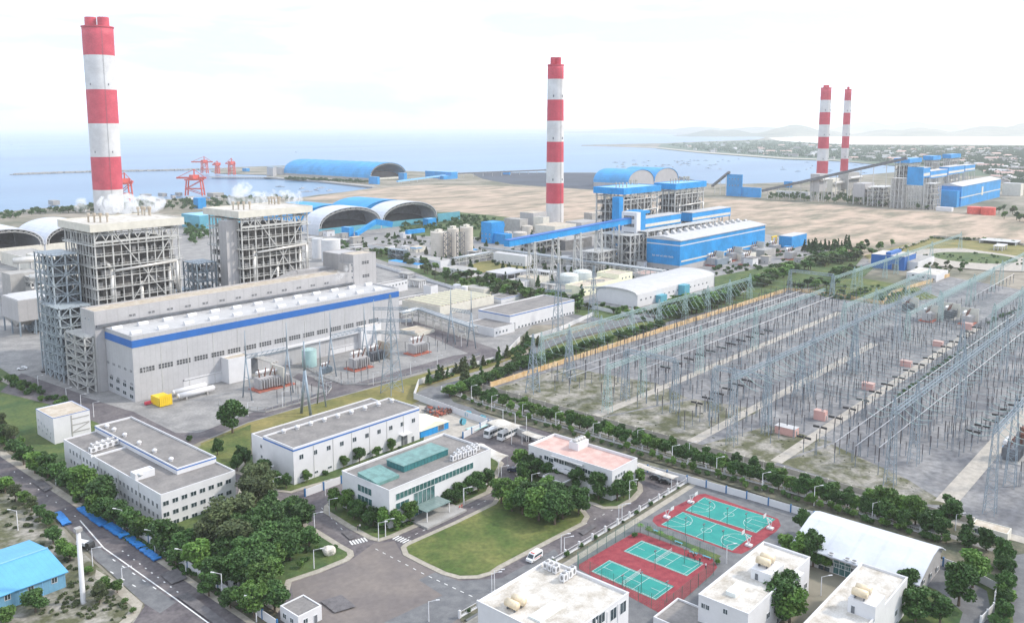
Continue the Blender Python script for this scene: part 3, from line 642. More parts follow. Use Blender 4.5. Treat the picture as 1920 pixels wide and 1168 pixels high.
# ================================================================ 2 boiler houses (open steel frames)
def boiler(label,b,slab,nx,ny,floors,slabm='cream',steel='steel',body=True,stairs=None,front_braces=True,zb0=0,name='boiler_house',rb=None,col=.9,bodym='body',vents=True,group=None):
    """b: footprint from the roof slab; frame inset below"""
    T=thing(name,label,'boiler house',(b.x0,b.y0,0),group)
    s=mb(); s.box(b.x0,b.y0,b.t-slab,b.x1,b.y1,b.t-.5); s.k=1; s.box(b.x0+.4,b.y0+.4,b.t-.5,b.x1-.4,b.y1-.4,b.t-.42)
    s.k=0
    for (xa,ya,xb,yb) in ((b.x0,b.y0,b.x1,b.y0+.4),(b.x0,b.y1-.4,b.x1,b.y1),(b.x0,b.y0+.4,b.x0+.4,b.y1-.4),(b.x1-.4,b.y0+.4,b.x1,b.y1-.4)): s.box(xa,ya,b.t-.5,xb,yb,b.t)
    s.build('roof_slab',[M[slabm],M['whiteroof' if slabm=='cream' else 'bluer']],T)
    i0,i1,j0,j1=b.x0+2.5,b.x1-2.5,b.y0+2,b.y1-2; zt=b.t-slab
    xs=[i0+(i1-i0)*i/(nx-1) for i in range(nx)]; ys=[j0+(j1-j0)*j/(ny-1) for j in range(ny)]
    for i,x in enumerate(xs):
        for j,y in enumerate(ys):
            if i in(0,nx-1) or j in (0,ny-1):
                s=mb(); s.box(x-col/2,y-col/2,0,x+col/2,y+col/2,zt); s.build('column',M[steel],T)
    zs=[zt*(k+1)/(floors+.35) for k in range(floors)]
    for k,z in enumerate(zs):
        s=mb(); o=1.2 if k%2 else .2
        # ring platform with rails round a central core
        dx,dy=(i1-i0)*.08,(j1-j0)*.08
        s.box(i0-o,j0-o,z,i1+o,j0+dy,z+.3); s.box(i0-o,j1-dy,z,i1+o,j1+o,z+.45); s.box(i0-o,j0+dy,z,i0+dx,j1-dy,z+.45); s.box(i1-dx,j0+dy,z,i1+o,j1-dy,z+.45)
        for hh in (1.0,):
            s.beam((i0-o,j0-o,z+.4+hh),(i1+o,j0-o,z+.4+hh),.14); s.beam((i0-o,j0-o,z+.4+hh),(i0-o,j1+o,z+.4+hh),.14)
        nn=14
        for q in range(nn+1):
            xq=i0-o+(i1-i0+2*o)*q/nn; s.beam((xq,j0-o,z+.4),(xq,j0-o,z+1.4),.12)
            yq=j0-o+(j1-j0+2*o)*q/nn; s.beam((i0-o,yq,z+.4),(i0-o,yq,z+1.4),.12)
        s.build('platform',M[steel],T)
    s=mb(); zz=[0]+zs+[zt]
    def X(p0,p1,r=.42):
        s.beam(p0,p1,r)
    hz=zt/3
    for lv in range(3):
        z0,z1=lv*hz,(lv+1)*hz; m_=nx//2
        for (ia,ib) in ((m_-2 if nx>4 else 0,m_),(min(nx-1,m_+2),m_)):
            if lv%2: X((xs[ia],j0-.3,z0),(xs[ib],j0-.3,z1),.42)
            else: X((xs[ia],j0-.3,z1),(xs[ib],j0-.3,z0),.42)
        for j in range(ny-1):
            if (j+lv)%2: X((i0,ys[j],z0),(i0,ys[j+1],z1),.36)
            if (j+lv)%2: X((i1,ys[j],z0),(i1,ys[j+1],z1),.36)
    for k in range(8):
        a=i0+(i1-i0)*k/8; c=i0+(i1-i0)*(k+1)/8; X((a,j0,zt-4.5),((a+c)/2,j0,zt-.3),.35); X(((a+c)/2,j0,zt-.3),(c,j0,zt-4.5),.35)
    s.box(i0,j0-.2,zt-5.6,i1,j0+.5,zt-4.6)
    s.build('bracing',M[steel],T)
    cx0,cx1=i0+(i1-i0)*.09,i1-(i1-i0)*.09; cy0,cy1=j0+(j1-j0)*.09,j1-(j1-j0)*.09
    s=mb(); s.box(cx0,cy0,zt*.30,cx1,cy1,zt-6)
    s.add([(cx0,cy0,zt*.30),(cx1,cy0,zt*.30),(cx1,cy1,zt*.30),(cx0,cy1,zt*.30),(cx0+6,cy0+6,zt*.12),(cx1-6,cy0+6,zt*.12),(cx1-6,cy1-6,zt*.12),(cx0+6,cy1-6,zt*.12)],[(0,1,5,4),(1,2,6,5),(2,3,7,6),(3,0,4,7),(4,5,6,7)])
    nrib=22
    for k in range(nrib):
        z=zt*.31+(zt-6-zt*.31)*k/nrib; s.box(cx0-.25,cy0-.25,z,cx1+.25,cy0,z+.35); s.box(cx0-.25,cy0,z,cx0,cy1,z+.35)
    s.build('boiler_body',M[bodym],T)
    # big lagged pipes
    def pipe(pts,r):
        s=mb()
        for a,c in zip(pts,pts[1:]): s.cyl(a,c,r,n=10)
        s.build('pipe',M['alum'],T,smooth=True)
    yj=j0-1.2
    pipe([(i0+2,yj,zt*.20),(i0+2,yj,zt*.33),(i1-1,yj,zt*.345)],.75)
    pipe([(i0+5,yj,zt*.18),(i0+5,yj,zt*.285),(i1-4,yj,zt*.30)],.6)
    pipe([(i0+(i1-i0)*.18,j0+1,zt*.35),(i0+(i1-i0)*.18,j0+1,zt*.74),(i0+(i1-i0)*.13,j0+3,zt*.78)],1.1)
    pipe([(i0+(i1-i0)*.2,yj,zt*.72),(i1-2,yj,zt*.74),(i1-2,yj,zt*.5)],.7)
    pipe([(i0+(i1-i0)*.52,j0+1,zt*.3),(i0+(i1-i0)*.52,j0+1,zt*.62)],1.0)
    pipe([(i1-5,j0+1,zt*.3),(i1-5,j0+1,zt*.7)],.9)
    # secondary posts, ducts and equipment inside the bays
    rr=random.Random(int(b.x0)); s=mb()
    for k in range(110):
        z=rr.choice(zs[:-1]); x=rr.uniform(i0+1,i1-3); w_=rr.uniform(1,3.5); s.box(x,j0+.6,z+.45,x+w_,j0+rr.uniform(1.5,4),z+.45+rr.uniform(.8,3.2))
        y=rr.uniform(j0+1,j1-3); z=rr.choice(zs[:-1]); s.box(i0+.6,y,z+.45,i0+rr.uniform(1.5,4),y+w_,z+.45+rr.uniform(.8,3.2))
    s.build('equipment',M['concdark'],T)['kind']='stuff'
    s=mb()
    for q in range(1,2*(nx-1),2):
        x=i0+(i1-i0)*q/(2*(nx-1)); s.box(x-.2,j0-.1,0,x+.2,j0+.3,zt-5)
    for q in range(1,2*(ny-1),2):
        y=j0+(j1-j0)*q/(2*(ny-1)); s.box(i0-.1,y-.2,0,i0+.3,y+.2,zt-2)
    s.build('secondary_posts',M[steel],T)
    if vents:
        for cx_,cy_ in ((.13,.42),(.17,.36),(.21,.30),(.26,.24),(.80,.80),(.84,.72),(.88,.66),(.90,.74),(.86,.84)):
            x=b.x0+(b.x1-b.x0)*cx_; y=b.y0+(b.y1-b.y0)*cy_; s=mb()
            s.cyl((x,y,b.t-.45),(x,y,b.t+2.6),.45,n=8); s.cyl((x,y,b.t+2.6),(x,y,b.t+4),.8,n=8); s.build('vent_stack',M['tan'],T)
    return T
bo1=B(168,700,422,107,345)   # provisional footprint; slab top corner known
# place boilers: base hidden by bunker bay; near face stands just behind it
def slabbox(xn,yn,xl,xr,Y0):
    x,z=RY(xn,yn,Y0); h=z
    ly=solve(lambda q:proj(x,Y0+q,h)[0]-xl,0,3000); lx=solve(lambda q:proj(x+q,Y0,h)[0]-xr,0,3000)
    return Bx(x,Y0,x+lx,Y0+ly,0,h)
bz1=slabbox(168,422,107,345,bb.y1+10)
T=boiler('tall open steel boiler house with cream roof, nearer the tall left chimney',bz1,3.6,6,6,13,col=.6)
bz2=slabbox(447,397,380,586,bb.y1+10)
T=boiler('tall open steel boiler house with cream roof, beside the grey lift shaft',bz2,3.6,6,6,13,col=.6)
# lift shaft on boiler 2
lx=RX(0,0,1)[0] if False else 0
s=mb(); ls=Bx(bz2.x0-4,bz2.y0+6,bz2.x0+2.5,bz2.y0+13,0,RX(430,416,bz2.x0-4)[1]); s.box(ls.x0,ls.y0,0,ls.x1,ls.y1,ls.h); s.build('lift_shaft',M['greypanel'],T)
# coal mill bay frames on the left of each boiler
def frame(name,label,b,nx,ny,floors,m='steel',cat='steel frame',col=.6,br=True,group=None,fill=.35,deck=True):
    T=thing(name,label,cat,(b.x0,b.y0,0),group)
    xs=[b.x0+(b.x1-b.x0)*i/(nx-1) for i in range(nx)]; ys=[b.y0+(b.y1-b.y0)*j/(ny-1) for j in range(ny)]
    for x in xs:
        for y in ys: s=mb(); s.box(x-col/2,y-col/2,0,x+col/2,y+col/2,b.h); s.build('column',M[m],T)
    for k in range(floors):
        z=b.h*(k+1)/floors; s=mb()
        if deck: s.box(b.x0-.3,b.y0-.3,z-.35,b.x1+.3,b.y1+.3,z)
        else:
            for x in xs: s.beam((x,b.y0,z),(x,b.y1,z),.4)
            for y in ys: s.beam((b.x0,y,z),(b.x1,y,z),.4)
        for (p0,p1) in (((b.x0-.3,b.y0-.3),(b.x1+.3,b.y0-.3)),((b.x0-.3,b.y0-.3),(b.x0-.3,b.y1+.3))):
            s.beam((*p0,z+1),(*p1,z+1),.12)
            for q in range(9): 
                t=q/8; xx=p0[0]+(p1[0]-p0[0])*t; yy=p0[1]+(p1[1]-p0[1])*t; s.beam((xx,yy,z),(xx,yy,z+1),.1)
        s.build('platform',M[m],T)
    if br:
        s=mb(); zz=[b.h*k/floors for k in range(floors+1)]
        for k in range(floors):
            for i in range(nx-1):
                if (i+k)%2: s.beam((xs[i],b.y0,zz[k]),(xs[i+1],b.y0,zz[k+1]),.3)
                else: s.beam((xs[i+1],b.y0,zz[k]),(xs[i],b.y0,zz[k+1]),.3)
            for j in range(ny-1):
                if (j+k)%2: s.beam((b.x0,ys[j],zz[k]),(b.x0,ys[j+1],zz[k+1]),.3)
                else: s.beam((b.x0,ys[j+1],zz[k]),(b.x0,ys[j],zz[k+1]),.3)
        s.build('bracing',M[m],T)
    rr=random.Random(int(b.x0*7+b.y0)); s=mb()
    for k in range(floors):
        z=b.h*k/floors; hh=b.h/floors
        for q in range(int(nx*ny*fill*2)):
            x=rr.uniform(b.x0+.5,b.x1-2.5); y=rr.uniform(b.y0+.5,b.y1-2.5); s.box(x,y,z,x+rr.uniform(1,3),y+rr.uniform(1,3),z+hh*rr.uniform(.2,.75))
    if s.v: s.build('equipment',M['steeld' if rr.random()<.6 else 'greypanel'],T)['kind']='stuff'
    return T
f1=Bx(bz1.x0-24,bb.y1+4,bz1.x0-1,bz1.y1-12,0,bz1.h*.50)
f1=Bx(bz1.x0-15,bb.y1+12,bz1.x0-1,bz1.y1-14,0,bz1.h*.48)
frame('steel_structure','open steel frame stepped against the left boiler house',f1,4,5,8,'galvl')
f2=Bx(bz1.x0-12,bz1.y0+14,bz1.x0-.5,bz1.y1-2,0,bz1.h*.80)
frame('steel_structure','taller steel frame with railings rising beside the left boiler house',f2,3,5,12,'galvl')
f3=Bx(bz2.x0-16,bz2.y0+16,bz2.x0-5,bz2.y1-6,0,bz2.h*.62)
frame('steel_structure','open steel frame beside the grey lift shaft',f3,3,4,9,'galv')
f3=Bx(bz2.x0-30,bz2.y0+30,bz2.x0-12,bz2.y1+6,0,bz2.h*.40)
frame('steel_structure','low steel frame between the two boiler houses',f3,3,4,5,'galv')
# front steel under the left end of bunker bay
f4=Bx(b.x0-8,b.y1+2,b.x0-1,bb.y1+8,0,bb.h-11)
frame('steel_structure','narrow braced steel stair frame at the left corner of the grey hall',f4,3,3,7,'steel')
q=Bx(bb.x0-.5,bb.y0,bb.x0+9,bb.y1,0,bb.h)
# ================================================================ 3 filter and hopper structures at the far left
hb=B(38,632,565,2,95)
T=thing('filter_house','pale boxy dust filter house on steel legs at the left edge, large','industrial building',(hb.x0,hb.y0,0))
s=mb(); s.box(hb.x0,hb.y0,hb.h*.42,hb.x1,hb.y1,hb.h); s.build('casing',M['greypanel'],T)
s=mb(); s.box(hb.x0+.5,hb.y0+.5,hb.h,hb.x1-.5,hb.y1-.5,hb.h+.4); s.build('roof',M['rooflight'],T)
for i in range(3):
    xa=hb.x0+(hb.x1-hb.x0)*i/3; xb=hb.x0+(hb.x1-hb.x0)*(i+1)/3; z0,z1=hb.h*.42,hb.h*.18; mxx=(xa+xb)/2; my=(hb.y0+hb.y1)/2
    s=mb(); s.add([(xa,hb.y0,z0),(xb,hb.y0,z0),(xb,hb.y1,z0),(xa,hb.y1,z0),(mxx-1,my-1,z1),(mxx+1,my-1,z1),(mxx+1,my+1,z1),(mxx-1,my+1,z1)],[(0,1,5,4),(1,2,6,5),(2,3,7,6),(3,0,4,7),(4,7,6,5)]); s.build('hopper',M['concrete'],T)
for x in (hb.x0+.5,(hb.x0+hb.x1)/2,hb.x1-.5):
    for y in (hb.y0+.5,(hb.y0+hb.y1)/2,hb.y1-.5): s=mb(); s.box(x-.35,y-.35,0,x+.35,y+.35,hb.h*.42); s.build('leg',M['galv'],T)
s=mb(); s.cyl((hb.x1,hb.y0+6,hb.h*.75),(hb.x1+14,hb.y0+1,hb.h*.55),3.0,n=14); s.build('duct',M['steel'],T,smooth=True)
for q,lab in ((B(65,625,600,45,118),'small steel frame with equipment before the pale filter house'),(B(112,704,632,82,135),'open steel silo frame with a blue roof at the left end of the plant')):
    T=frame('steel_structure',lab,q,3,3,4,'galv')
    s=mb(); s.box(q.x0-.6,q.y0-.6,q.h,q.x1+.6,q.y1+.6,q.h+.5); s.build('roof',M['blued' if 'blue' in lab else 'steel'],T)
    s=mb(); cx_,cy_=(q.x0+q.x1)/2,(q.y0+q.y1)/2; s.lathe(cx_,cy_,[(.8,q.h*.25),(3.2,q.h*.42),(3.2,q.h*.7),(1,q.h*.8)],16); s.build('hopper',M['concrete'],T,smooth=True)
q=B(70,528,480,48,150)
T=house('duct_house','pale rounded duct building behind the left steel frames','industrial building',q,'cream','rooflight',par=.3)
q=B(22,560,515,2,75); house('plant_room','low pale plant room with a flat roof behind the filter house','industrial building',q,'concrete','concrete',par=.4)
q=B(60,510,486,0,120); house('low_wall_building','low pale building before the left coal shed opening','industrial building',q,'cream','concrete',par=.3)
s=mb(); 
for k in range(6):
    q=B(58+k*16,560-k*3,540-k*3,48+k*16,70+k*16); s.box(q.x0,q.y0,0,q.x1,q.y1,q.h)
    s.cyl((q.x0,q.y0-2,q.h),(q.x1+12,q.y0-2,q.h+2),.8,n=8)
tag(s.build('flue_duct',M['alum'],loc=(*P(100,550),0)),'tangle of pale lagged flue ducts behind the left frames','duct')

for a,nx,ny,fl,lab,m_ in (((150,690,560,96,190),4,6,9,'tall pale steel frame with many decks left of the grey hall','galv'),((60,560,520,25,110),4,4,4,'open steel duct frame above the pale filter house','steel')):
    frame('steel_structure',lab,B(*a),nx,ny,fl,m_,fill=.6)
for k,(a,c) in enumerate((((20,600),(100,588)),((60,572),(130,566)),((30,548),(120,545)))):
    x,y=P(*a); x2=P(*c)[0]; z=14+k*4; T=thing('flue_duct','big pale lagged flue duct by the filter house, %s'%('lowest','middle','highest')[k],'duct',(x,y,0)); s=mb(); s.cyl((x,y,z),(x+22,y,z),2.2,n=14); s.build('duct_shell',M['alum'],T,smooth=True)
    for t in (3,11,19): s=mb(); s.box(x+t-.3,y-1.6,0,x+t+.3,y+1.6,z-2); s.build('support',M['steel'],T)

rr=random.Random(14); SH=[]
for (x0,y0,x1,y1,n) in ((650,452,800,482,9),(860,470,905,500,3),(1000,486,1100,500,6),(1100,488,1215,508,7),(1330,462,1520,500,10),(215,372,430,384,7),(20,470,110,500,4),(560,440,660,470,5),(950,440,1100,470,6)):
    for i in range(n):
        px,py=rr.uniform(x0,x1),rr.uniform(y0,y1); x,y=P(px,py); w_,d_,h_=rr.uniform(4,11),rr.uniform(4,9),rr.uniform(3,6.5); q=Bx(x,y,x+w_,y+d_,0,h_)
        T=thing('utility_shed','small flat roofed utility shed scattered among the plant works','shed',(x,y,0),'small utility sheds'); s=mb(); s.box(x,y,0,x+w_,y+d_,h_); s.build('wall',M[('white','cream','greypanel','concrete')[rr.randrange(4)]],T)
        s=mb(); s.box(x-.4,y-.4,h_,x+w_+.4,y+d_+.4,h_+.35); s.build('roof',M[('roofgrey','concrete','rooflight','bluep','tan')[rr.randrange(5)]],T); win(T,q,'R',x+w_/2,1.5,1.2,2.2,'door'); win(T,q,'L',y+d_/2,2.0,1.3,1.1)
# ================================================================ chimneys
def chimney(label,px,yb,ys,wt,wb,flues,fy0,first='red'):
    x,y=P(px,yb); D=math.hypot(x,y); zs=[hgt(x,y,q) for q in ys]+[0]
    rt,rb=wt/2/F_*D*1.0,wb/2/F_*D
    T=thing('chimney',label,'chimney',(x,y,0))
    zt=zs[0]
    R_=lambda z: rt+(rb-rt)*(zt-z)/zt
    for i in range(len(zs)-1):
        s=mb(); z0,z1=zs[i+1],zs[i]; k=3 if i<len(zs)-2 else 8
        s.lathe(x,y,[(R_(z0+(z1-z0)*j/k),z0+(z1-z0)*j/k) for j in range(k+1)],40,top=(i==0))
        o=s.build('red_band' if i%2==0 else 'white_band',M['red' if i%2==0 else 'stackwhite'],T)
        for p in o.data.polygons: p.use_smooth=len(p.vertices)==4
    s=mb(); s.lathe(x,y,[(rt,zt-1.5),(rt*1.05,zt-1.2),(rt*1.05,zt+.3),(rt,zt+.3)],40,top=False); s.build('rim',M['red'],T)
    zf=hgt(x,y,fy0)
    for dx in flues:
        s=mb(); cx_,cy_=x+rx*dx*rt,y+ry*dx*rt; s.lathe(cx_,cy_,[(rt*.38,zt-1),(rt*.37,zf)],24,top=False); s.lathe(cx_,cy_,[(rt*.30,zf-1.5),(.01,zf-1.5)],24,top=False); s.lathe(cx_,cy_,[(rt*.37,zf),(rt*.30,zf),(rt*.30,zf-1.5)],24,top=False); s.build('flue',M['red'],T,smooth=True)
    s=mb(); a=-1.75; lx,ly=math.cos(a),math.sin(a)
    for dd in (-.35,.35): s.beam((x+lx*(R_(0)+.3)-ly*dd,y+ly*(R_(0)+.3)+lx*dd,0),(x+lx*(R_(zt)+.3)-ly*dd,y+ly*(R_(zt)+.3)+lx*dd,zt),.12)
    for i in range(60): z=zt*i/60; r=R_(z)+.3; s.beam((x+lx*r-ly*.35,y+ly*r+lx*.35,z),(x+lx*r+ly*.35,y+ly*r-lx*.35,z),.1)
    s.build('ladder',M['steeld'],T)
    for k in (1,3,5):
        if k<len(zs)-1:
            for a in (-2.1,-.9):
                z=zs[k+1]+(zs[k]-zs[k+1])*.12; s=mb(); r=R_(z); c=(x+math.cos(a-0.6)*r,y+math.sin(a-0.6)*r); s.box(c[0]-.5,c[1]-.5,z,c[0]+.5,c[1]+.5,z+2.6); s.build('inspection_door',M['steeld'],T)
    return T
chimney('tallest red and white banded chimney, nearest the sea on the left',205,398,[51,105,169,232,294,355],48.5,46.5,(-.45,.42),33)
chimney('red and white banded chimney in the middle, beside the blue boiler houses',1040,416,[122,149,187.5,227,266,304,343,381],29.5,33.5,(-.30,.30),108)
chimney('thicker of the two far red and white banded chimneys',1540,352,[165,188,211,234,257,279,302,325],17.5,19.5,(-.2,.2),160)
chimney('thinner of the two far red and white banded chimneys',1581,349,[168,189,212,234,256,278,298,321],11,13.5,(0,),163)
# ================================================================ arched sheds
def arch(name,label,b,axis,ws,peak,roof,end,openend=True,cat='storage shed',wallm=None,n=18,ribs=0,group=None,back=True,gt=None):
    """axis = direction of the ridge; ws = side wall height; peak = crown height"""
    T=thing(name,label,cat,(b.x0,b.y0,0),group)
    if axis=='y': u0,u1,a0,a1=b.x0,b.x1,b.y0,b.y1
    else: u0,u1,a0,a1=b.y0,b.y1,b.x0,b.x1
    mid,hw=(u0+u1)/2,(u1-u0)/2
    def prof(k,shr=0): 
        pts=[]
        for i in range(n+1):
            t=math.pi*(1-i/n); pts.append((mid+(hw-shr)*math.cos(t), ws+(peak-shr-ws)*math.sin(t)**.85 if 0<i<n else ws))
        return pts
    o_,i_=prof(0),prof(0,.8)
    s=mb(); m=n+1; vs=[]
    for P_,a in ((o_,a0-1),(o_,a1+1),(i_,a0-1),(i_,a1+1)):
        vs+=[((u,a,z) if axis=='y' else (a,u,z)) for u,z in P_]
    fs=[]
    for i in range(n):
        fs+=[(i,m+i,m+i+1,i+1),(2*m+i,2*m+i+1,3*m+i+1,3*m+i),(i,i+1,2*m+i+1,2*m+i),(m+i,3*m+i,3*m+i+1,m+i+1)]
    s.add(vs,fs); o=s.build('roof',M[roof],T)
    for p in o.data.polygons: p.use_smooth=False
    s=mb()
    for u in (u0,u1-.4):
        if axis=='y': s.box(u,a0,0,u+.4,a1,ws+.2)
        else: s.box(a0,u,0,a1,u+.4,ws+.2)
    s.build('side_wall',M[wallm or end],T)
    def endwall(a,t):
        s=mb(); s.prism([(u0+.3,0),(u1-.3,0)]+[(u,z-.3) for u,z in reversed(i_)],axis,a,a+t); return s
    if openend:
        s=mb()
        if axis=='y': s.box(u0+.4,a0+.2,0,u1-.4,a0+.8,ws*1.0)
        s.build('front_wall',M[gt or end],T)
        # truss rim and dim interior lining
        s=mb()
        for i in range(n): 
            q=lambda p,a:(p[0],a,p[1]) if axis=='y' else (a,p[0],p[1])
            s.beam(q(i_[i],a0-.5),q(i_[i+1],a0-.5),.5); j_=prof(0,3.2); s.beam(q(j_[i],a0-.5),q(j_[i+1],a0-.5),.4); s.beam(q(i_[i],a0-.5),q(j_[i+1],a0-.5),.25); s.beam(q(j_[i],a0-.5),q(i_[i+1],a0-.5),.25)
        s.build('rim_truss',M['steel'],T)
        endwall(a1-1,.6).build('rear_wall',M['steeld'],T)
        s=mb(); cm=(u0+u1)/2; nn=24; 
        hgts=[(cm+(u1-u0)*.40*math.cos(math.pi*i/8)) for i in range(9)]
        pr=[(cm+(u1-u0)*.42*math.cos(math.pi*i/8),.1+(peak*.45)*math.sin(math.pi*i/8)) for i in range(9)]
        s.prism([(p[0],p[1]) for p in pr],axis,a0+12,a1-6); s.build('coal_heap',M['coal_m'],T)
    else:
        endwall(a0,.5).build('front_wall',M[end],T); endwall(a1-.5,.5).build('rear_wall',M[end],T)
    for k in range(ribs):
        a=a0+(a1-a0)*(k+.5)/ribs; s=mb(); pr=[(u,z+.15) for u,z in o_]
        for i in range(n):
            q=lambda p:(p[0],a,p[1]) if axis=='y' else (a,p[0],p[1]); s.beam(q(pr[i]),q(pr[i+1]),.5)
        s.build('rib',M[roof if ribs<20 else end],T)
    return T
M['coal_m']=mat('coal_heap',(.02,.022,.026),.95,.3,.3)
M['whitesheet']=mat('white_sheet_roof',(.56,.59,.64),.55,.05,.12,stripe=('y',6,.06))
M['tealwall']=mat('blue_green_sheet',(.10,.36,.46),.6,.08,.1,stripe=('xy',2.5,.08))
def gb(p0,x1px,x2px):  # ground box from near corner px, right extent px and left extent px measured on the ground
    x,y=P(*p0); lx=solve(lambda q:proj(x+q,y,0)[0]-x1px,0,3000); ly=solve(lambda q:proj(x,y+q,0)[0]-x2px,0,3000)
    return Bx(x,y,x+lx,y+ly,0,0)
g=gb((597,442),715,568); pk=RY(677,386,g.y0)[1]; wsn=RY(597,421,g.y0)[1]
arch('coal_shed','white arched coal shed with open dark front, left of the central pair',g,'y',wsn*.55,pk,'whitesheet','tealwall',gt='tealwall',wallm='whitesheet')
g2=Bx(g.x1+.5,g.y0,0,g.y1,0,0); g2.x1=g2.x0+(g.x1-g.x0)*1.0; 
arch('coal_shed','white arched coal shed with open dark front, right of the central pair',g2,'y',wsn*.55,pk,'whitesheet','tealwall',gt='tealwall',wallm='whitesheet')
for q,lab in ((g,'left'),(g2,'right')):
    h_=Bx(q.x0,q.y1+12,q.x1,q.y1+75,0,0); arch('coal_shed','blue arched shed behind the %s white arched coal shed of the central pair'%lab,h_,'y',wsn*.55,pk,'bluearch','bluep',openend=False)
s=mb(); s.box(g2.x1+2,g.y0,0,g2.x1+40,g.y0+.8,wsn*.85); tag(s.build('screen_wall',M['tealwall'],loc=(g2.x1+2,g.y0,0)),'blue green sheet wall right of the white arched sheds','wall')
g=gb((-60,495),85,-110); pk=RY(-5,430,g.y0)[1]; wsn=RY(85,458,g.y0)[1]
arch('coal_shed','white arched coal shed cut by the left edge of the picture',g,'y',wsn,pk,'whitesheet','cream',gt='cream',wallm='whitesheet')
g2=Bx(g.x1+.5,g.y0,g.x1+.5+(g.x1-g.x0),g.y1,0,0)
arch('coal_shed','white arched coal shed behind the steel frames of the left boiler house',g2,'y',wsn,pk,'whitesheet','cream',gt='cream',wallm='whitesheet')
g=gb((693,338),762,532); pk=RY(727,305,g.y0)[1]
arch('storage_shed','long blue arched storage shed standing on the harbour mole',g,'y',4,pk,'bluearch','concrete',ribs=11,gt='cream')
g=gb((1177,353),1226,1113); pk=RY(1203,318,g.y0)[1]
arch('storage_shed','blue arched shed behind the blue boiler houses, left one of two',g,'y',8,pk,'bluearch','greypanel',openend=False)
g2=Bx(g.x1+.5,g.y0,g.x1+.5+(g.x1-g.x0),g.y1,0,0)
arch('storage_shed','blue arched shed behind the blue boiler houses, right one of two',g2,'y',8,pk,'bluearch','greypanel',openend=False)
# ================================================================ blue power station in the middle distance
bh=B(1274,510,450.5,1213,1435)
T=thing('turbine_hall','bright blue turbine hall with white lettering and a pale lower storey','industrial building',(bh.x0,bh.y0,0))
zb_=RY(1274,499,bh.y0)[1]
s=mb(); s.box(bh.x0,bh.y0,zb_,bh.x1,bh.y1,bh.t-1); s.build('wall',M['bluep'],T)
s=mb(); s.box(bh.x0+.2,bh.y0+.2,0,bh.x1-.2,bh.y1-.2,zb_); s.build('base_wall',M['greypanel'],T)
ym=(bh.y0+bh.y1)/2
s=mb(); s.prism([(bh.y0-.8,bh.t-1),(bh.y1+.8,bh.t-1),(bh.y1+.8,bh.t-.3),(ym,bh.t+2.2),(bh.y0-.8,bh.t-.3)],'x',bh.x0-.5,bh.x1+.5); s.build('roof',M['rooflight'],T)
ring(bh,bh.t-5.0,bh.t-4.2,.1,False).build('white_stripe',M['white'],T)
zs_=RY(1400,462,bh.y0)[1]; s=mb(); s.box(bh.x0+2,bh.y0-.12,zs_-1,bh.x1-8,bh.y0,zs_+.2); s.build('white_stripe',M['cream'],T)
s=mb(); q=RX(1222,478,bh.x0); q2=RX(1262,483,bh.x0); rr=random.Random(3)
n_=26
for i in range(n_):   # raised lettering, too small to read in the photograph
    y=q[0]+(q2[0]-q[0])*i/n_; hh=1.2 if i%4 else 1.5
    if i in (4,9,13,19): continue
    s.box(bh.x0-.25,y-.85,q[1]-.6,bh.x0,y-.65,q[1]-.6+hh); s.box(bh.x0-.25,y-.65,q[1]-.6+(.5 if i%3 else hh-.2),bh.x0,y-.35,q[1]-.4+(.5 if i%3 else hh-.2))
s.build('lettering',M['white'],T)
wrow(T,bh,'L',(1224,503),(1262,508),5,2.2,1.8)
for r_ in (.55,.8):
    for i in range(14):
        x=bh.x0+(bh.x1-bh.x0)*(.06+.9*i/13); s=mb(); y=bh.y0+(bh.y1-bh.y0)*r_; s.box(x-1.6,y-1.2,bh.t,x+1.6,y+1.2,bh.t+2.4); s.cyl((x-1.8,y,bh.t+2.4),(x+1.8,y,bh.t+2.4),1.3,n=8); s.build('roof_ventilator',M['rooflight'],T)
# heater bay frame between hall and gallery
Yg=bh.y1+14
g0=Bx(bh.x0+2,bh.y1+1,bh.x1-30,bh.y1+11,0,bh.t+4)
frame('heater_bay','open white steel bay behind the bright blue turbine hall',g0,12,2,3,'steel',col=.8)
def gallery(label,xl,xr,yt,yb_,Y,dep,legs=6,m='bluep'):
    x0,zt=RY(xl,yt,Y); x1=RY(xr,yt-5,Y)[0]; zb=RY(xl,yb_,Y)[1]
    T=thing('bunker_gallery',label,'gallery',(x0,Y,0))
    s=mb(); s.box(x0,Y,zb,x1,Y+dep,zt); s.build('wall',M[m],T)
    s=mb(); s.box(x0-.3,Y-.3,zt,x1+.3,Y+dep+.3,zt+.6); s.build('roof',M['rooflight'],T)
    s=mb(); s.box(x0+1,Y-.1,zb+(zt-zb)*.15,x1-1,Y,zb+(zt-zb)*.45); s.build('window_band',M['cream'],T)
    for i in range(legs):
        for yy in (Y+.5,Y+dep-.5):
            x=x0+1+(x1-x0-2)*i/(legs-1); s=mb(); s.box(x-.5,yy-.5,0,x+.5,yy+.5,zb); s.build('leg',M['steel'],T)
    return T
gallery('blue bunker gallery with pale window band, running right from the white and blue tower',1193,1277,413,432,Yg,12,8)
gallery('higher blue bunker gallery at the right end, before the right blue boiler house',1298,1370,400,416,Yg,12,6)
sb=slabbox(1170,353.5,1112.5,1240,Yg+20)
T=boiler('left blue roofed open boiler house of the middle station',sb,5.5,6,4,8,slabm='bluep',col=1.0)
s=mb(); lq=RX(1157,370,sb.x0-6); s.box(sb.x0-10,sb.y0-2,0,sb.x0-4,sb.y0+5,RY(1157,371,sb.y0-2)[1]); s.build('lift_shaft',M['bluep'],T)
sb2=slabbox(1267,345,1226,1325,Yg+20)
T=boiler('right blue roofed open boiler house of the middle station',sb2,5.5,6,4,8,slabm='bluep',col=1.0)
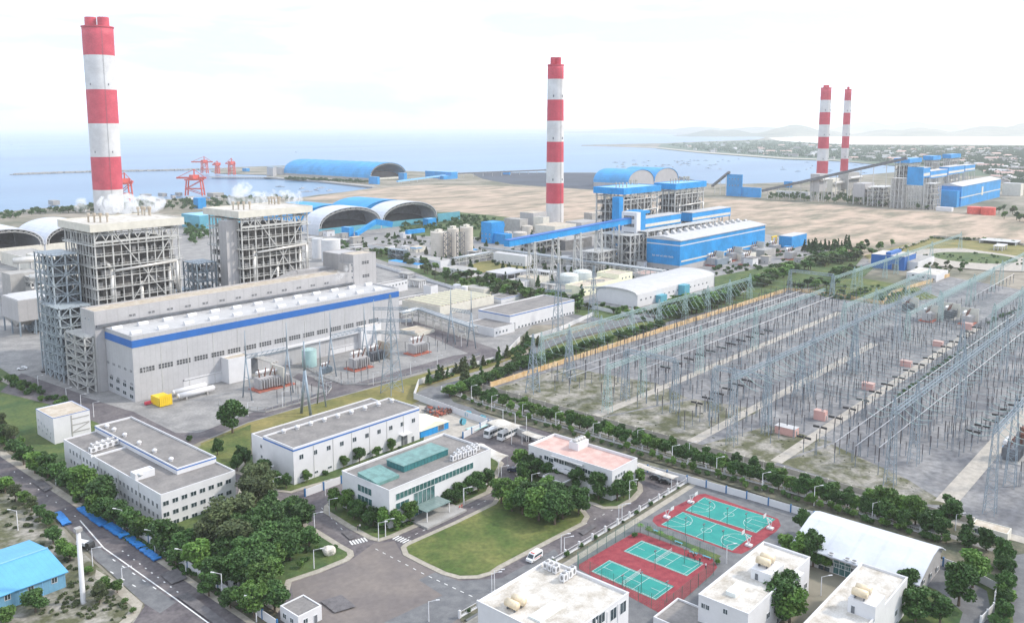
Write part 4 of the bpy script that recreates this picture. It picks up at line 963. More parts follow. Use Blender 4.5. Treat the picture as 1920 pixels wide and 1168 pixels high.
# white and blue transfer tower on braced legs
tb=B(1192,500,399,1166,1219)
T=thing('transfer_tower','white and blue transfer tower on braced white legs left of the blue hall','tower',(tb.x0,tb.y0,0))
zb_=RX(1170,446,tb.x0)[1]
s=mb(); s.box(tb.x0,tb.y0,zb_,tb.x0+6,tb.y1,tb.t); s.build('white_block',M['white'],T)
s=mb(); s.box(tb.x0+6,tb.y0+.2,zb_+20,tb.x1,tb.y1,tb.t+.5); s.box(tb.x0+6,tb.y0+.3,zb_,tb.x0+14,tb.y1-.1,zb_+20); s.build('blue_block',M['bluep'],T)
for k,zz in enumerate((.80,.5,.18)): win(T,tb,'L',(tb.y0+tb.y1)/2,zb_+(tb.t-zb_)*zz,10,2.6,'lou')
for x in (tb.x0+.8,tb.x0+13):
    for y in (tb.y0+.8,tb.y1-.8): s=mb(); s.box(x-.8,y-.8,0,x+.8,y+.8,zb_); s.build('leg',M['steel'],T)
s=mb()
for k in range(2):
    z0,z1=zb_*k/2,zb_*(k+1)/2
    for (xa,ya,xb,yb) in ((tb.x0+.8,tb.y0+.8,tb.x0+.8,tb.y1-.8),(tb.x0+.8,tb.y0+.8,tb.x0+13,tb.y0+.8)):
        s.beam((xa,ya,z0),(xb,yb,z1),.7); s.beam((xb,yb,z0),(xa,ya,z1),.7); s.beam((xa,ya,z1),(xb,yb,z1),.9)
s.build('bracing',M['steel'],T)
# blue conveyor climbing to it
yc=(tb.y0+tb.y1)/2; a=RY(950,457,yc); c=RY(1166,414,yc)
T=thing('conveyor','long blue covered conveyor climbing to the white and blue tower','conveyor',(a[0],yc,0))
s=mb(); s.beam((a[0],yc,a[1]),(tb.x0,yc,c[1]-1),5,4.2); s.build('gallery',M['bluep'],T)
s=mb(); s.beam((a[0],yc,a[1]+2.4),(tb.x0,yc,c[1]+1.4),5.6,.5); s.build('roof',M['blued'],T)
for t in (.18,.36,.54,.72,.88):
    x=a[0]+(tb.x0-a[0])*t; z=a[1]+(c[1]-a[1])*t-2
    s=mb(); 
    for dy in (-2.5,2.5): s.beam((x-1.5,yc+dy*1.6,0),(x-.6,yc+dy,z),.6); s.beam((x+1.5,yc+dy*1.6,0),(x+.6,yc+dy,z),.6)
    for k in range(4):
        zz=z*(k+1)/4; s.beam((x,yc-2.6,zz),(x,yc+2.6,zz),.4); s.beam((x,yc-3.4,z*k/4),(x,yc+2.8,zz),.35)
    s.build('trestle',M['steel'],T)
def hs(name,label,cat,a,wall='white',roof='roofgrey',wins=(),z=0,**k):
    q=B(*a,z); T=house(name,label,cat,q,wall,roof,**k)
    for w_ in wins: wrow(T,q,*w_)
    return q,T
I='industrial building'
q,T=hs('crusher_house','bright blue crusher house at the foot of the long blue conveyor',I,(922,457,418,902,945),'bluep','bluep',par=.3,wins=[('L',(904,446),(918,448),3,1.2,1.2),('L',(904,438),(918,440),3,1.2,1.2)])
q,T=hs('crusher_annex','lower blue block joined to the crusher house',I,(947,459,440,924,960),'bluep','bluep',par=.3)
s=mb(); y_=P(905,455)[1]; s.beam((P(880,440)[0],y_+18,12),(P(905,440)[0]+4,y_+18,12),4,4); tag(s.build('conveyor_gallery',M['bluep'],loc=(*P(885,440),0)),'short blue conveyor gallery left of the crusher house','conveyor gallery')
# equipment and buildings around the middle chimney
for k,(a,lab,w_) in enumerate((((975,437,412,945,990),'tan square plant block left of the middle chimney','concrete'),((1000,432,400,975,1025),'pale grey absorber block left of the middle chimney','greypanel'),((1018,436,408,1000,1030),'tall grey block touching the middle chimney','cream'),
   ((1040,452,425,1003,1080),'pale flat roofed fan building before the middle chimney','cream'),((1090,440,418,1060,1125),'grey duct building right of the middle chimney','greypanel'),((1110,420,400,1095,1135),'tan plant block before the left blue boiler house','concrete'),((1060,470,452,1000,1110),'dark precipitator block under the blue conveyor','concdark'))):
    hs('plant_block',lab,I,a,w_,'tan' if k%2 else 'concrete',par=.4)
def tank(px,yb,yt,wpx,m,label,dome=.12,cat='tank',name='storage_tank',grp=None,rail=True):
    x,y=P(px,yb); D=math.hypot(x,y); r=wpx/2/F_*D; x+=fx*r*0; h=hgt(x,y,yt)
    T=thing(name,label,cat,(x,y,0),grp)
    s=mb(); s.lathe(x,y,[(r,0),(r,h)],28,top=False); s.build('shell',M[m],T,smooth=True)
    s=mb(); s.lathe(x,y,[(r*1.01,h),(r*.9,h+r*dome*.5),(r*.5,h+r*dome),(.05,h+r*dome*1.15)],28); s.build('roof',M[m],T,smooth=True)
    if rail:
        s=mb()
        for i in range(20):
            t=2*math.pi*i/20; u=2*math.pi*(i+1)/20; p0=(x+r*math.cos(t),y+r*math.sin(t),h+1.1); p1=(x+r*math.cos(u),y+r*math.sin(u),h+1.1); s.beam(p0,p1,.12); s.beam((p0[0],p0[1],h),p0,.12)
        s.build('railing',M['steel'],T)
    return T
tank(988,436,424,22,'silo','round beige tank left of the middle chimney'); tank(975,452,436,26,'silo','wide beige tank behind the blue conveyor')
for px,yb,yt,w_,lab in ((823,484,435,31,'beige ribbed ash silo, left of the three'),(850,481,429,22,'beige ribbed ash silo, middle of the three'),(875,478,426,25,'beige ribbed ash silo, right of the three')):
    T=tank(px,yb,yt,w_,'silo',lab,.05,'silo','silo')
    x,y=P(px,yb); s=mb(); h=hgt(x,y,yt); D=math.hypot(x,y); r=w_/2/F_*D
    s.box(x-2,y-2,h,x+2,y+2,h+2.5); s.box(x-r*.6,y-.6,h+1,x+r*.6,y+.6,h+2); s.build('top_house',M['cream'],T)
for px in (839.5,864):
    x,y=P(px,487); s=mb(); lattice(s,x,y,0,hgt(x,y,436),5,5,9,.45,.3); tag(s.build('stair_tower',M['concdark'],loc=(x,y,0)),'dark open stair tower %s of the beige silos'%('between the left and middle' if px<850 else 'between the middle and right'),'stair tower')
tank(596,484,447,20,'stackwhite','pale silo half behind another, right of the second boiler house',.05,'silo','silo')
tank(621,489,449,35,'stackwhite','wide pale silo behind the grey transfer tower',.05,'silo','silo')
tank(1067,532,516,36,'tank','white domed tank, left of the pair beside the yellow building',.22)
tank(1092,527,510,36,'tank','white domed tank, right of the pair beside the yellow building',.22)
tank(1068,509,499,15,'rooflight','small white tank behind the pair of domed tanks, left one',.2); tank(1084,505,496,15,'rooflight','small white tank behind the pair of domed tanks, right one',.2)
tank(1193,512,505,7,'white','tiny white ball tank by the pink roofed workshop, left one',.8,rail=False); tank(1206,513,506,7,'white','tiny white ball tank by the pink roofed workshop, right one',.8,rail=False)
tank(580.5,686,655,27,'tankg','pale green cylindrical tank standing by the grey turbine hall',.1)
tank(857,548,534,15,'white','small white round filter tank behind the yellow ribbed treatment basin, left one',.2,rail=False); tank(871,552,537,13,'white','small white round filter tank behind the yellow ribbed treatment basin, right one',.2,rail=False)
# ---- mid distance works
q,T=hs('warehouse_annex','low white building with a row of small windows, above the grass plot',I,(985,501,481,925,997),'white','rooflight',par=.3,wins=[('L',(930,489),(978,496),9,1.0,1.4)])
def canopy(label,a,roofm='rooflight',th=.5,nx=4,ny=3,col='white',name='canopy',group=None,c=.35):
    q=B(*a); T=thing(name,label,'canopy',(q.x0,q.y0,0),group)
    s=mb(); s.box(q.x0,q.y0,q.h-th,q.x1,q.y1,q.h); s.build('roof',M[roofm],T)
    for i in range(nx):
        for j in range(ny):
            x=q.x0+.8+(q.x1-q.x0-1.6)*i/(nx-1); y=q.y0+.8+(q.y1-q.y0-1.6)*j/(ny-1); s=mb(); s.box(x-c,y-c,0,x+c,y+c,q.h-th); s.build('column',M[col],T)
    return q,T
canopy('big pale sheet canopy on white columns, left of two by the treatment works',(951,528,515,910,995)); canopy('pale sheet canopy on white columns, right of two by the treatment works',(1035,526,512,990,1048))
hs('treatment_house','cream treatment building under the two pale canopies',I,(1001,538,523,969,1030),'cream','tan'); hs('treatment_house','small white treatment building with a flat roof, before the cream one',I,(975,541,529,948,993),'white','concrete')
canopy('small open canopy between treatment works and lattice mast',(1040,547,535,1012,1050),'concrete'); 
q,T=hs('water_works','pale yellow two part building with a row of small windows',I,(1093,556,538,1060,1162),'yellowwall','tan',wins=[('R',(1097,547),(1155,533),9,1.6,.9)])
q,T=hs('water_works','taller pale yellow block with paired windows',I,(1160,539,515,1119,1186),'yellowwall','tan',wins=[('R',(1167,522),(1180,519),3,1.2,1.2),('R',(1167,532),(1180,529),3,1.2,1.2)])
hs('workshop','pinkish low workshop behind the arched warehouse',I,(1210,524,515,1186,1236),'white','pinkroof',par=.2)
g=B(1195,577,553.4,1118,1338.6); pk=g.h+3.2
T=arch('warehouse','long pale arched warehouse with light roof strips beside the first gantry',g,'x',g.h,pk,'rooflight','white',openend=False,cat='warehouse',n=10)
wrow(T,g,'R',(1202,562),(1325,530),16,1.6,1.0)
s=mb(); q0=RY(1235,560,g.y0); s.box(q0[0]-4,g.y0-4,0,q0[0]+4,g.y0-.1,5); s.build('porch',M['tealwall'],T); q0=RY(1277,545,g.y0); s=mb(); s.box(q0[0]-4,g.y0-5,0,q0[0]+3,g.y0-.1,8); s.build('porch',M['tealwall'],T)
q,T=hs('main_store','long white building with blue rim and grey roof before the treatment works','building',(956,620,591,897,1077),'white','roofgrey',band='blued',bz=(.5,.5),wins=[('R',(973,613),(1052,592),14,1.3,1.2),('R',(1058,590),(1074,586),4,1.3,1.2)])
win(T,q,'R',RY(963,612,q.y0)[0],2.0,2.6,4.0,'door')
q2=B(927,632,616,872,955); q2.x1=q.x0-.02; T=house('store_annex','lower flat roofed white annex at the left end of the blue rimmed building','building',q2,'white','roofgrey',par=.4); wrow(T,q2,'R',(931,624),(950,619),4,1.1,1.2)
q,T=hs('filter_basin','yellow ribbed filter basin building of the treatment works',I,(825,592,576,754,926),'cream','tan',par=.3)
for i in range(18):
    x=q.x0+2+(q.x1-q.x0-4)*i/17; s=mb(); s.box(x-.35,q.y0+1,q.t,x+.35,q.y1-1,q.t+.6); s.build('channel_rib',M['yellowwall' if i%2 else 'cream'],T)
hs('chemical_house','small cream building with a grey roof behind the ribbed basin',I,(907,556,542.5,871,923),'cream','concrete',par=.2)
hs('pump_house','low white stepped building between ribbed basin and blue rimmed building',I,(940,569,560,913,982),'white','roofgrey',par=.4,band='blued',bz=(.3,.3)); hs('pump_house','small white block on the far side of the ribbed basin',I,(945,557,552,920,967),'white','roofgrey',par=.2)
hs('plant_office','white building with small square windows beyond the end of the grey hall',I,(700,556,536,690,764),'white','roofgrey',par=.5,wins=[('R',(731,537),(761,530),6,1.1,1.1)])
hs('plant_wall_house','small plain white block right of the grey hall',I,(808,553,537,794,821),'white','roofgrey',par=.3); hs('low_basin','long low white walled basin right of the grey hall',I,(748,572,564,735,806),'white','roofgrey',par=.6)
canopy('small grey open canopy near the tree belt, left of two',(765,523,514,746,778),'concrete'); canopy('small grey open canopy near the tree belt, right of two',(786,540,527,765,800),'concrete')
hs('sludge_pit','round tan pit inside a low pale wall',I,(783,631,625,750,815),'cream','tan',par=.5)
q,T=hs('workshop','white workshop with small windows left of the beige silos',I,(826,503,490,772,849),'white','concrete',par=.3,wins=[('L',(780,489),(820,497),4,1.4,1.2)])
q,T=hs('workshop','white workshop at the edge of the tree belt, below the beige silos',I,(871,522,507,832,894),'white','concrete',par=.3,wins=[('L',(848,508),(862,512),3,1.4,1.2)])
hs('low_blue_roof','long low blue roofed shed left of the white workshop',I,(783,504,497,728,796),'white','bluep',par=0)
frame('pipe_structure','open steel pipe frame above the low blue roof',B(757,488,470,728,765),4,3,2,'galv')
q,T=hs('control_house','white building with a line of small windows behind the grey transfer tower',I,(722,477,463,687,741),'white','roofgrey',par=.3,wins=[('L',(690,465),(716,471),7,1.1,1.1)])
hs('small_house','small cream block left of the beige silos',I,(780,474,464,768,798),'cream','tan',par=.2); hs('small_house','small white flat block near the blue conveyor piece',I,(756,447,437,748,771),'white','concrete',par=.2)
hs('transfer_house','pale blue and white transfer house before the white arched sheds',I,(655,446,427,640,663),'bluep','bluer',par=.2)
hs('transfer_house','bright blue transfer house right of the white arched sheds',I,(803,426,411,793,818),'bluep','bluer',par=.2)
s=mb(); y_=P(780,448)[1]; s.beam((P(760,450)[0],y_,8),(P(810,448)[0],y_,8),4,4); tag(s.build('conveyor_gallery',M['bluep'],loc=(*P(760,450),0)),'blue conveyor gallery reaching the beige silos','conveyor gallery')
s=mb(); s.beam((*P(668,446),4),(*P(705,440),14),4,4); s.beam((*P(705,440),14),(*P(735,438),10),5,6); tag(s.build('conveyor_gallery',M['bluep'],loc=(*P(668,446),0)),'bent blue conveyor gallery in front of the white arched sheds','conveyor gallery')
hs('tall_blue_house','bright blue house behind the left boiler roof',I,(372,392,372,362,386),'bluep','bluep',par=.2); hs('wide_blue_house','pale blue low building between the two boiler houses',I,(375,430,405,340,450),'tealwall','bluer',par=.2)
# long pipe racks
def rack(label,pa,pb,z,w_=5,n=14):
    a=Vector((*P(*pa),z)); c=Vector((*P(*pb),z)); s=mb(); d=(c-a).normalized(); p=d.cross(Vector((0,0,1)))*w_/2
    T=thing('pipe_rack',label,'pipe rack',(a.x,a.y,0))
    for k in range(5):
        o=p*(-1+k*.5); s=mb(); s.cyl(a+o,c+o,.4,n=8); s.build('pipe',M['alum' if k%2 else 'galv'],T,smooth=True)
    s=mb()
    for dz in (-.8,-3.5):
        s.beam(a+p*1.1+Vector((0,0,dz)),c+p*1.1+Vector((0,0,dz)),.4); s.beam(a-p*1.1+Vector((0,0,dz)),c-p*1.1+Vector((0,0,dz)),.4)
    for i in range(n*2): 
        t=i/(n*2); u=(i+1)/(n*2); s.beam(a+(c-a)*t-p*1.1+Vector((0,0,-.8 if i%2 else -3.5)),a+(c-a)*u-p*1.1+Vector((0,0,-3.5 if i%2 else -.8)),.22)
    s.build('truss',M['steel'],T)
    for i in range(n):
        q=a+(c-a)*(i+.5)/n; s=mb()
        for sg in (-1,1): s.beam(q+p*sg*1.1-Vector((0,0,z)),q+p*sg*1.1,.5)
        s.beam(q-p*1.1-Vector((0,0,z*.5)),q+p*1.1-Vector((0,0,z*.5)),.4); s.build('trestle',M['steel'],T)
rack('long steel pipe rack running below the blue conveyor to the white and blue tower',(905,482),(1245,530),9,6,20)
rack('steel pipe rack in front of the beige silos',(850,500),(925,486),7,5,6)
rack('pipe rack crossing from the grey hall towards the blue rimmed building',(785,602),(890,640),8,4,7)
rack('pipe rack leaving the far end of the grey hall',(750,612),(785,602),8,4,3)
frame('coal_mill_frame','dark open steel frame under the left blue boiler house',Bx(sb.x0-34,bh.y1+4,sb.x0-2,sb.y1-30,0,sb.h*.44),6,5,4,'steel',col=.9)
frame('braced_structure','low braced frame left of the blue boiler house',Bx(sb.x0-64,bh.y1+14,sb.x0-36,sb.y1-35,0,sb.h*.26),5,4,3,'steel',col=.8)
frame('pipe_structure','open frame of pipes under the blue conveyor near the chimney',B(1000,478,455,965,1060),6,3,2,'steel')
hs('blue_store','small bright blue store right of the blue turbine hall',I,(1484,466,444,1461,1513),'bluep','rooflight',par=0)
s=mb(); q=P(1447,466); 
for dx in (0,9): s.beam((q[0]+dx,q[1],0),(q[0]+dx,q[1],11),.9)
s.beam((q[0]-1,q[1],11),(q[0]+10,q[1],11),1.2); tag(s.build('gantry_crane',M['yellow'],loc=(*q,0)),'small yellow gantry crane left of the bright blue store','crane')
# park buildings
q=B(1695,508,482,1634,1718); T=house('park_hall','dark blue hall with a white roof by the switchyard garden','building',q,'blued','whiteroof',par=0)
s=mb(); s.box(q.x0+1,(q.y0+q.y1)/2-2,q.t+.2,q.x1-2,(q.y0+q.y1)/2+2,q.t+2.4); s.build('roof_monitor',M['blued'],T); win(T,q,'L',q.y0+7,2.6,5,4.5,'door')
hs('park_annex','white low annex right of the dark blue hall','building',(1720,508,492,1690,1752),'white','concrete',par=.2)
q,T=hs('control_building','long white single storey building with windows above the switchyard','building',(1755,529,516,1700,1778),'white','whiteroof',par=.2,wins=[('L',(1712,516),(1750,524),5,1.6,1.2)])
canopy('tiny white pavilion in the park',(1880,472,462,1862,1890),'white',nx=3,ny=3); canopy('long pale roof at the back of the park',(1905,462,455,1835,1915),'rooflight',nx=5,ny=3)
# ================================================================ far blue power station
h3=B(1801,388,350,1757,1877)
T=thing('turbine_hall','distant blue turbine hall with a pale roof near the two far chimneys','industrial building',(h3.x0,h3.y0,0))
walls(h3,0).build('wall',M['bluep'],T); ym=(h3.y0+h3.y1)/2
s=mb(); s.prism([(h3.y0-1,h3.t),(h3.y1+1,h3.t),(ym,h3.t+4)],'x',h3.x0-1,h3.x1+1); s.build('roof',M['rooflight'],T)
ring(h3,h3.h*.42,h3.h*.47,.2,False).build('pale_stripe',M['cream'],T)
s=mb(); s.box(h3.x0-14,h3.y0+2,0,h3.x0,h3.y1+2,h3.h*.8); s.build('side_block',M['bluep'],T)
x_=RY(1842,355,h3.y0); s=mb(); s.box(x_[0]-5,h3.y0-.3,x_[1]-9,x_[0]+5,h3.y0,x_[1]+4); s.build('pale_panel',M['cream'],T)
Yg=h3.y1+20
for xl,xr,yt,yb_,lab in ((1729,1745,316,334,'blue gallery next to the far blue tower, first section'),(1745,1777,322,335,'far blue bunker gallery, middle section'),(1779,1809,314,328,'far blue bunker gallery, third section'),(1810,1829,311,322,'far blue bunker gallery, last section on the right')):
    gallery(lab,xl,xr,yt,yb_,Yg,14,4)
for (xn,yn,xl,xr),lab in (((1706,298,1676,1729),'far blue roofed open boiler house, left of three'),((1750,293,1731,1765),'far blue roofed open boiler house, middle of three'),((1783,290,1767,1802),'far blue roofed open boiler house, right of three')):
    q=slabbox(xn,yn,xl,xr,Yg+45)
    boiler(lab,q,7,5,4,6,slabm='bluep',col=1.2,vents=False)
q=B(1727,392,314,1702,1733)
T=thing('transfer_tower','distant blue transfer tower on tall lattice legs','tower',(q.x0,q.y0,0))
zb_=RX(1715,348,q.x0)[1]; s=mb(); s.box(q.x0,q.y0,zb_,q.x1,q.y1,q.h); s.build('wall',M['bluep'],T)
s=mb()
n_=6
for i in range(n_+1):
    y=q.y0+(q.y1-q.y0)*i/n_; s.beam((q.x0,y,0),(q.x0,y,zb_),.9)
for k in range(5):
    z0,z1=zb_*k/5,zb_*(k+1)/5; s.beam((q.x0,q.y0,z1),(q.x0,q.y1,z1),.8)
    for i in range(n_):
        ya,yb=q.y0+(q.y1-q.y0)*i/n_,q.y0+(q.y1-q.y0)*(i+1)/n_; s.beam((q.x0,ya,z0),(q.x0,yb,z1),.6); s.beam((q.x0,yb,z0),(q.x0,ya,z1),.6)
for x in (q.x1-.5,): 
    for y in (q.y0,q.y1): s.beam((x,y,0),(x,y,zb_),1)
s.build('lattice_legs',M['steel'],T)
for a,lab,m_ in (((1535,378,327,1520,1550),'grey precipitator block left of the far chimneys','greypanel'),((1560,374,336,1551,1584),'tan filter block below the thicker far chimney','cream'),((1588,372,325,1572,1612),'brownish block behind the thinner far chimney','concrete'),((1620,384,345,1600,1640),'pale plant block right of the far chimneys','greypanel')):
    q=B(*a); T=thing('filter_block',lab,I,(q.x0,q.y0,0)); s=mb(); s.box(q.x0,q.y0,q.h*.35,q.x1,q.y1,q.h); s.build('casing',M[m_],T); 
    for i in range(3):
        for y in (q.y0+1,q.y1-1):
            x=q.x0+1+(q.x1-q.x0-2)*i/2; s=mb(); s.box(x-.8,y-.8,0,x+.8,y+.8,q.h*.35); s.build('leg',M['steel'],T)
    s=mb(); s.cyl((q.x0,q.y0-3,q.h*.8),(q.x1,q.y0-3,q.h*.8),2.5,n=8); s.build('duct',M['alum'],T)
for a,lab in (((1655,388,352,1628,1680),'dense open steel frame between far filters and blue tower'),((1690,391,335,1672,1702),'tall open steel frame left of the far blue tower'),((1750,394,345,1734,1765),'open steel frame right of the far blue tower')):
    frame('steel_structure',lab,B(*a),5,4,5,'steel',col=1.0)
hs('blue_tower_house','tall plain blue tower house across the sandy field',I,(1390,369,328,1363,1393),'bluep','bluep',par=0,wins=[('L',(1368,336),(1384,336),4,1.6,1.6),('L',(1368,348),(1384,348),4,1.6,1.6)])
hs('blue_low_house','low blue block right of the tall plain blue tower house',I,(1425,371,352.5,1392,1428),'bluep','rooflight',par=0)
hs('blue_hut','small blue house on the bay shore',I,(1482,352,341,1470,1486),'bluep','bluep',par=0)
hs('white_store','long white store behind young trees, across the sandy field',I,(1515,372,361,1456,1519),'white','rooflight',par=0)
hs('white_wall_block','long white low building at the foot of the distant blue hall',I,(1784,397,390,1755,1788),'white','white',par=0)
hs('pale_block','tall pale block right of the distant blue hall',I,(1913,368,345,1880,1920),'cream','rooflight',par=0)
tank(1826,401,388,21,'redo','round orange red tank by the distant blue hall, left one',.05,rail=False); tank(1853,403,389,21,'redo','round orange red tank by the distant blue hall, right one',.05,rail=False)
def conv(label,a,c,za,zc,w_=3,m='steeld',n=8):
    p0=Vector((*P(*a),za)); p1=Vector((*P(*c),zc)); T=thing('conveyor',label,'conveyor',(p0.x,p0.y,0)); s=mb(); s.beam(p0,p1,w_,w_*.8); s.build('gallery',M[m],T)
    for i in range(n):
        q=p0+(p1-p0)*(i+.5)/n; s=mb(); s.beam((q.x,q.y,0),q,.8); s.build('trestle',M['steel'],T)
conv('thin dark conveyor climbing to the far blue boiler houses',(1429,372),(1695,388),12,70,5,'steeld',12)
conv('thin conveyor entering the tall plain blue tower house',(1335,362),(1366,368),12,40,4,'steeld',3)
conv('long low conveyor from the blue shore house to the dark coal yard',(1030,325),(860,334),8,10,4,'steeld',10)
conv('long low conveyor from the arched storage shed to the blue shore house',(855,333),(745,346),8,6,4,'bluer',8)
for a,lab in (((846,336,323,797,858),'blue junction house on the shore, largest'),((832,337,330,822,846),'small blue block before the shore junction house'),((955,328,321,943,958),'tiny blue house at the edge of the coal yard'),((708,346,332,691,712),'bright blue house left of the arched storage shed mouth'),((758,338,325,747,763),'bright blue house right of the arched storage shed mouth'),((512,331,314,500,518),'grey blue house on the harbour quay'),((530,328,314,517,534),'pale house next to the grey blue one on the quay'),((462,322,316,454,468),'small bright blue house on the pier')):
    hs('junction_house',lab,I,a,'bluep' if 'blue' in lab and 'grey' not in lab else 'greypanel','bluer',par=0)
# ================================================================ harbour: quay, cranes, breakwater
def wstrip(pts,w_,z,thick):
    s=mb()
    for a,c in zip(pts,pts[1:]):
        A=Vector(P(*a)); Bq=Vector(P(*c)); d=(Bq-A).normalized(); p=Vector((-d.y,d.x))*w_/2; A-=d*w_*.3; Bq+=d*w_*.3
        s.poly([tuple(A-p),tuple(A+p),tuple(Bq+p),tuple(Bq-p)],z,thick)
    return s
rk=mb(); rr=random.Random(5); pts=[(32,327),(120,324),(180,322),(300,320),(420,317)]
wstrip(pts,14,2.4,4).build('breakwater',M['concrete'])['kind']='structure'
rocks=mb()
for a,c in zip(pts,pts[1:]):
    A=Vector(P(*a)); Bq=Vector(P(*c))
    for i in range(160):
        q=A+(Bq-A)*rr.random(); q+=Vector((rr.uniform(-14,14),rr.uniform(-14,14))); r=rr.uniform(1.2,3); rocks.box(q.x-r,q.y-r,-2,q.x+r,q.y+r,rr.uniform(.3,3.2))
o=rocks.build('breakwater_rocks',M['concrete']); tag(o,'rough armour stones along the breakwater','rocks',kind='stuff')
q=wstrip([(398,334),(520,335)],16,3.0,1.2); o=q.build('quay',M['concrete']); o['kind']='structure'
q=wstrip([(500,334),(600,341),(702,352)],12,2.2,3); o=q.build('quay',M['concrete']); o['kind']='structure'
s=mb()
for i in range(40):
    A=Vector(P(398,334)); Bq=Vector(P(520,335)); q=A+(Bq-A)*i/39; s.cyl((q.x,q.y,-3),(q.x,q.y,2),.7,n=6)
o=s.build('quay_piles',M['steeld']); tag(o,'dark piles under the harbour quay','piles',kind='stuff')
def dockcrane(label,px,yb,yt,span,boomw,m='redo'):
    x,y=P(px,yb); h=hgt(x,y,yt); T=thing('dock_crane',label,'crane',(x,y,0)); ux,uy=rx,ry; s=mb()
    D=math.hypot(x,y); w_=span/F_*D/2; lg=h*.62
    for sx in(-1,1):
        for sy in (-1,1):
            s=mb(); px_,py_=x+ux*w_*sx+fx*6*sy,y+uy*w_*sx+fy*6*sy; s.beam((px_,py_,1),(x+ux*w_*.8*sx+fx*5*sy,y+uy*w_*.8*sx+fy*5*sy,lg),1.8); s.build('leg',M[m],T)
    s=mb()
    for sy in (-1,1):
        a=(x-ux*w_+fx*6*sy,y-uy*w_+fy*6*sy); c=(x+ux*w_+fx*6*sy,y+uy*w_+fy*6*sy)
        s.beam((*a,lg),(*c,lg),2.2); s.beam((*a,lg*.45),(*c,lg*.45),1.5); s.beam((*a,lg*.45),(*c,lg),1.0); s.beam((*c,lg*.1),(*a,lg*.45),.9)
    s.build('portal',M[m],T)
    bw=boomw/F_*D; s=mb(); s.beam((x-ux*bw*.6,y-uy*bw*.6,lg+3),(x+ux*bw*.4,y+uy*bw*.4,lg+3),3,3); s.build('boom',M[m],T)
    s=mb(); s.box(x-6,y-6,lg+1.5,x+6,y+6,lg+8); s.build('machine_house',M['cream' if h>60 else m],T)
    s=mb(); s.beam((x,y,lg+6),(x,y,h),1.6); s.beam((x,y,h),(x-ux*bw*.55,y-uy*bw*.55,lg+4),.8); s.beam((x,y,h),(x+ux*bw*.35,y+uy*bw*.35,lg+4),.8); s.build('mast',M[m],T)
dockcrane('orange red dock crane with a long boom, on the pier left of its twin',384,326,294,10,38)
dockcrane('orange red dock crane on the pier, right of the one with the long boom',435,329,297,10,18)
dockcrane('narrow orange red dock crane between the two larger pier cranes',408,327,302,5,14)
dockcrane('big red portal crane on the near harbour shore, fully in view',366,368,318,30,52)
dockcrane('big red portal crane partly hidden behind the tallest chimney',236,378,324,20,36)
s=mb()
for px,py,ph in ((96,384,377),(67,386,374),(20,392,386),(130,381,376)):
    pass
for i,(a,lab) in enumerate((((270,371,365,262,284),'small grey shed on the near harbour shore, left'),((305,369,363,296,313),'small grey shed on the near harbour shore, middle'),((335,368,362,328,342),'small grey shed on the near harbour shore, right'),((100,385,377,90,112),'dark shore house among trees at the far left'),((400,370,363,388,420),'small pinkish shed beneath the portal crane'))): hs('shore_shed',lab,'shed',a,'concrete','concrete',par=0)
# boats
BM=mb(); BM.prism([(-3,0),(3.2,0),(3.6,1.3),(-3.8,1.6)],'y',-1,1); BM.box(-1.4,-.7,1.3,1.0,.7,2.8); BM.beam((1.6,0,1.3),(1.6,0,4.5),.15)
first=None
rr=random.Random(11)
spots=[(525,351),(567,354),(593,357),(602,353),(618,358),(575,360),(555,286),(677,281),(22,272),(40,275)]
spots+=[(1496,322),(1513,305),(1437,299),(1470,300),(1385,299),(1366,303),(1355,300),(1620,325),(1612,328),(1660,315)]
for i in range(55): spots.append((1150+rr.random()*200,298+rr.random()*13+ rr.random()*8))
for i in range(14): spots.append((1360+rr.random()*280,300+rr.random()*25))
for i,(a,c) in enumerate(spots):
    x,y=P(a,c,-1.2)
    if proj(x,y,0)[1]<282 and i>9: continue
    if first is None:
        first=BM.build('fishing_boat',M['hullw'],loc=(0,0,0)); tag(first,'','boat'); o=first
    else: o=first.copy(); COL.objects.link(o)
    o.location=(x,y,-1.4); sc=1.5 if i<10 else 1.25; o.scale=(sc*2.0,sc*.8,sc*.6); o.rotation_euler=(0,0,rr.random()*6)
    if i<6: o['label']='small dark fishing boat in the harbour basin'; o['group']='boats in the harbour basin'
    elif i<10: o['label']='tiny boat far out on the open sea'; o['group']='boats on the open sea'
    else: o['label']='tiny dark fishing boat moored in the bay'; o['group']='boats moored in the bay'
# village houses round the bay
rr=random.Random(21); vh=None; HM={}
for k in range(4):
    s=mb(); w_,d_=rr.uniform(9,20),rr.uniform(7,11); s.box(-w_/2,-d_/2,0,w_/2,d_/2,5); s.k=1; s.prism([(-d_/2-.5,5),(d_/2+.5,5),(0,7.2)],'x',-w_/2-.5,w_/2+.5)
    me=bpy.data.meshes.new('house'); me.from_pydata(s.v,[],s.f); me.materials.append(M[('white','cream','white','greypanel')[k]]); me.materials.append(M[('concrete','pinkroof','rooflight','roofgrey')[k]]); me.polygons.foreach_set('material_index',s.m); HM[k]=me
def inpoly(x,y,p):
    c=False
    for i in range(len(p)):
        a,b_=p[i-1],p[i]
        if (a[1]>y)!=(b_[1]>y) and x<(b_[0]-a[0])*(y-a[1])/(b_[1]-a[1])+a[0]: c=not c
    return c
VIL=[(1250,273),(1440,268),(1600,276),(1920,280),(1960,360),(1880,345),(1830,318),(1700,308),(1670,307),(1560,298.5),(1470,296),(1310,284)]
n_=0
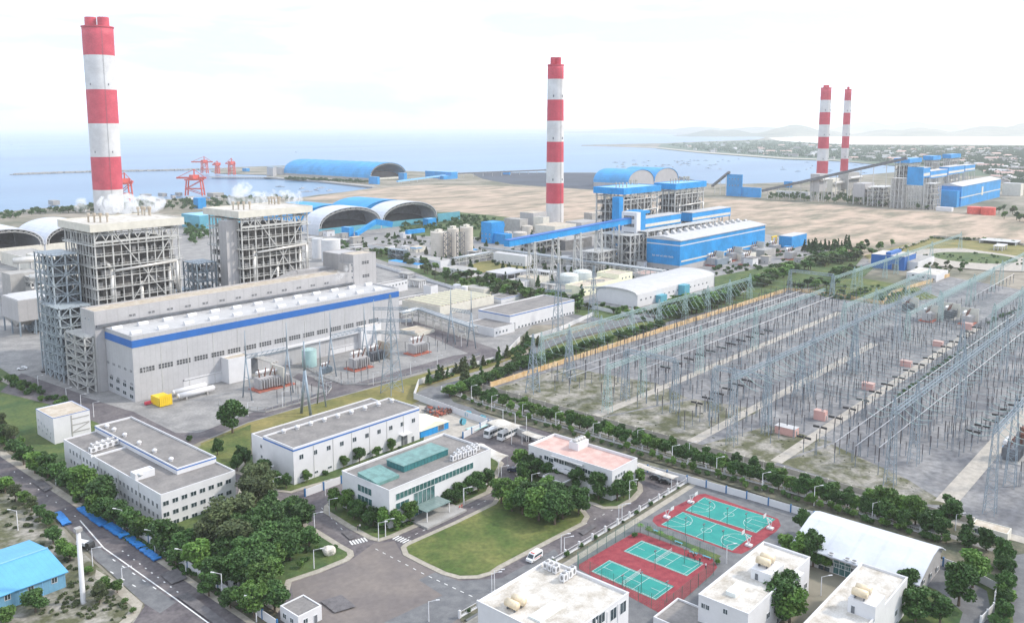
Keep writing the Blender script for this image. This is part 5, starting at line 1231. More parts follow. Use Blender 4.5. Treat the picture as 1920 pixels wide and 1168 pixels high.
while n_<190:
    px,py=rr.uniform(1250,1960),rr.uniform(266,345)
    if not inpoly(px,py,VIL): continue
    o=bpy.data.objects.new('village_house',HM[rr.randrange(4)]); COL.objects.link(o); x,y=P(px,py); o.location=(x,y,0); o.rotation_euler=(0,0,rr.random()*3); sc=rr.uniform(.9,1.9); o.scale=(sc*1.3,sc,sc)
    tag(o,'tiny pale village house among trees beyond the bay','house','village houses beyond the bay'); n_+=1
# hills
def hills(name,D,bumps,label,seed):
    rr=random.Random(seed); nx,ny=90,16; s=mb(); px0,px1=bumps[0][0]-160,bumps[-1][0]+200; vs=[]
    from mathutils import noise
    for j in range(ny):
        for i in range(nx):
            px=px0+(px1-px0)*i/(nx-1); f=D+ (j/(ny-1)-.5)*D*.28; a=(px-CX)/F_
            h=0
            for (c,w_,py) in bumps:
                top=(CY-py)/F_; hh=H+D*math.tan(math.atan(top)-TH); h=max(h,hh*math.exp(-((px-c)/w_)**2))
            g=math.sin(math.pi*j/(ny-1))**1.3; n1=noise.noise((px*.02,j*.5+seed,0))*.16+noise.noise((px*.07,j*.9,3+seed))*.09
            z=-3+max(0,h*g*(1+n1)); x_,y_=cr(a*f,f); vs.append((x_,y_,z))
    s.add(vs,[(j*nx+i,j*nx+i+1,(j+1)*nx+i+1,(j+1)*nx+i) for j in range(ny-1) for i in range(nx-1)])
    o=s.build(name,M['hill'],smooth=False); struct(o,label)
M['hill']=mat('hill_forest',(.10,.13,.08),.95,.3,.002,col2=(.22,.22,.15))
hills('hills',11500,[(1330,36,243),(1370,40,244),(1485,55,234),(1545,40,245),(1660,55,243),(1720,60,240),(1850,70,236),(1920,60,231),(2020,80,230)],'low wooded hills beyond the bay',1)
hills('hills',18000,[(1200,90,241),(1310,60,238),(1420,80,238),(1620,60,228),(1700,60,230),(1760,90,233),(1980,120,232)],'faint higher hills on the horizon',2)

# ================================================================ foreground buildings
# --- three storey dormitory block
b=B(305,992,927.5,119,441); GB=b
T=house('office_block','large white three storey block with a grey roof, blue banded upper hall on top','building',b,'white','roofgrey',par=.5)
wrow(T,b,'R',(311,943),(428,902),8,1.7,1.3); wrow(T,b,'R',(312,964),(429,923),8,1.7,1.3); wrow(T,b,'R',(313,983),(430,944),8,1.7,1.3)
wrow(T,b,'L',(132,845),(295,948),24,1.0,1.5); wrow(T,b,'L',(134,864),(296,968),24,1.0,1.5); wrow(T,b,'L',(136,881),(297,986),24,1.0,1.5)
u=B(332.5,890,880,177.5,405,b.t-.4)
u.h+=.4; walls(u,.7).build('upper_wall',M['white'],T); s=mb(); s.box(u.x0+.3,u.y0+.3,u.t-.69,u.x1-.3,u.y1-.3,u.t-.6); s.build('upper_roof',M['roofgrey'],T); ring(u,u.t-.75,u.t-.4).build('blue_band',M['blued'],T)
for px,py in ((201,799),(214,805),(234,815),(261,830),(290,845),(321,861)):
    x,y=P(px,py+3,u.t-.6); roofvent(T,x,y,u.t-.6,.8)
sb_=B(254,902,888.8,244,290,b.t-.4); walls(sb_,.3).build('stair_house',M['white'],T)
x,y=P(263,893,sb_.t-.3); roofvent(T,x,y,sb_.t-.3,.8)
for i in range(5):
    for j in range(2):
        x,y=P(174+i*10.5+j*3,848-i*3.6-j*8,b.t-.4)
        if (i,j)!=(4,1): acunit(T,x,y,b.t-.4,2,1.6,1.9)
s=mb(); x,y=P(170,858,b.t-.4); s.box(x,y-.4,b.t-.42,x+14,y+.2,b.t+.1); s.build('pipe_duct',M['white'],T)
for i in range(1,5):
    yy=b.y0+(b.y1-b.y0)*i/5; s=mb(); s.box(b.x0-.12,yy-.12,0,b.x0,yy+.12,b.t-.5); s.build('downpipe',M['steel'],T)
# --- small white block
b=B(103,833,784,67,168)
T=house('stair_house','small white block with a grey blue rimmed roof and an open stair bay','building',b,'white','tan',par=.4,cap='blued')
for py in (806,): wrow(T,b,'L',(72,787),(95,812),5,.6,.9); wrow(T,b,'L',(73,800),(95,820),4,.6,.9)
s=mb(); q=RY(133,790,b.y0)[0]; q1=b.x1-.4
s.box(q,b.y0-.15,1,q+.4,b.y0,b.t-.5)
for z in (2.6,5.4,7.8): s.box(q,b.y0-.14,z,q1,b.y0,z+.35)
s.beam((q+.4,b.y0-.1,3),(q1,b.y0-.1,5.4),.25); s.build('open_stair',M['concrete'],T)
# --- long service hall
b=B(552,911,840,493,786)
T=house('service_hall','long white two storey hall with blue band and a row of roof ventilators','building',b,'white','roofgrey',par=.6,band='blued',bz=(.7,.5))
wrow(T,b,'R',(565,856),(775,788),10,1.5,1.5); wrow(T,b,'R',(566,894),(737,834),8,1.5,.7)
wrow(T,b,'L',(490,836),(490,836),1,1,1.2)
for i in range(9):
    x,y=P(532+i*25.4,812-i*7.2,b.t-.6); roofvent(T,x,y,b.t-.5,.9)
q=RY(758,830,b.y0); win(T,b,'R',q[0],2.2,3,4,'door'); s=mb(); s.box(q[0]-2.4,b.y0-2,4.7,q[0]+2.4,b.y0-.02,5.0); s.build('door_canopy',M['white'],T)
q=RY(774,822,b.y0); win(T,b,'R',q[0],1.3,1.2,2.4,'door'); 
for i in range(1,7):
    x=b.x0+(b.x1-b.x0)*i/7; s=mb(); s.box(x-.1,b.y0-.1,0,x+.1,b.y0,b.t-1.3); s.build('downpipe',M['steel'],T)
s2=Bx(b.x0,b.y1+.02,b.x1-3,b.y1+7,0,b.h-.9); walls(s2,.5).build('rear_wall',M['white'],T); s=mb(); s.box(s2.x0+.3,s2.y0+.3,s2.t-.49,s2.x1-.3,s2.y1-.3,s2.t-.4); s.build('rear_roof',M['roofgrey'],T)
q=Bx(b.x0,b.y1,0,0,0,0); wrow(T,s2,'L',(490,837),(491,856),2,1,1.1)
s=mb(); s.box(b.x0-2.4,b.y1-3,3.2,b.x0,b.y1+1,3.5); s.build('side_canopy',M['white'],T)
# --- blue gabled shed
b=B(789,823,808,745,841); T=thing('store_shed','small bright blue shed with a pale yellow gabled roof behind the service hall','shed',(b.x0,b.y0,0))
s=mb(); s.box(b.x0,b.y0,0,b.x1,b.y1,b.h); s.build('wall',M['bluep'],T)
xm=(b.x0+b.x1)/2; s=mb(); s.prism([(b.x0-.4,b.h-.1),(b.x1+.4,b.h-.1),(xm,b.h+2)],'y',b.y0-.4,b.y1+.4); s.build('roof',M['yellowwall'],T); win(T,b,'R',b.x0+(b.x1-b.x0)*.72,b.h*.55,3.0,2.0,'door')
# --- office with glazed roof lanterns
b=B(731,993,919,641,920); OFB=b
T=house('office_building','white two storey office with glass roof lanterns and ribbon windows','office building',b,'white','roofgrey',par=.7,cap='white')
a,c=RY(742,929,b.y0),RY(887,871,b.y0); win(T,b,'R',(a[0]+c[0])/2,(a[1]+c[1])/2-.3,c[0]-a[0],1.9,'glass','ribbon_window')
a,c=RY(742,950,b.y0),RY(767,940,b.y0); win(T,b,'R',(a[0]+c[0])/2,(a[1]+c[1])/2,c[0]-a[0],1.9,'glass','ribbon_window')
a,c=RY(776,950,b.y0),RY(815,933,b.y0); win(T,b,'R',(a[0]+c[0])/2,4.2,c[0]-a[0],7.2,'glass','entrance_glazing')
for y0_,y1_ in (((671,911),(697,925)),((671,930),(698,944))):
    a,c=RX(y0_[0],y0_[1],b.x0),RX(y1_[0],y1_[1],b.x0); win(T,b,'L',(a[0]+c[0])/2,(a[1]+c[1])/2,abs(a[0]-c[0]),2.0,'glass','ribbon_window')
l1=B(757,886,874,725,840,b.t-.7)
s=mb(); s.box(l1.x0,l1.y0,l1.z,l1.x1,l1.y1,l1.t); s.build('roof_lantern',M['teal'],T); s=mb(); s.box(l1.x0-.2,l1.y0-.2,l1.t,l1.x1+.2,l1.y1+.2,l1.t+.15); s.build('lantern_roof',M['tealroof'],T)
l2=Bx(l1.x0-12,l1.y0-2,l1.x0-3.5,l1.y0+7,b.t-.7,1.3)
s=mb(); s.prism([(l2.y0,l2.z),(l2.y1,l2.z),(l2.y1,l2.z+1.9),(l2.y0,l2.z+1.0)],'x',l2.x0,l2.x1); s.build('skylight',M['tealroof'],T)
for i in range(5):
    for j in range(3):
        x,y=P(862+i*9.5-j*6,861-i*3.2+j*6.5-10,b.t-.7)
        if x<b.x1-1.5 and y>b.y0+1: acunit(T,x,y,b.t-.65,1.7,1.3,2.0)
# entrance canopy
q=RY(797,950,b.y0)[0]; s=mb(); s.box(q-5,b.y0-6,3.93,q+5,b.y0-.14,4.1); s.build('entrance_canopy',M['canopyglass'],T)
for dx in (-4.5,4.5): s=mb(); s.box(q+dx-.12,b.y0-5.8,0,q+dx+.12,b.y0-5.6,3.9); s.build('canopy_column',M['white'],T)
s=mb(); s.box(q-7,b.y0-8.5,0,q+9,b.y0-.03,.8); s.build('entrance_step',M['concrete'],T)
# --- pink roofed building
b=B(1147,941,882.5,991,1195); PK=b
T=house('clinic_building','white two storey building with pink tiled roof terrace and small roof house','building',b,'white','pinkroof',par=.9,cap='white')
for a in ((999,851),(1014,856)): wrow(T,b,'L',a,a,1,1.0,1.1)
for (a,c,n) in (((1025,858),(1033,862),2),((1043,862),(1053,866),2),((1063,869),(1077,874),3),((1084,878),(1088,879),1),((1097,882),(1107,886),2),((1118,890),(1118,890),1),((1135,895),(1135,895),1),((1043,878),(1052,881),2),((1063,883),(1068,885),2)): wrow(T,b,'L',a,c,n,1.9,1.3)
wrow(T,b,'R',(1155,894),(1170,885),4,.9,1.0); wrow(T,b,'R',(1156,914),(1171,905),4,.9,1.0); wrow(T,b,'R',(1157,930),(1171,921),3,.9,1.0)
p=B(1084,846,832,1067,1104,b.t-.9); s=mb(); s.box(p.x0,p.y0,p.z,p.x1,p.y1,p.t); s.build('roof_house',M['white'],T)
for i in range(4):
    s=mb(); x=p.x0+.8+i*(p.x1-p.x0-1.6)/3; s.cyl((x,p.y0+1,p.t+.5),(x,p.y1-1,p.t+.5),.5,n=10); s.build('water_tank',M['alum'],T,smooth=True)
y0_,z0_=RX(1040,884,b.x0); y1_,z1_=RX(1090,898,b.x0)
s=mb(); s.box(b.x0-1.2,y1_,b.t*.48,b.x0-.02,y0_,b.t*.56); s.build('balcony',M['white'],T); s=mb(); s.box(b.x0-1.3,y1_-1,b.t-1.1,b.x0-.02,y0_+1,b.t-.8); s.build('sun_shade',M['rooflight'],T)
# porch
pr=P(1064,919); s=mb(); x1=b.x0-.02; 
y0_=RX(1043,900,b.x0)[0]; y1_=RX(1068,905,b.x0)[0]
s=mb(); s.box(b.x0-6,y1_-2,3.6,b.x0-.03,y0_+1,4.1); s.build('porch_roof',M['white'],T); s=mb(); s.box(b.x0-5.7,y1_-1.7,4.1,b.x0-.3,y0_+.7,4.16); s.build('porch_deck',M['roofgrey'],T)
for y in (y1_-1.7,y0_+.7):
    s=mb(); s.box(b.x0-5.8,y-.2,0,b.x0-5.4,y+.2,3.6); s.build('porch_column',M['white'],T)
# --- car and bus canopies
def tens(label,p4,h,sag=.5,posts=True,grp=None):
    """white canopy, four ground pixels"""
    w_=[P(*p,h) for p in p4]; cx=sum(p[0] for p in w_)/4; cy=sum(p[1] for p in w_)/4; T=thing('shade_canopy',label,'canopy',(cx,cy,0),grp); s=mb()
    n=6; vs=[]
    for j in range(n+1):
        for i in range(n+1):
            u,v=i/n,j/n; x=(w_[0][0]*(1-u)+w_[1][0]*u)*(1-v)+(w_[3][0]*(1-u)+w_[2][0]*u)*v; y=(w_[0][1]*(1-u)+w_[1][1]*u)*(1-v)+(w_[3][1]*(1-u)+w_[2][1]*u)*v
            vs.append((x,y,h-sag*math.sin(math.pi*u)+sag*1.2*math.sin(math.pi*v)))
    m=n+1; fs=[(j*m+i,j*m+i+1,(j+1)*m+i+1,(j+1)*m+i) for j in range(n) for i in range(n)]; s.add(vs,fs); s.add([(x,y,z-.12) for x,y,z in vs],[tuple(reversed(f)) for f in fs])
    s.build('membrane',M['whiteroof'],T,smooth=True)
    for a in (w_[0],w_[1],w_[2],w_[3]):
        x=a[0]+(cx-a[0])*.08; y=a[1]+(cy-a[1])*.08; s=mb(); s.cyl((x,y,0),(x,y,h+.1),.12,n=8); s.build('post',M['white'],T)
    return T
tens('big white tensile canopy over the two buses',[(912,792),(960,804),(990,799),(945,786)],6.2)
tens('narrow white carport roof beside the bus canopy',[(977,811),(1010,823),(1024,818),(990,808)],4.5,.2)
tens('pointed white canopy at the right end of the glass roofed office',[(890,835),(936,866),(954,854),(907,832)],5.5,.4)
tens('long white carport roof right of the pink roofed building',[(1190,872),(1262,898),(1274,893),(1200,868)],4.0,.2)
# masts of the bus canopy
for k,(px,yb,yt) in enumerate(((943,797,770),(966,806,777),(987,812,782))):
    x,y=P(px,yb); s=mb(); s.cyl((x,y,0),(x,y,hgt(x,y,yt)),.14,n=8); tag(s.build('canopy_mast',M['white'],loc=(x,y,0)),'thin white mast of the bus canopy, %s of three'%('left','middle','right')[k],'mast')
# --- sports hall
gx=P(1718,1131); gb_=Bx(gx[0],gx[1],0,0,0,0); h_=hgt(*gx,1091)
x1=solve(lambda q:proj(gx[0]+q,gx[1],h_)[0]-1768,0,300)+gx[0]; y1=solve(lambda q:proj(gx[0],gx[1]+q,h_)[0]-1490,0,300)+gx[1]
gb_=Bx(gx[0],gx[1],x1,y1,0,h_)
T=thing('sports_hall','large sports hall with a smooth white curved roof beside the dormitories','building',(gb_.x0,gb_.y0,0))
s=mb(); s.box(gb_.x0+1,gb_.y0+.3,0,gb_.x1-.5,gb_.y1-.3,h_-.2); s.build('wall',M['greypanel'],T)
pk=h_+3.6; W_=gb_.x1-gb_.x0
prf=[(gb_.x0-.8,h_-.3),(gb_.x0+W_*.22,h_+1.6),(gb_.x0+W_*.50,h_+3.2),(gb_.x0+W_*.70,h_+3.4),(gb_.x0+W_*.86,h_+2.2),(gb_.x1+.5,h_+.2)]
s=mb(); s.prism(prf+[(u,z-.3) for u,z in reversed(prf)],'y',gb_.y0-.6,gb_.y1+.6); s.build('roof',M['whitesheet'],T)
s=mb(); s.prism(prf[:1]+[(p_[0],p_[1]-.3) for p_ in prf[1:-1]]+[(gb_.x1,h_-.3)],'y',gb_.y0+.1,gb_.y1-.1) ; s.build('gable',M['greypanel'],T)
q=Bx(gb_.x0+1,gb_.y0,gb_.x1,gb_.y1,0,h_)
wrow(T,q,'L',(1515,1042),(1690,1098),9,3.4,1.0); win(T,q,'L',RX(1578,1080,q.x0)[0],2.0,4.5,3.6,'glass','glazed_door'); wrow(T,q,'L',(1545,1066),(1545,1066),1,3,1.6)
for p_ in ((1560,1063),(1590,1070),(1603,1073)):
    y=RX(*p_,q.x0)[0]; acunit(T,q.x0-.9,y,4.6,1.4,1.4,1.2)
wrow(T,q,'R',(1732,1090),(1758,1066),3,1.2,1.0)
# --- dormitories on the right, cut by the bottom edge
b=B(1400,1226,1150,1310,1519); 
T=house('dormitory','white dormitory with flat pale roof and two water heaters, nearer the courts','building',b,'white','whiteroof',par=.6,cap='white')
for k,yy in enumerate((1095,1118,1143)): wrow(T,b,'R',(1440,yy+58),(1510,yy+3),5,1.6,1.3)
wrow(T,b,'L',(1319,1135),(1326,1138),2,1.0,1.1); wrow(T,b,'L',(1360,1146),(1360,1146),1,1.0,1.1)
p=B(1445,1098,1078,1408,1470,b.t-.6); s=mb(); s.box(p.x0,p.y0,p.z,p.x1,p.y1,p.t); s.build('roof_house',M['white'],T); win(T,p,'L',p.y1-1.5,p.z+1.0,.8,1.6,'door')
def heater(T,px,py,z):
    x,y=P(px,py,z)
    for k in (0,1):
        s=mb(); s.cyl((x+k*2.2,y-1.6,z+1.4),(x+k*2.2,y+1.6,z+1.4),.9,n=16); s.build('water_tank',M['alumw'],T,smooth=True)
        s=mb()
        for dy in (-1,1): s.box(x+k*2.2-.5,y+dy-.1,z,x+k*2.2+.5,y+dy+.1,z+.7)
        s.build('tank_stand',M['steeld'],T)
M['alumw']=mat('cream_tank',(.72,.60,.42),.4,.08,.8,metal=.1)
heater(T,1431,1062,p.t); x,y=P(1385,1105,b.t-.6); s=mb(); s.box(x-4,y-1.2,b.t-.6,x+2,y+1.2,b.t+.4); s.build('solar_frame',M['tank'],T)
s=mb(); s.box(b.x0+(b.x1-b.x0)*.55,b.y0-1.4,0,b.x0+(b.x1-b.x0)*.8,b.y0-.02,b.t-.9); s.build('balcony_bay',M['white'],T)
b=B(1590,1292,1212,1500,1702)
T=house('dormitory','white dormitory with flat pale roof, cut by the bottom edge beside the sports hall','building',b,'white','whiteroof',par=.6,cap='white')
p=B(1640,1165,1138,1590,1660,b.t-.6); s=mb(); s.box(p.x0,p.y0,p.z,p.x1,p.y1,p.t); s.build('roof_house',M['white'],T); win(T,p,'L',p.y1-1.2,p.z+1.0,.8,1.7,'door'); heater(T,1612,1122,p.t)
for yy in (1128,1150): wrow(T,b,'R',(1680,yy+20),(1698,yy+5),2,1.6,1.3)
x,y=P(1600,1148,b.t-.6)
# --- bottom building with big pale roof
hB=12.5; L_=P(896,1126,hB); R_=P(1179,1110,hB); b=Bx(L_[0],R_[1],R_[0],L_[1],0,hB)
T=house('canteen_building','wide white building with a big pale roof and air conditioners, bottom centre','building',b,'white','whiteroof',par=.7,cap='white')
for px,py in ((1026,1066),(1034,1070),(1043,1074)):
    x,y=P(px,py,b.t-.7); acunit(T,x,y,b.t-.65,1.7,1.0,2.0)
for px,py in ((1057,1090),(1066,1084),(1073,1078)):
    x,y=P(px,py,b.t-.7); acunit(T,x,y,b.t-.65,1.5,1.2,2.2)
heater(T,960,1143,b.t-.65); x,y=P(1030,1145,b.t-.7); s=mb(); s.box(x-5,y-1.6,b.t-.68,x+3,y+1.6,b.t-.2); s.build('solar_panel',M['tank'],T)
wrow(T,b,'R',(1150,1150),(1168,1138),2,2.2,2.6); 
for a,c in (((1116,1165),(1128,1158)),):wrow(T,b,'R',a,c,2,2.2,2.2)
for i in range(1,6): x=b.x0+(b.x1-b.x0)*i/6; s=mb(); s.box(x-.2,b.y0-.15,0,x+.2,b.y0,b.t-.9); s.build('pilaster',M['white'],T)
# --- low garden building bottom right of the court corner
b=B(1300,1215,1188,1225,1345); 
T=house('garden_building','low white building with plants on its flat roof, bottom edge','building',b,'white','roofgrey',par=.5)
# --- small gate houses
for a,lab in (((434,1108,1086,410,457),'tiny white guard house with a dark roof behind the road wall'),((560,1185,1156,525,603),'small white gate house with a flat roof at the bottom edge')):
    b=B(*a); T=house('guard_house',lab,'guard house',b,'white','roofgrey',par=.3); win(T,b,'R',b.x0+(b.x1-b.x0)*.3,b.h*.5,1.1,1.1); win(T,b,'R',b.x0+(b.x1-b.x0)*.72,1.1,.9,2.1,'door'); win(T,b,'L',b.y0+(b.y1-b.y0)*.35,b.h*.5,1.2,1.1); win(T,b,'L',b.y0+(b.y1-b.y0)*.75,b.h*.5,1.2,1.1)
b=B(1888,1021,1001,1822,1897); T=house('gate_lodge','small cream gate lodge with a brown roof at the east gate','guard house',b,'cream','tan',par=.2)
wrow(T,b,'L',(1832,995),(1872,1009),4,1.4,1.3)
# --- blue roofed shed at left bottom
x1,y0=P(124,1101); hE=hgt(x1,y0,1070); x0=x1-60; y1=solve(lambda q:proj(x1,y0+q,hE)[0]-52,0,200)+y0; ym=(y0+y1)/2
T=thing('blue_shed','big light blue metal shed with a gabled roof at the lower left','shed',(x0,y0,0)); b=Bx(x0,y0,x1,y1,0,hE)
s=mb(); s.box(x0,y0,0,x1,y1,hE-.1); s.k=0; s.prism([(y0,hE-.1),(y1,hE-.1),(ym,hE+1.6)],'x',x0,x1); s.build('wall',M['bluewall'],T)
s=mb(); pr=[(y0-.6,hE-.15),(ym,hE+1.75),(y1+.6,hE-.15),(y1+.6,hE-.35),(ym,hE+1.55),(y0-.6,hE-.35)]; s.prism(pr,'x',x0-.6,x1+.6); s.build('roof',M['bluesheet'],T)
s=mb(); s.beam((x0-.6,ym,hE+1.85),(x1+.6,ym,hE+1.85),.5,.2); s.build('ridge_cap',M['bluer'],T)
for px,py in ((14,1119),(58,1103),(102,1087)): q=RY(px,py,y0); win(T,b,'R',q[0],q[1],1.2,1.3)
for px in (36,80): x=RY(px,1100,y0)[0]; s=mb(); s.box(x-.08,y0-.1,0,x+.08,y0,hE-.2); s.build('downpipe',M['bluer'],T)
# tall white concrete post
x,y=P(156.5,1131); hh=hgt(x,y,990); T=thing('concrete_post','tall plain white concrete post between the blue shed and the road','post',(x,y,0)); s=mb(); s.lathe(x,y,[(.62,0),(.5,hh*.96)],20); s.build('shaft',M['white'],T,smooth=True); s=mb(); s.box(x-.75,y-.75,hh*.955,x+.75,y+.75,hh); s.build('cap',M['concrete'],T)
# yellow container and white horizontal tanks at the turbine hall
b=B(300,765,748,283,322); T=thing('container','bright yellow ribbed container on the forecourt','container',(b.x0,b.y0,0)); s=mb(); s.box(b.x0,b.y0,.3,b.x1,b.y1,b.h); s.build('box',M['yellow'],T); s=mb()
for i in range(7): x=b.x0+(b.x1-b.x0)*i/6; s.box(x-.1,b.y0-.1,.3,x+.1,b.y0,b.h)
for i in range(4): y=b.y0+(b.y1-b.y0)*i/3; s.box(b.x0-.1,y-.1,.3,b.x0,y+.1,b.h)
s.box(b.x0,b.y0-.05,b.h,b.x1,b.y0+.05,b.h+1.0); s.build('rib',M['yellow'],T)
for k,(a,c) in enumerate((((326,745),(385,727)),((335,752),(400,733)))):
    y=P(*a)[1]; x0_=P(*a)[0]; x1_=solve(lambda q:proj(x0_+q,y,2)[0]-c[0],0,100)+x0_; T=thing('gas_tank','long white horizontal gas tank by the yellow container, %s of two'%('rear','front')[k],'tank',(x0_,y,0)); s=mb()
    s.cyl((x0_,y,2.2),(x1_,y,2.2),1.2,n=18); s.cyl((x0_-.6,y,2.2),(x0_,y,2.2),.6,1.2,n=18); s.cyl((x1_,y,2.2),(x1_+.6,y,2.2),1.2,.6,n=18); s.build('vessel',M['white'],T,smooth=True)
    for t in (.2,.8): s=mb(); x=x0_+(x1_-x0_)*t; s.box(x-.3,y-1,0,x+.3,y+1,1.2); s.build('saddle',M['concrete'],T)
s=mb(); x,y=P(272,760); s.cyl((x,y,.8),(x+2.4,y,.8),.8,n=10); s.cyl((x,y-2,1),(x+6,y-2,1),.15,n=6); tag(s.build('fire_pump',M['red'],loc=(x,y,0)),'small red fire pump left of the yellow container','pump')
# pale rock on the lawn
bm=bmesh.new(); bmesh.ops.create_icosphere(bm,subdivisions=3,radius=1)
from mathutils import noise
for v in bm.verts:
    n_=noise.noise(v.co*1.3+Vector((3,1,2))); v.co*=1+.35*n_; v.co.z=v.co.z*1.15
me=bpy.data.meshes.new('boulder'); bm.to_mesh(me); bm.free(); me.materials.append(M['rock']); o=bpy.data.objects.new('boulder',me); COL.objects.link(o); x,y=P(617,1041); o.location=(x,y,.9); o.scale=(1.7,1.5,1.5); tag(o,'large pale boulder on the corner of the wooded lawn','rock')
# ================================================================ fences
def fence(name,label,pts,h,panel,post,sp=6,pt=.35,ph=None,pw=.15,low=0,mats=None,cat='wall',maxp=95):
    w_=[Vector(P(*p)) for p in pts]; T=thing(name,label,cat,(w_[0].x,w_[0].y,0)); ph=ph or h+.25; c=0
    for a,b_ in zip(w_,w_[1:]):
        s=mb(); s.beam((a.x,a.y,low+(h-low)/2),(b_.x,b_.y,low+(h-low)/2),pw,h-low)
        if low>.3: s.beam((a.x,a.y,.25),(b_.x,b_.y,.25),pw*1.6,.5)
        s.build('panel',M[panel],T)
        n=max(1,int((b_-a).length/sp))
        for i in range(0 if a is w_[0] else 1,n+1):
            if post is None or c>=maxp: break
            q=a+(b_-a)*i/n; s=mb(); s.box(q.x-pt/2,q.y-pt/2,0,q.x+pt/2,q.y+pt/2,ph); s.build('post',M[post],T); c+=1
    return T
def railfence(name,label,pts,h,m,post,sp=6,pt=.45,bars=True,cat='fence'):
    w_=[Vector(P(*p)) for p in pts]; T=thing(name,label,cat,(w_[0].x,w_[0].y,0)); c=0
    for a,b_ in zip(w_,w_[1:]):
        s=mb(); s.beam((a.x,a.y,.3),(b_.x,b_.y,.3),.3,.6); s.build('base_wall',M[post],T)
        s=mb(); L_=(b_-a).length; s.beam((a.x,a.y,h-.15),(b_.x,b_.y,h-.15),.08); s.beam((a.x,a.y,.9),(b_.x,b_.y,.9),.08)
        if bars:
            for i in range(int(L_/.5)): q=a+(b_-a)*i*.5/L_; s.box(q.x-.02,q.y-.02,.6,q.x+.02,q.y+.02,h-.1)
        s.build('railing',M[m],T)
        n=max(1,int(L_/sp))
        for i in range(0 if a is w_[0] else 1,n+1):
            if c>=98: break
            q=a+(b_-a)*i/n; s=mb(); s.box(q.x-pt/2,q.y-pt/2,0,q.x+pt/2,q.y+pt/2,h+.3); s.build('pillar',M[post],T); c+=1
    return T
M['bluepost']=mat('blue_post',(.03,.14,.32),.6,.05)
fence('compound_wall','white panel wall with dark blue posts behind the courts',[(1018,832),(1288,906),(1400,937),(1526,975),(1700,1030)],2.6,'white','bluepost',6.5,.4)
fence('compound_wall','plain white wall curving round the storage yard corner',[(1018,832),(880,786),(776,748),(785,722),(852,699),(930,678),(948,668),(975,640)],2.8,'white',None)
fence('compound_wall','white wall with dark blue posts beside the sports hall drive',[(1768,1063),(1800,1075),(1835,1093)],2.6,'white','bluepost',5,.4)
fence('compound_wall','white wall on the right of the grass by the lower right road',[(1835,1093),(1868,1110),(1862,1150),(1838,1175)],2.6,'white','white',4,.4)
fence('compound_wall','white wall with dark posts between storage yard and bus park',[(868,823),(915,798)],2.6,'white','bluepost',5,.4)
fence('compound_wall','short white wall with dark blue posts beside the office',[(572,932),(640,907)],2.6,'white','bluepost',5.5,.45)
fence('road_wall','white and blue compound wall hidden by trees along the access road',[(222,978),(300,1033),(380,1085),(440,1125),(520,1180)],2.4,'white','bluepost',6,.35)
fence('ochre_wall','long ochre wall along the near side of the switchyard road',[(920,727),(1110,665),(1300,603),(1478,546),(1560,556),(1655,572),(1672,552),(1780,519)],2.6,'orangewall','orangewall',7,.45)
fence('switchyard_wall','long tan wall with posts between switchyard and tree rows',[(905,730),(1100,785),(1290,838),(1470,888),(1640,936),(1825,985)],2.3,'path','cream',7,.35)
railfence('pillar_fence','low fence of white pillars and rails in the outer verge',[(828,733),(905,760),(1100,816),(1290,872),(1470,922),(1640,974),(1770,1015)],1.8,'white','white',6,.4)
railfence('court_fence','white pillar fence beside the courts, running down to the canteen',[(1286,907),(1180,972),(1060,1044),(960,1104),(862,1160)],1.9,'white','white',5.4,.5)
fence('white_wall','white wall between tree belt and plant road, in the middle distance',[(690,494),(800,527),(900,556),(945,566)],2.2,'white','white',8,.3)
fence('white_wall','white wall in front of the arched warehouse',[(1078,571),(1160,590),(1225,605)],2.4,'white',None)
fence('white_wall','white wall behind the gantry lawn',[(985,640),(1050,620),(1112,592)],2.4,'white',None)
fence('park_wall','pale hedge topped wall round the park',[(1628,492),(1750,446),(1900,458),(1960,470)],2.6,'path','cream',12,.5)
# tennis mesh fence, thin posts with wires
def meshfence(label,pts,h,sp=4):
    w_=[Vector(P(*p)) for p in pts]; T=thing('mesh_fence',label,'fence',(w_[0].x,w_[0].y,0)); 
    for a,b_ in zip(w_,w_[1:]):
        L_=(b_-a).length; n=max(1,int(L_/sp)); s=mb()
        for k in range(11): s.beam((a.x,a.y,h*k/10+.05),(b_.x,b_.y,h*k/10+.05),.025)
        for i in range(int(L_/.55)): q=a+(b_-a)*i*.55/L_; s.beam((q.x,q.y,0),(q.x,q.y,h),.022)
        s.build('wire_mesh',M['greenwire'],T)
        for i in range(1,n+1): q=a+(b_-a)*i/n; s=mb(); s.cyl((q.x,q.y,0),(q.x,q.y,h),.06,n=6); s.build('post',M['greenwire'],T)
M['greenwire']=mat('green_wire',(.05,.16,.13),.6,.1)
meshfence('tall green wire mesh fence round the two lower courts',[(1187,999),(1083,1062),(1085,1070),(1246,1155),(1338,1080),(1338,1052),(1190,998)],4.2)
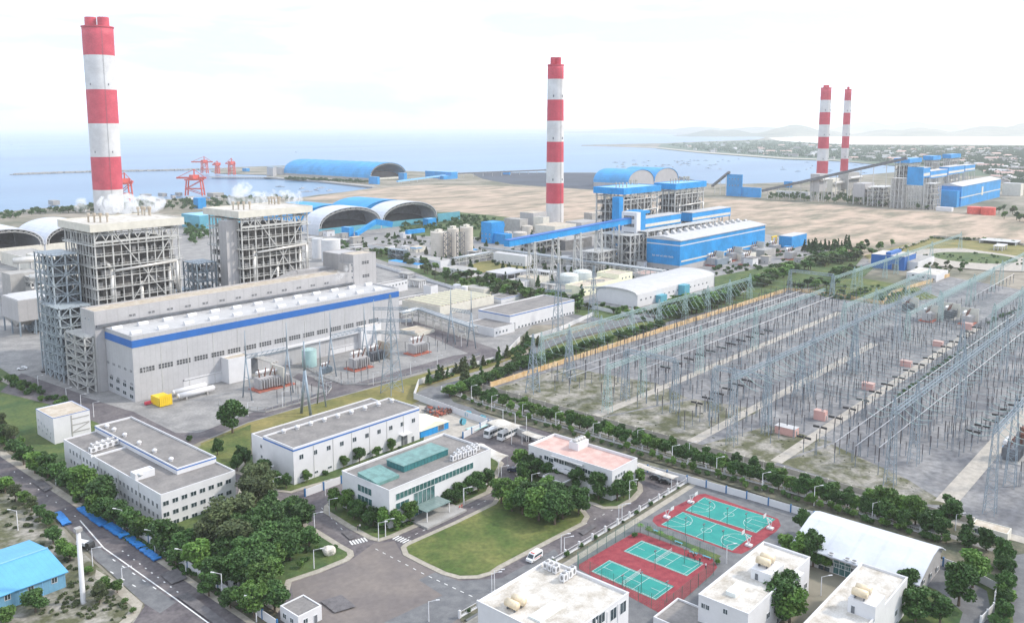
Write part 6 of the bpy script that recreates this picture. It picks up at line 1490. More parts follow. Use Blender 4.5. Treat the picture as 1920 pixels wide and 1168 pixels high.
# courts furniture
def hoop(px,py,dr,lab):
    x,y=P(px,py); T=thing('basketball_stand',lab,'basketball hoop',(x,y,0)); dx,dy=dr; s=mb(); s.box(x-.7,y-.9,0,x+.7,y+.9,.5); s.build('base',M['white'],T)
    s=mb(); s.beam((x,y,.4),(x+dx*1.2,y+dy*1.2,3.0),.22); s.beam((x,y,.4),(x-dx*.4,y-dy*.4,2.2),.15); s.beam((x-dx*.4,y-dy*.4,2.2),(x+dx*1.2,y+dy*1.2,3.0),.15); s.build('arm',M['white'],T)
    s=mb(); bx,by=x+dx*1.8,y+dy*1.8; s.beam((bx-dy*.9,by+dx*.9,3.4),(bx+dy*.9,by-dx*.9,3.4),.06,1.05); s.build('backboard',M['white'],T)
    s=mb()
    for i in range(12):
        t,u=2*math.pi*i/12,2*math.pi*(i+1)/12; c=(bx+dx*.4,by+dy*.4); s.beam((c[0]+.23*math.cos(t),c[1]+.23*math.sin(t),3.05),(c[0]+.23*math.cos(u),c[1]+.23*math.sin(u),3.05),.04)
    s.build('rim',M['redo'],T)
hoop(1295,944,(0,-1),'white basketball stand at the upper left end of the far court'); hoop(1250,972,(0,-1),'white basketball stand at the left end of the near basketball court')
hoop(1444,993,(0,1),'white basketball stand at the right end of the far court'); hoop(1404,1025,(0,1),'white basketball stand at the right end of the near basketball court')
for k,(px,yb,yt) in enumerate(((1297,964,944),(1330,974,943),(1363,986,954),(1398,998,964),(1285,1006,972),(1319,1017,984),(1355,1030,996),(1252,995,978),(1228,1070,1034),(1283,1058,1030),(1202,1114,1075),(1167,1103,1080),(1250,1130,1092))):
    x,y=P(px,yb); h=hgt(x,y,yt); T=thing('court_light','slim dark floodlight pole standing among the courts','floodlight',(x,y,0),'floodlight poles of the courts'); s=mb(); s.cyl((x,y,0),(x,y,h),.09,.06,n=6); s.build('pole',M['greenwire'],T); s=mb(); s.box(x-.5,y-.12,h-.2,x+.5,y+.12,h+.1); s.build('lamp',M['steeld'],T)
for k,(a,c) in enumerate((((1160,1101),(1205,1075)),((1230,1060),(1262,1037)))):
    A=Vector(P(*a)); Bq=Vector(P(*c)); s=mb()
    w_,kd=COURTS[2+k]; m0=(Vector(w_[0])+Vector(w_[3]))/2; m1=(Vector(w_[1])+Vector(w_[2]))/2
    T=thing('court_net','low net across the %s lower court'%('nearer','farther')[k],'net',(m0.x,m0.y,0)); s.beam((m0.x,m0.y,1.0),(m1.x,m1.y,1.0),.05); 
    for i in range(20): q=m0+(m1-m0)*i/19; s.beam((q.x,q.y,.3),(q.x,q.y,1),.03)
    for z in (.3,.5,.75): s.beam((m0.x,m0.y,z),(m1.x,m1.y,z),.03)
    s.build('netting',M['white'],T)
    for q in (m0,m1): s=mb(); s.cyl((q.x,q.y,0),(q.x,q.y,1.1),.05,n=6); s.build('post',M['steel'],T)
# benches on the grass strip
for k,(px,py) in enumerate(((1272,1021),(1300,1040),(1325,1048),(1232,1000))):
    x,y=P(px,py); T=thing('bench','small green bench on the strip between the courts, %s'%('second from the left','third from the left','rightmost','leftmost')[k],'bench',(x,y,0)); s=mb(); s.box(x-.25,y-1.2,.4,x+.25,y+1.2,.48); s.build('seat',M['tealwall'],T)
    for dy in (-1,1): s=mb(); s.box(x-.22,y+dy-.05,0,x+.22,y+dy+.05,.4); s.build('leg',M['steel'],T)
# ================================================================ street lamps
s0=[]
def lamp(px,yb,yt,grp,lab,flip=1,double=False):
    x,y=P(px,yb); h=max(5,hgt(x,y,yt))
    T=thing('street_lamp',lab,'street lamp',(x,y,0),grp)
    s=mb(); s.lathe(x,y,[(.16,0),(.13,.8),(.08,h)],10); s.build('pole',M['white'],T,smooth=True)
    s=mb(); ex,ey=x+rx*1.8*flip,y+ry*1.8*flip; s.beam((x,y,h-.1),(ex,ey,h+.35),.09); s.build('arm',M['white'],T)
    s=mb(); s.beam((ex-rx*.1*flip,ey-ry*.1*flip,h+.33),(ex+rx*.8*flip,ey+ry*.8*flip,h+.42),.34,.14); s.build('lamp_head',M['white'],T)
for a in ((34,995,958),(231,996,956),(291,1036,996),(349,1076,1032),(417,1122,1076),(32,857,828),(105,910,880),(481,1166,1120)): lamp(*a,'lamps along the access road','white street lamp in the row beside the access road',-1)
for a in ((174,1062,1030),(230,1100,1069)): lamp(*a,'lamps of the lay-by','white street lamp at the edge of the grey lay-by lane')
for a in ((590,998,964),(618,968,938),(589,1068,1033),(710,1015,982),(723,1008,984),(870,947,917),(610,930,902),(869,946,917),(940,903,882),(997,921,891),(922,1111,1079),(927,1106,1089),(1052,1036,1009),(1058,1042,1017),(1160,978,948),(1166,978,954),(1104,941,912),(1180,938,903),(804,1166,1145),(500,905,885),(513,925,905)): lamp(*a,'lamps of the office compound','white street lamp beside the roads of the office compound')
for a in ((1362,1058,1023),(1539,1116,1083),(1815,1105,1085)): lamp(*a,'lamps by the dormitories','white street lamp near the dormitories')
for a in ((884,755,725),(922,772,744),(980,782,760),(1042,800,775),(1112,820,797),(1195,842,808),(1260,870,838),(1343,896,860),(1429,921,889),(1526,950,914),(1635,975,945),(1728,1000,970),(1791,997,973),(1292,858,832)): lamp(*a,'lamps in the outer verge','white street lamp in the tree lined outer verge')
for a in ((152,762,740),(176,782,755),(72,728,705),(125,752,728),(465,780,755),(612,742,718),(530,765,735),(820,690,668),(700,722,700),(770,702,680),(865,650,628),(945,700,680),(1012,725,700),(1140,670,648),(930,590,572),(868,598,580),(855,556,530)): lamp(*a,'lamps of the power plant yard','slim grey white lamp post along the plant roads')

M['tarp']=mat('blue_tarpaulin',(.02,.20,.55),.5,.15,1.0)
for k,(a,c,w_) in enumerate(BT):
    A=Vector(P(*a)); Bq=Vector(P(*c)); d=(Bq-A).normalized(); p=Vector((-d.y,d.x))*w_/2; s=mb(); n=10; vs=[]; rr=random.Random(k)
    for i in range(n+1):
        q=A+(Bq-A)*i/n
        for j in (-1,-.3,.4,1): z=.62+rr.uniform(0,.28)*(1-abs(j)); v=q+p*j*rr.uniform(.85,1.1); vs.append((v.x,v.y,z))
    s.add(vs,[(i*4+j,i*4+j+1,(i+1)*4+j+1,(i+1)*4+j) for i in range(n) for j in range(3)]); s.add([(x,y,.3) for x,y,z in vs],[(i*4+j,(i+1)*4+j,(i+1)*4+j+1,i*4+j+1) for i in range(n) for j in range(3)])
    tag(s.build('tarpaulin',M['tarp'],loc=(A.x,A.y,0)),'blue tarpaulin on the access road kerb, %s'%('alone on the left side','right side, farthest of five','right side, second farthest','right side, longest in the middle','right side, second nearest','right side, nearest of five')[k],'tarpaulin')
# ================================================================ switchyard
def hx(px,Y,lo=0,hi=2500): return solve(lambda q:proj(q,Y,0)[0]-px,lo,hi)
# one insulator post, prototype at the origin
def protopost(leg,ins,r=.17,lat=False):
    T=thing('insulator_post','','insulator post',(0,0,0)); s=mb()
    if lat: lattice(s,0,0,0,leg,.5,.4,4,.07,.05)
    else: s.cyl((0,0,0),(0,0,leg),.13,.11,n=6)
    s.build('support',M['galvd'],T); s=mb(); n=7; pr=[]
    for i in range(n): z=leg+ins*i/n; pr+=[(r*.6,z),(r,z+ins/n*.35),(r*.6,z+ins/n*.7)]
    s.lathe(0,0,pr+[(r*.6,leg+ins)],8); s.build('insulator',M['porcelain'],T); return T
M['galvd']=mat('dull_galvanised',(.20,.235,.27),.6,.1,.4)
PR=[protopost(2.6,3.4,.20),protopost(4.0,2.6,.17,True),protopost(2.2,2.4,.15)]
# breaker: post with two dark horizontal heads
T=thing('circuit_breaker','','circuit breaker',(0,0,0)); s=mb(); s.cyl((0,0,0),(0,0,3.2),.14,n=6); s.build('support',M['galvd'],T); s=mb(); s.cyl((0,0,3.2),(0,0,5.4),.2,.16,n=8); s.build('insulator',M['porcelain'],T)
for sg in (-1,1): s=mb(); s.cyl((0,sg*.35,5.6),(0,sg*2.5,5.5),.40,n=10); s.build('head',M['black'],T)
CBR=T
used=set(); rr=random.Random(77)
def putproto(pr,loc,lab,grp,rz=0,sc=1):
    if id(pr) not in used:
        used.add(id(pr)); pr.location=loc; pr.rotation_euler=(0,0,rz); pr.scale=(sc,sc,sc); pr['label']=lab; pr['group']=grp; KIDS[pr.name]=[c for c in bpy.data.objects if c.parent==pr]; return pr
    return dup(pr,loc,rz,sc,lab,grp)
# every post position: rows run along the roads
rows=[]; XF={}
Y1,Y2,Y3,Y4=193.5,155.5,120,66
def row(Y,x0,x1,step,k,skip=.12,pair=False):
    x=x0
    while x<x1:
        if rr.random()>skip: rows.append((x+rr.uniform(-.4,.4),Y,k))
        if pair and rr.random()>.3: rows.append((x+2.2,Y+.8,k))
        x+=step
for Y,x0,x1,st,k in ((246,300,560,9,1),(240,290,560,11,0),(236,300,560,7,1),(229,312,560,11,0),(222,298,560,9,2),(214,300,560,8,1),(206,292,550,10,0),(199,284,548,7,0),
    (188,292,540,7,0),(183,300,530,9,1),(176,292,530,8,0),(169,300,520,9,2),(164,284,510,7,1),(160,282,505,6,0),
    (150,284,520,6,0),(146,296,520,9,1),(140,290,520,7,0),(134,296,530,8,2),(129,290,540,7,0),(124.5,300,540,9,1),
    (112,290,620,8,1),(106,296,620,9,0),(100,292,620,7,1),(94,296,620,9,0),(88,310,620,11,2),(82,308,640,9,0),(77,318,640,8,1),(72,330,640,10,0),
    (60,330,640,8,0),(52,300,620,7,1),(44,290,600,8,0),(36,286,560,8,1),(28,300,540,9,0)): row(Y,x0,x1,st,k)
for Y in [250-3.1*i for i in range(74)]:
    if min(abs(Y-q) for q in (Y1,Y2,Y3,Y4))<3: continue
    x=rr.uniform(292,310)
    while x<(590 if Y>120 else 640):
        if rr.random()<.55 and x>330-abs(Y-150)*.2: rows.append((x,Y+rr.uniform(-.8,.8),1 if rr.random()<.6 else 2))
        x+=rr.uniform(5,13)
# keep only those the camera sees; nearest ones become things, the rest one mass
vis=[]
for x,y,k in rows:
    a,c=proj(x,y,3)
    if -20<a<1945 and c<1180: vis.append((math.hypot(x,y),x,y,k))
vis.sort(); labs=('dark brown insulator post on a pipe stand in the switchyard','dark insulator post on a small lattice stand in the switchyard','short dark insulator post between the taller ones in the switchyard')
for d,x,y,k in vis[:290]: putproto(PR[k],(x,y,0),labs[k],('pipe stand insulator posts','lattice stand insulator posts','short insulator posts')[k],rr.random()*.3,rr.uniform(1.0,1.3))
s=mb(); s2=mb()
for d,x,y,k in vis[290:]:
    h=rr.uniform(5.5,9); s.k=0; s.cyl((x,y,0),(x,y,h*.55),.10,n=4); s.k=1; s.cyl((x,y,h*.55),(x,y,h),.15,n=5)
o=s.build('insulator_posts',[M['galvd'],M['porcelain']],loc=(400,100,0)); tag(o,'mass of distant insulator posts filling the far switchyard','insulator posts',kind='stuff')
def brow(pts,n,lab,grp):
    (ax,ay),(bx,by)=P(*pts[0]),P(*pts[1])
    for i in range(n):
        t=i/(n-1); putproto(CBR,(ax+(bx-ax)*t,ay+(by-ay)*t,0),lab,grp,0,1)
brow(((1247,712),(1440,640)),11,'breaker with two black horizontal heads, row left of the first pale road','breakers left of the first road')
brow(((1306,782),(1400,738)),6,'breaker with two black horizontal heads, row between first and second pale roads','breakers between first and second roads')
brow(((1506,850),(1830,634)),17,'breaker with two black horizontal heads, row along the huts and third pale road','breakers along the third road')
brow(((1822,838),(1930,770)),8,'breaker with two black horizontal heads, row at the right edge','breakers at the right edge')
# white tube busbars on stands
def busbar(a,endpx,h,lab,sup=None):
    x0,y=P(*a); x1=hx(endpx,y,x0); T=thing('busbar',lab,'busbar',(x0,y,0)); s=mb(); s.cyl((x0,y,h),(x1,y,h),.12,n=8); s.build('tube',M['white'],T,smooth=True)
    n=min(28,int((x1-x0)/11))
    for i in range(n+1):
        x=x0+.5+(x1-x0-1)*i/n; s=mb(); s.cyl((x,y,0),(x,y,h*.5),.14,n=6); s.build('support',M['galvd'],T); s=mb(); s.cyl((x,y,h*.5),(x,y,h-.1),.2,n=6); s.build('insulator',M['porcelain'],T)
busbar((1039,734),1500,7.5,'long white tube busbar nearest the ochre wall'); busbar((1066,739),1510,7.5,'long white tube busbar, second from the ochre wall')
busbar((1563,870),1900,7.8,'white tube busbar right of the third pale road, first'); busbar((1602,878),1760,8,'short white tube busbar ending at a lattice tower'); busbar((1645,893),1960,10,'white tube busbar beneath the big right hand gantry')
busbar((1825,575),1900,7,'white tube busbar at the far end of the switchyard'); busbar((1200,748),1560,13,'high thin tube busbar beside the first pale road')
# gantries
def string_mesh(L_,dz,n=7,r=.07,sag=.9):
    s=mb(); pts=[]
    for i in range(n+1):
        t=i/n; pts.append((0,L_*t,-dz*t-sag*math.sin(math.pi*t)))
    for a,c in zip(pts,pts[1:]): s.beam(a,c,r*2)
    me=bpy.data.meshes.new('insulator_string'); me.from_pydata(s.v,[],s.f); me.materials.append(M['galvg']); return me
SM=[string_mesh(8,3.5),string_mesh(-8,3.5),string_mesh(9,2,sag=1.6),string_mesh(-9,2,sag=1.6),string_mesh(5,6.5,sag=.2),string_mesh(-5,6.5,sag=.2)]
def gantry(lab,Y,x0,x1,h,towers,m='galv',sm=(0,1),per=6,peak=5,w_=1.6,seg=2.2,tw=3.2):
    T=thing('gantry',lab,'gantry',(x0,Y,0)); s=mb(); truss(s,(x0,Y,h),(x1,Y,h),w_*.8,w_*.8,max(4,int((x1-x0)/seg)),.15,.07); s.build('beam',M[m],T)
    for x in towers: s=mb(); lattice(s,x,Y,0,h,tw,1.4,9,.17,.08); lattice(s,x,Y,h,h+peak,1.4,.3,2,.12,.08); s.build('tower',M[m],T)
    c=0; x=x0+3
    while x<x1-2 and c<94:
        for k in sm:
            o=bpy.data.objects.new('insulator_string',SM[k]); COL.objects.link(o); o.location=(x-x0,0,h-.6); o.parent=T; o.rotation_euler=(0,0,rr.uniform(-.12,.12)); c+=1
        x+=per
    return T
Yg1=P(1127,652)[1]; h1=RY(1127,602,Yg1)[1]
tw=[hx(px,Yg1) for px in (1015,1067,1127,1184,1235,1284,1326,1367,1405)]
gantry('long lattice gantry over the lawn outside the ochre wall',Yg1,tw[0],tw[-1],h1,tw,'galvg',(4,5),5,3,1.5)
tw=[hx(px,178) for px in (1201,1265,1370,1470,1570)]
gantry('lattice gantry left of the first pale switchyard road',178+16,tw[0],tw[-1]+20,hgt(280,194,677) if False else 19,[tw[0],tw[1],tw[2],tw[3]],'galvg',(4,),9,4)
Yg3=P(1372,836)[1]; h3_=RY(1377,708,Yg3)[1]; tw=[hx(px,Yg3) for px in (1372,1436,1520,1600,1680)]
gantry('steel blue lattice gantry over the second pale switchyard road',Yg3,tw[0],hx(1740,Yg3),h3_,tw,'galv',(0,1),6,4)
Yg4=P(1668,912)[1]; h4=RY(1671,778,Yg4)[1]; tw=[hx(px,Yg4) for px in (1668,1712,1800,1880,1960)]
gantry('big lattice gantry with drooping pale strings right of the third pale road',Yg4,tw[0],tw[-1]+60,h4,tw,'galv',(2,3),6,5)
Yg5=P(1855,965)[1]; h5=RY(1859,819,Yg5)[1]; x0=P(1855,965)[0]; tw=[x0,x0+26,x0+60,x0+100]
gantry('lattice gantry at the right edge beside the blue transformer tanks',Yg5,x0,x0+110,h5,tw,'galv',(2,3),6,5)
x0=hx(1640,Yg3-14); gantry('pale green lattice gantry with dense hanging strings near the garden wall',P(1560,640)[1],hx(1580,P(1560,640)[1]),hx(1740,P(1560,640)[1]),17,[hx(p_,P(1560,640)[1]) for p_ in (1580,1640,1700,1740)],'galvg',(4,5),4,3)
for (px,py,pe,h_,lab) in ((1560,560,1700,14,'low lattice gantry before the garden, left'),(1600,545,1800,14,'low lattice gantry along the white control building'),(1760,600,1920,15,'distant lattice gantry right of the tan fire walls'),(1700,640,1860,15,'distant lattice gantry left of the tan fire walls'),(1860,640,1990,18,'distant lattice gantry beside the far hut')):
    Yq=P(px,py)[1]; x0=P(px,py)[0]; x1=hx(pe,Yq,x0); n=3; gantry(lab,Yq,x0,x1,h_,[x0+(x1-x0)*i/n for i in range(n+1)],'galvg',(4,),7,3)
# cross gantries (beams the other way)
for (px,py,L_,h_,lab) in ((1265,775,24,22,'cross gantry near the first road, front'),(1437,815,22,22,'cross gantry near the second road, front'),(1560,560,30,16,'cross gantry at the garden end')):
    x,y=P(px,py); T=thing('gantry','lattice '+lab,'gantry',(x,y,0)); s=mb(); truss(s,(x,y,h_),(x,y+L_,h_),1.4,1.4,12,.18,.1); s.build('beam',M['galv'],T)
    for yy in (y,y+L_): s=mb(); lattice(s,x,yy,0,h_,3,1.4,9,.22,.1); s.build('tower',M['galv'],T)
# single lattice masts and line towers
def mast(px,yb,yt,wb,lab,arms=0,m='galv'):
    x,y=P(px,yb); h=hgt(x,y,yt); T=thing('lattice_mast',lab,'pylon',(x,y,0)); s=mb(); lattice(s,x,y,0,h*.7,wb,wb*.35,8,.26,.12); lattice(s,x,y,h*.7,h,wb*.35,.4,6,.18,.09); s.build('lattice_body',M[m],T)
    for k in range(arms):
        z=h*(.62+.12*k); s=mb(); L_=wb*(1.5-.2*k); truss(s,(x-rx*L_,y-ry*L_,z),(x+rx*L_,y+ry*L_,z),.9,.9,8,.14,.08); s.build('cross_arm',M[m],T)
mast(999,737,628,4.5,'tall lattice mast at the near corner of the switchyard, left one'); mast(1067,716,620,4.5,'tall lattice mast near the switchyard corner, beside the two tube busbars')
mast(1046,628,494,5,'tall lattice pylon in front of the blue rimmed building',2); mast(1112,606,498,5,'tall lattice pylon before the yellow building, right one',2)
mast(735,737,553,7,'large lattice pylon with wide arms on the grass before the grey hall',3)
mast(1800,700,600,5,'lattice mast in the far switchyard near the road'); mast(1600,700,610,5,'lattice mast between the second and third roads'); mast(1500,745,655,5,'lattice mast in the middle of the switchyard')
for k,(px,yb,yt) in enumerate(((1212,758,702),(1300,700,650),(1390,690,640),(1480,650,603),(1540,700,648),(1620,760,700),(1740,800,735),(1780,740,680),(1900,720,660),(1330,800,745),(1560,640,598),(1700,600,560),(1840,720,650))):
    x,y=P(px,yb); h=hgt(x,y,yt); T=thing('lightning_mast','thin grey lightning mast rising among the switchyard posts','mast',(x,y,0),'lightning masts of the switchyard'); s=mb(); s.cyl((x,y,0),(x,y,h*1.15),.22,.06,n=6); s.build('shaft',M['galv'],T)
# thin conductors
s=mb()
def wire(a,c,sag,r=.05,n=8):
    a=Vector(a); c=Vector(c); pr=None
    for i in range(n+1):
        t=i/n; q=a+(c-a)*t; q.z-=sag*4*t*(1-t)
        if pr is not None: s.beam(pr,q,r)
        pr=q
for k in range(46):
    x=300+k*5.4; wire((x,Yg3,h3_-1),(x,Yg4,h4-2),3.5,.07)
    if k%2==0: wire((x,194,18),(x,Yg3,h3_-1),2.5,.07); wire((x,Yg4,h4-1),(x,Yg5,h5-1),3,.07)
    if k%3==0: wire((x,Yg1,h1),(x,194,18),3,.06)
o=s.build('overhead_wires',M['galvg'],loc=(300,100,0)); tag(o,'thin pale conductors strung between the switchyard gantries','wires',kind='stuff')
# huts
for a,r_,lab in (((1489,822,806,1453,1498),'rooflight','pink hut with a pale flat roof, nearest in the switchyard'),((1546,792,773,1526,1552),'pinkroof','pink hut with a pinkish roof beside the third pale road, second nearest'),((1636,735,721,1616,1641),'pinkroof','pink switchyard hut, third along the pale road'),((1707,691,679,1688,1711),'pinkroof','pink switchyard hut, fourth along the pale road'),((1766,653,642,1749,1770),'pinkroof','pink switchyard hut, fifth along the pale road'),((1821,621,608,1803,1825),'pinkroof','pinkish hut near the tan fire walls')):
    q=B(*a); T=house('relay_hut',lab,'hut',q,'pink',r_,par=0); win(T,q,'R',(q.x0+q.x1)/2,1.3,.9,2.2,'door')
# transformers
def transformer(px,py,lab,sc=1,wall=None,grp=None,m='greypanel',rz=0):
    T=thing('transformer',lab,'transformer',(0,0,0),grp); s=mb(); s.box(-3.2,-1.6,.5,3.2,1.6,4.2); s.build('tank',M[m],T)
    for i in range(7): s=mb(); x=-3+i; s.box(x-.12,-3,.9,x+.12,-1.65,3.9); s.build('radiator',M[m],T)
    s=mb(); s.cyl((-2.5,1.2,5.6),(2.5,1.2,5.6),.6,n=12); s.beam((0,1.2,4.2),(0,1.2,5.1),.3); s.build('conservator',M['white' if m!='rust' else m],T)
    for i in (-2,0,2): s=mb(); s.cyl((i,0,4.2),(i*1.4,-.9,7.4),.28,.14,n=8); s.build('bushing',M['rust'],T)
    s=mb(); s.box(-4.5,-3.6,0,4.5,3,.35); s.build('plinth',M['brick' if m=='greypanel' and sc>1.15 else 'concrete'],T)
    if wall:
        s=mb(); s.box(4.9,-4,0,5.3,4,7); s.build('fire_wall',M[wall],T)
    x,y=P(px,py); T.location=(x,y,0); T.rotation_euler=(0,0,rz); T.scale=(sc,sc,sc); return T
transformer(497,728,'grey transformer with red brown bushings before the first white stair block',1.3,'cream'); transformer(525,722,'second transformer by the first white stair block, on a red plinth',1.2)
transformer(672,690,'transformer on a red plinth right of the green tank',1.3,None); transformer(703,676,'darker transformer beside the tan fire wall under the big lattice pylon',1.2,'tan','', 'steeld'); transformer(782,662,'transformer on a red plinth by the round tan pit',1.3)
transformer(610,700,'small green grey transformer close to the green tank',.8,None,None,'galv')
for k,(px,py,w_) in enumerate(((1335,497,'cream'),(1370,488,'cream'),(1412,477,'cream'),(1450,472,None),(1480,486,None),(1400,496,None))): transformer(px,py,'transformer right of the bright blue turbine hall, %s'%('nearest the hall wall','second from the hall','third from the hall, by the blue store','below the blue store','lowest right','in the middle front')[k],1.6,w_)
for k,(px,py) in enumerate(((1738,602),(1778,598),(1812,608),(1700,585))): transformer(px,py,'big dark red grey transformer at the far switchyard, %s'%('second from left','third from left','rightmost','leftmost')[k],1.2,'cream',None,'steeld' if k%2 else 'greypanel')
transformer(1893,862,'dark transformer with pale blue tanks at the right edge of the switchyard',1.15,None,None,'steeld'); transformer(1925,835,'red brown transformer cut by the right edge of the picture',1.1,None,None,'rust')
for k,(px,py,yt) in enumerate(((1882,858,836),(1890,856,838))):
    tank(px,py,yt,7,'bluer','pale blue upright tank at the right edge transformer, %s'%('left','right')[k],.2,rail=False)
# pipework boxes before the blue hall
for k,(a,w_) in enumerate((((1345,500,487,1325,1368),'galv'),((1395,490,478,1375,1418),'cream'),((1433,482,470,1412,1455),'concrete'),((1262,0,0,0,0),None))):
    if w_: q=B(*a); T=house('equipment_house','low equipment house right of the bright blue hall, %s'%('grey green and nearest','cream, middle','grey, farthest')[k],I,q,w_,'concrete',par=.3)
# ---- A-frame steel gantries before the grey hall
def aframe(px,yb,yt,spread,lab,r=.32,grp=None):
    x,y=P(px,yb); h=hgt(x,y,yt); T=thing('a_frame_tower',lab,'pylon',(x,y,0),grp); hj=h*.62
    for sy in (-1,1): s=mb(); s.cyl((x,y+sy*spread,0),(x,y,hj),r,r*.8,n=8); s.build('leg',M['galv'],T,smooth=True)
    s=mb(); s.cyl((x,y,hj-.5),(x,y,h),r*.9,r*.45,n=8); s.build('mast',M['galv'],T,smooth=True)
    s=mb(); s.beam((x,y-spread*.5,hj*.5),(x,y+spread*.5,hj*.5),.2); s.build('tie',M['galv'],T); return x,y,hj
G=[aframe(464,748,620,3.5,'slender A shaped steel tower before the first white stair block'),aframe(541,733,605,3.5,'slender A shaped steel tower between stair block and green tank'),aframe(622,703,587,3.5,'slender A shaped steel tower right of the green tank'),aframe(685,682,575,3.5,'slender A shaped steel tower before the far white stair block'),aframe(703,677,562,3.5,'slender A shaped steel tower close to the big lattice pylon'),
   aframe(574,778,640,3.2,'thick tubular A shaped tower on the grass verge',.6),aframe(603,760,640,3.0,'thin A shaped tower beside the thick tubular one'),aframe(846,645,540,3.2,'A shaped steel tower at the right yard, left one'),aframe(884,652,545,3.2,'A shaped steel tower at the right yard, right one')]
for k,(i,j) in enumerate(((0,1),(2,3),(7,8))):
    a,c=G[i],G[j]; s=mb(); truss(s,(a[0],a[1],a[2]),(c[0],c[1],c[2]),1.5,1.3,16,.16,.09); tag(s.build('gantry_beam',M['galv'],loc=(a[0],a[1],0)),'lattice beam linking the %s pair of A shaped towers'%('left','middle','right')[k],'gantry beam')
for k,(a,c,n) in enumerate((((585,745),(520,757),6),((760,662),(830,645),6),((790,668),(850,652),5),((690,712),(640,722),5),((650,700),(700,690),5),((545,742),(575,735),4))):
    (ax,ay),(bx,by)=P(*a),P(*c)
    for i in range(n): t=i/(n-1); putproto(PR[0],(ax+(bx-ax)*t,ay+(by-ay)*t,0),'dark insulator post standing in the transformer yards of the grey hall','transformer yard insulator posts',0,1.0)
# covered bus ducts
for k,(a,c) in enumerate((((440,690),(505,712)),((665,640),(735,655)))):
    x,y=P(*a); x2,y2=P(*c); s=mb()
    for j in range(3): s.cyl((x+j*1.4,y,9),(x+j*1.4+2,y2,7.5),.5,n=10)
    tag(s.build('bus_duct',M['alum'],loc=(x,y,0)),'pale tubular bus ducts leaving the %s white stair block'%('first','far')[k],'duct')
# yard fences round the transformer yards
railfence('yard_fence','low railing fence round the first transformer yard',[(410,760),(440,768),(498,774),(560,757),(615,738),(622,728),(590,712)],1.9,'galv','concrete',3,.2,False)
railfence('yard_fence','low railing fence round the second transformer yard',[(572,690),(600,706),(645,722),(690,722),(760,708),(850,684),(900,668)],1.9,'galv','concrete',3.5,.2,False)
# vehicles --------------------------------------------------------
def wheel(T,x,y,r,nm='wheel'):
    w_=mb(); w_.cyl((x,y-.13,r),(x,y+.13,r),r,n=16); o=w_.build(nm,M['black'],T); h=mb(); h.cyl((x,y-.15,r),(x,y+.15,r),r*.5,n=10); c=h.build('rim',M['steel'],T); c.parent=o; return o
def bus(px,py,rz,lab):
    T=thing('bus',lab,'bus',(0,0,0)); L_,W_,h_=11,2.5,3.3; s=mb()
    s.prism([(-L_/2,.4),(L_/2,.4),(L_/2,1.6),(L_/2-.45,h_-.15),(L_/2-.9,h_),(-L_/2+.3,h_),(-L_/2,h_-.3)],'y',-W_/2,W_/2); s.build('body',M['carwhite'],T)
    for sy in (-1,1):
        for i in range(6): s=mb(); x=-L_/2+.8+i*1.6; s.box(x,sy*W_/2-.03,1.55,x+1.45,sy*W_/2+.03,2.6); s.build('window',M['glass'],T)
        for x in (-3.3,3.3): wheel(T,x,sy*(W_/2-.12),.5)
    s=mb(); s.beam((L_/2-.1,0,1.6),(L_/2-.42,0,h_-.5),2.2,.12) if False else s.quad((L_/2+.02,-1.1,1.65),(L_/2+.02,1.1,1.65),(L_/2-.38,1.1,h_-.35),(L_/2-.38,-1.1,h_-.35)); s.build('windscreen',M['glass'],T)
    s=mb(); s.box(-1.5,-.6,h_,1.2,.6,h_+.22); s.build('roof_unit',M['carwhite'],T)
    for sy in (-.85,.85): s=mb(); s.box(L_/2-.02,sy-.2,.75,L_/2+.04,sy+.2,.95); s.build('headlight',M['frame'],T)
    x,y=P(px,py); T.location=(x,y,0); T.rotation_euler=(0,0,rz)
bus(928,816,math.pi+.1,'white bus parked under the canopy, left one'); bus(953,820,math.pi+.1,'white and green bus parked under the canopy edge, right one')
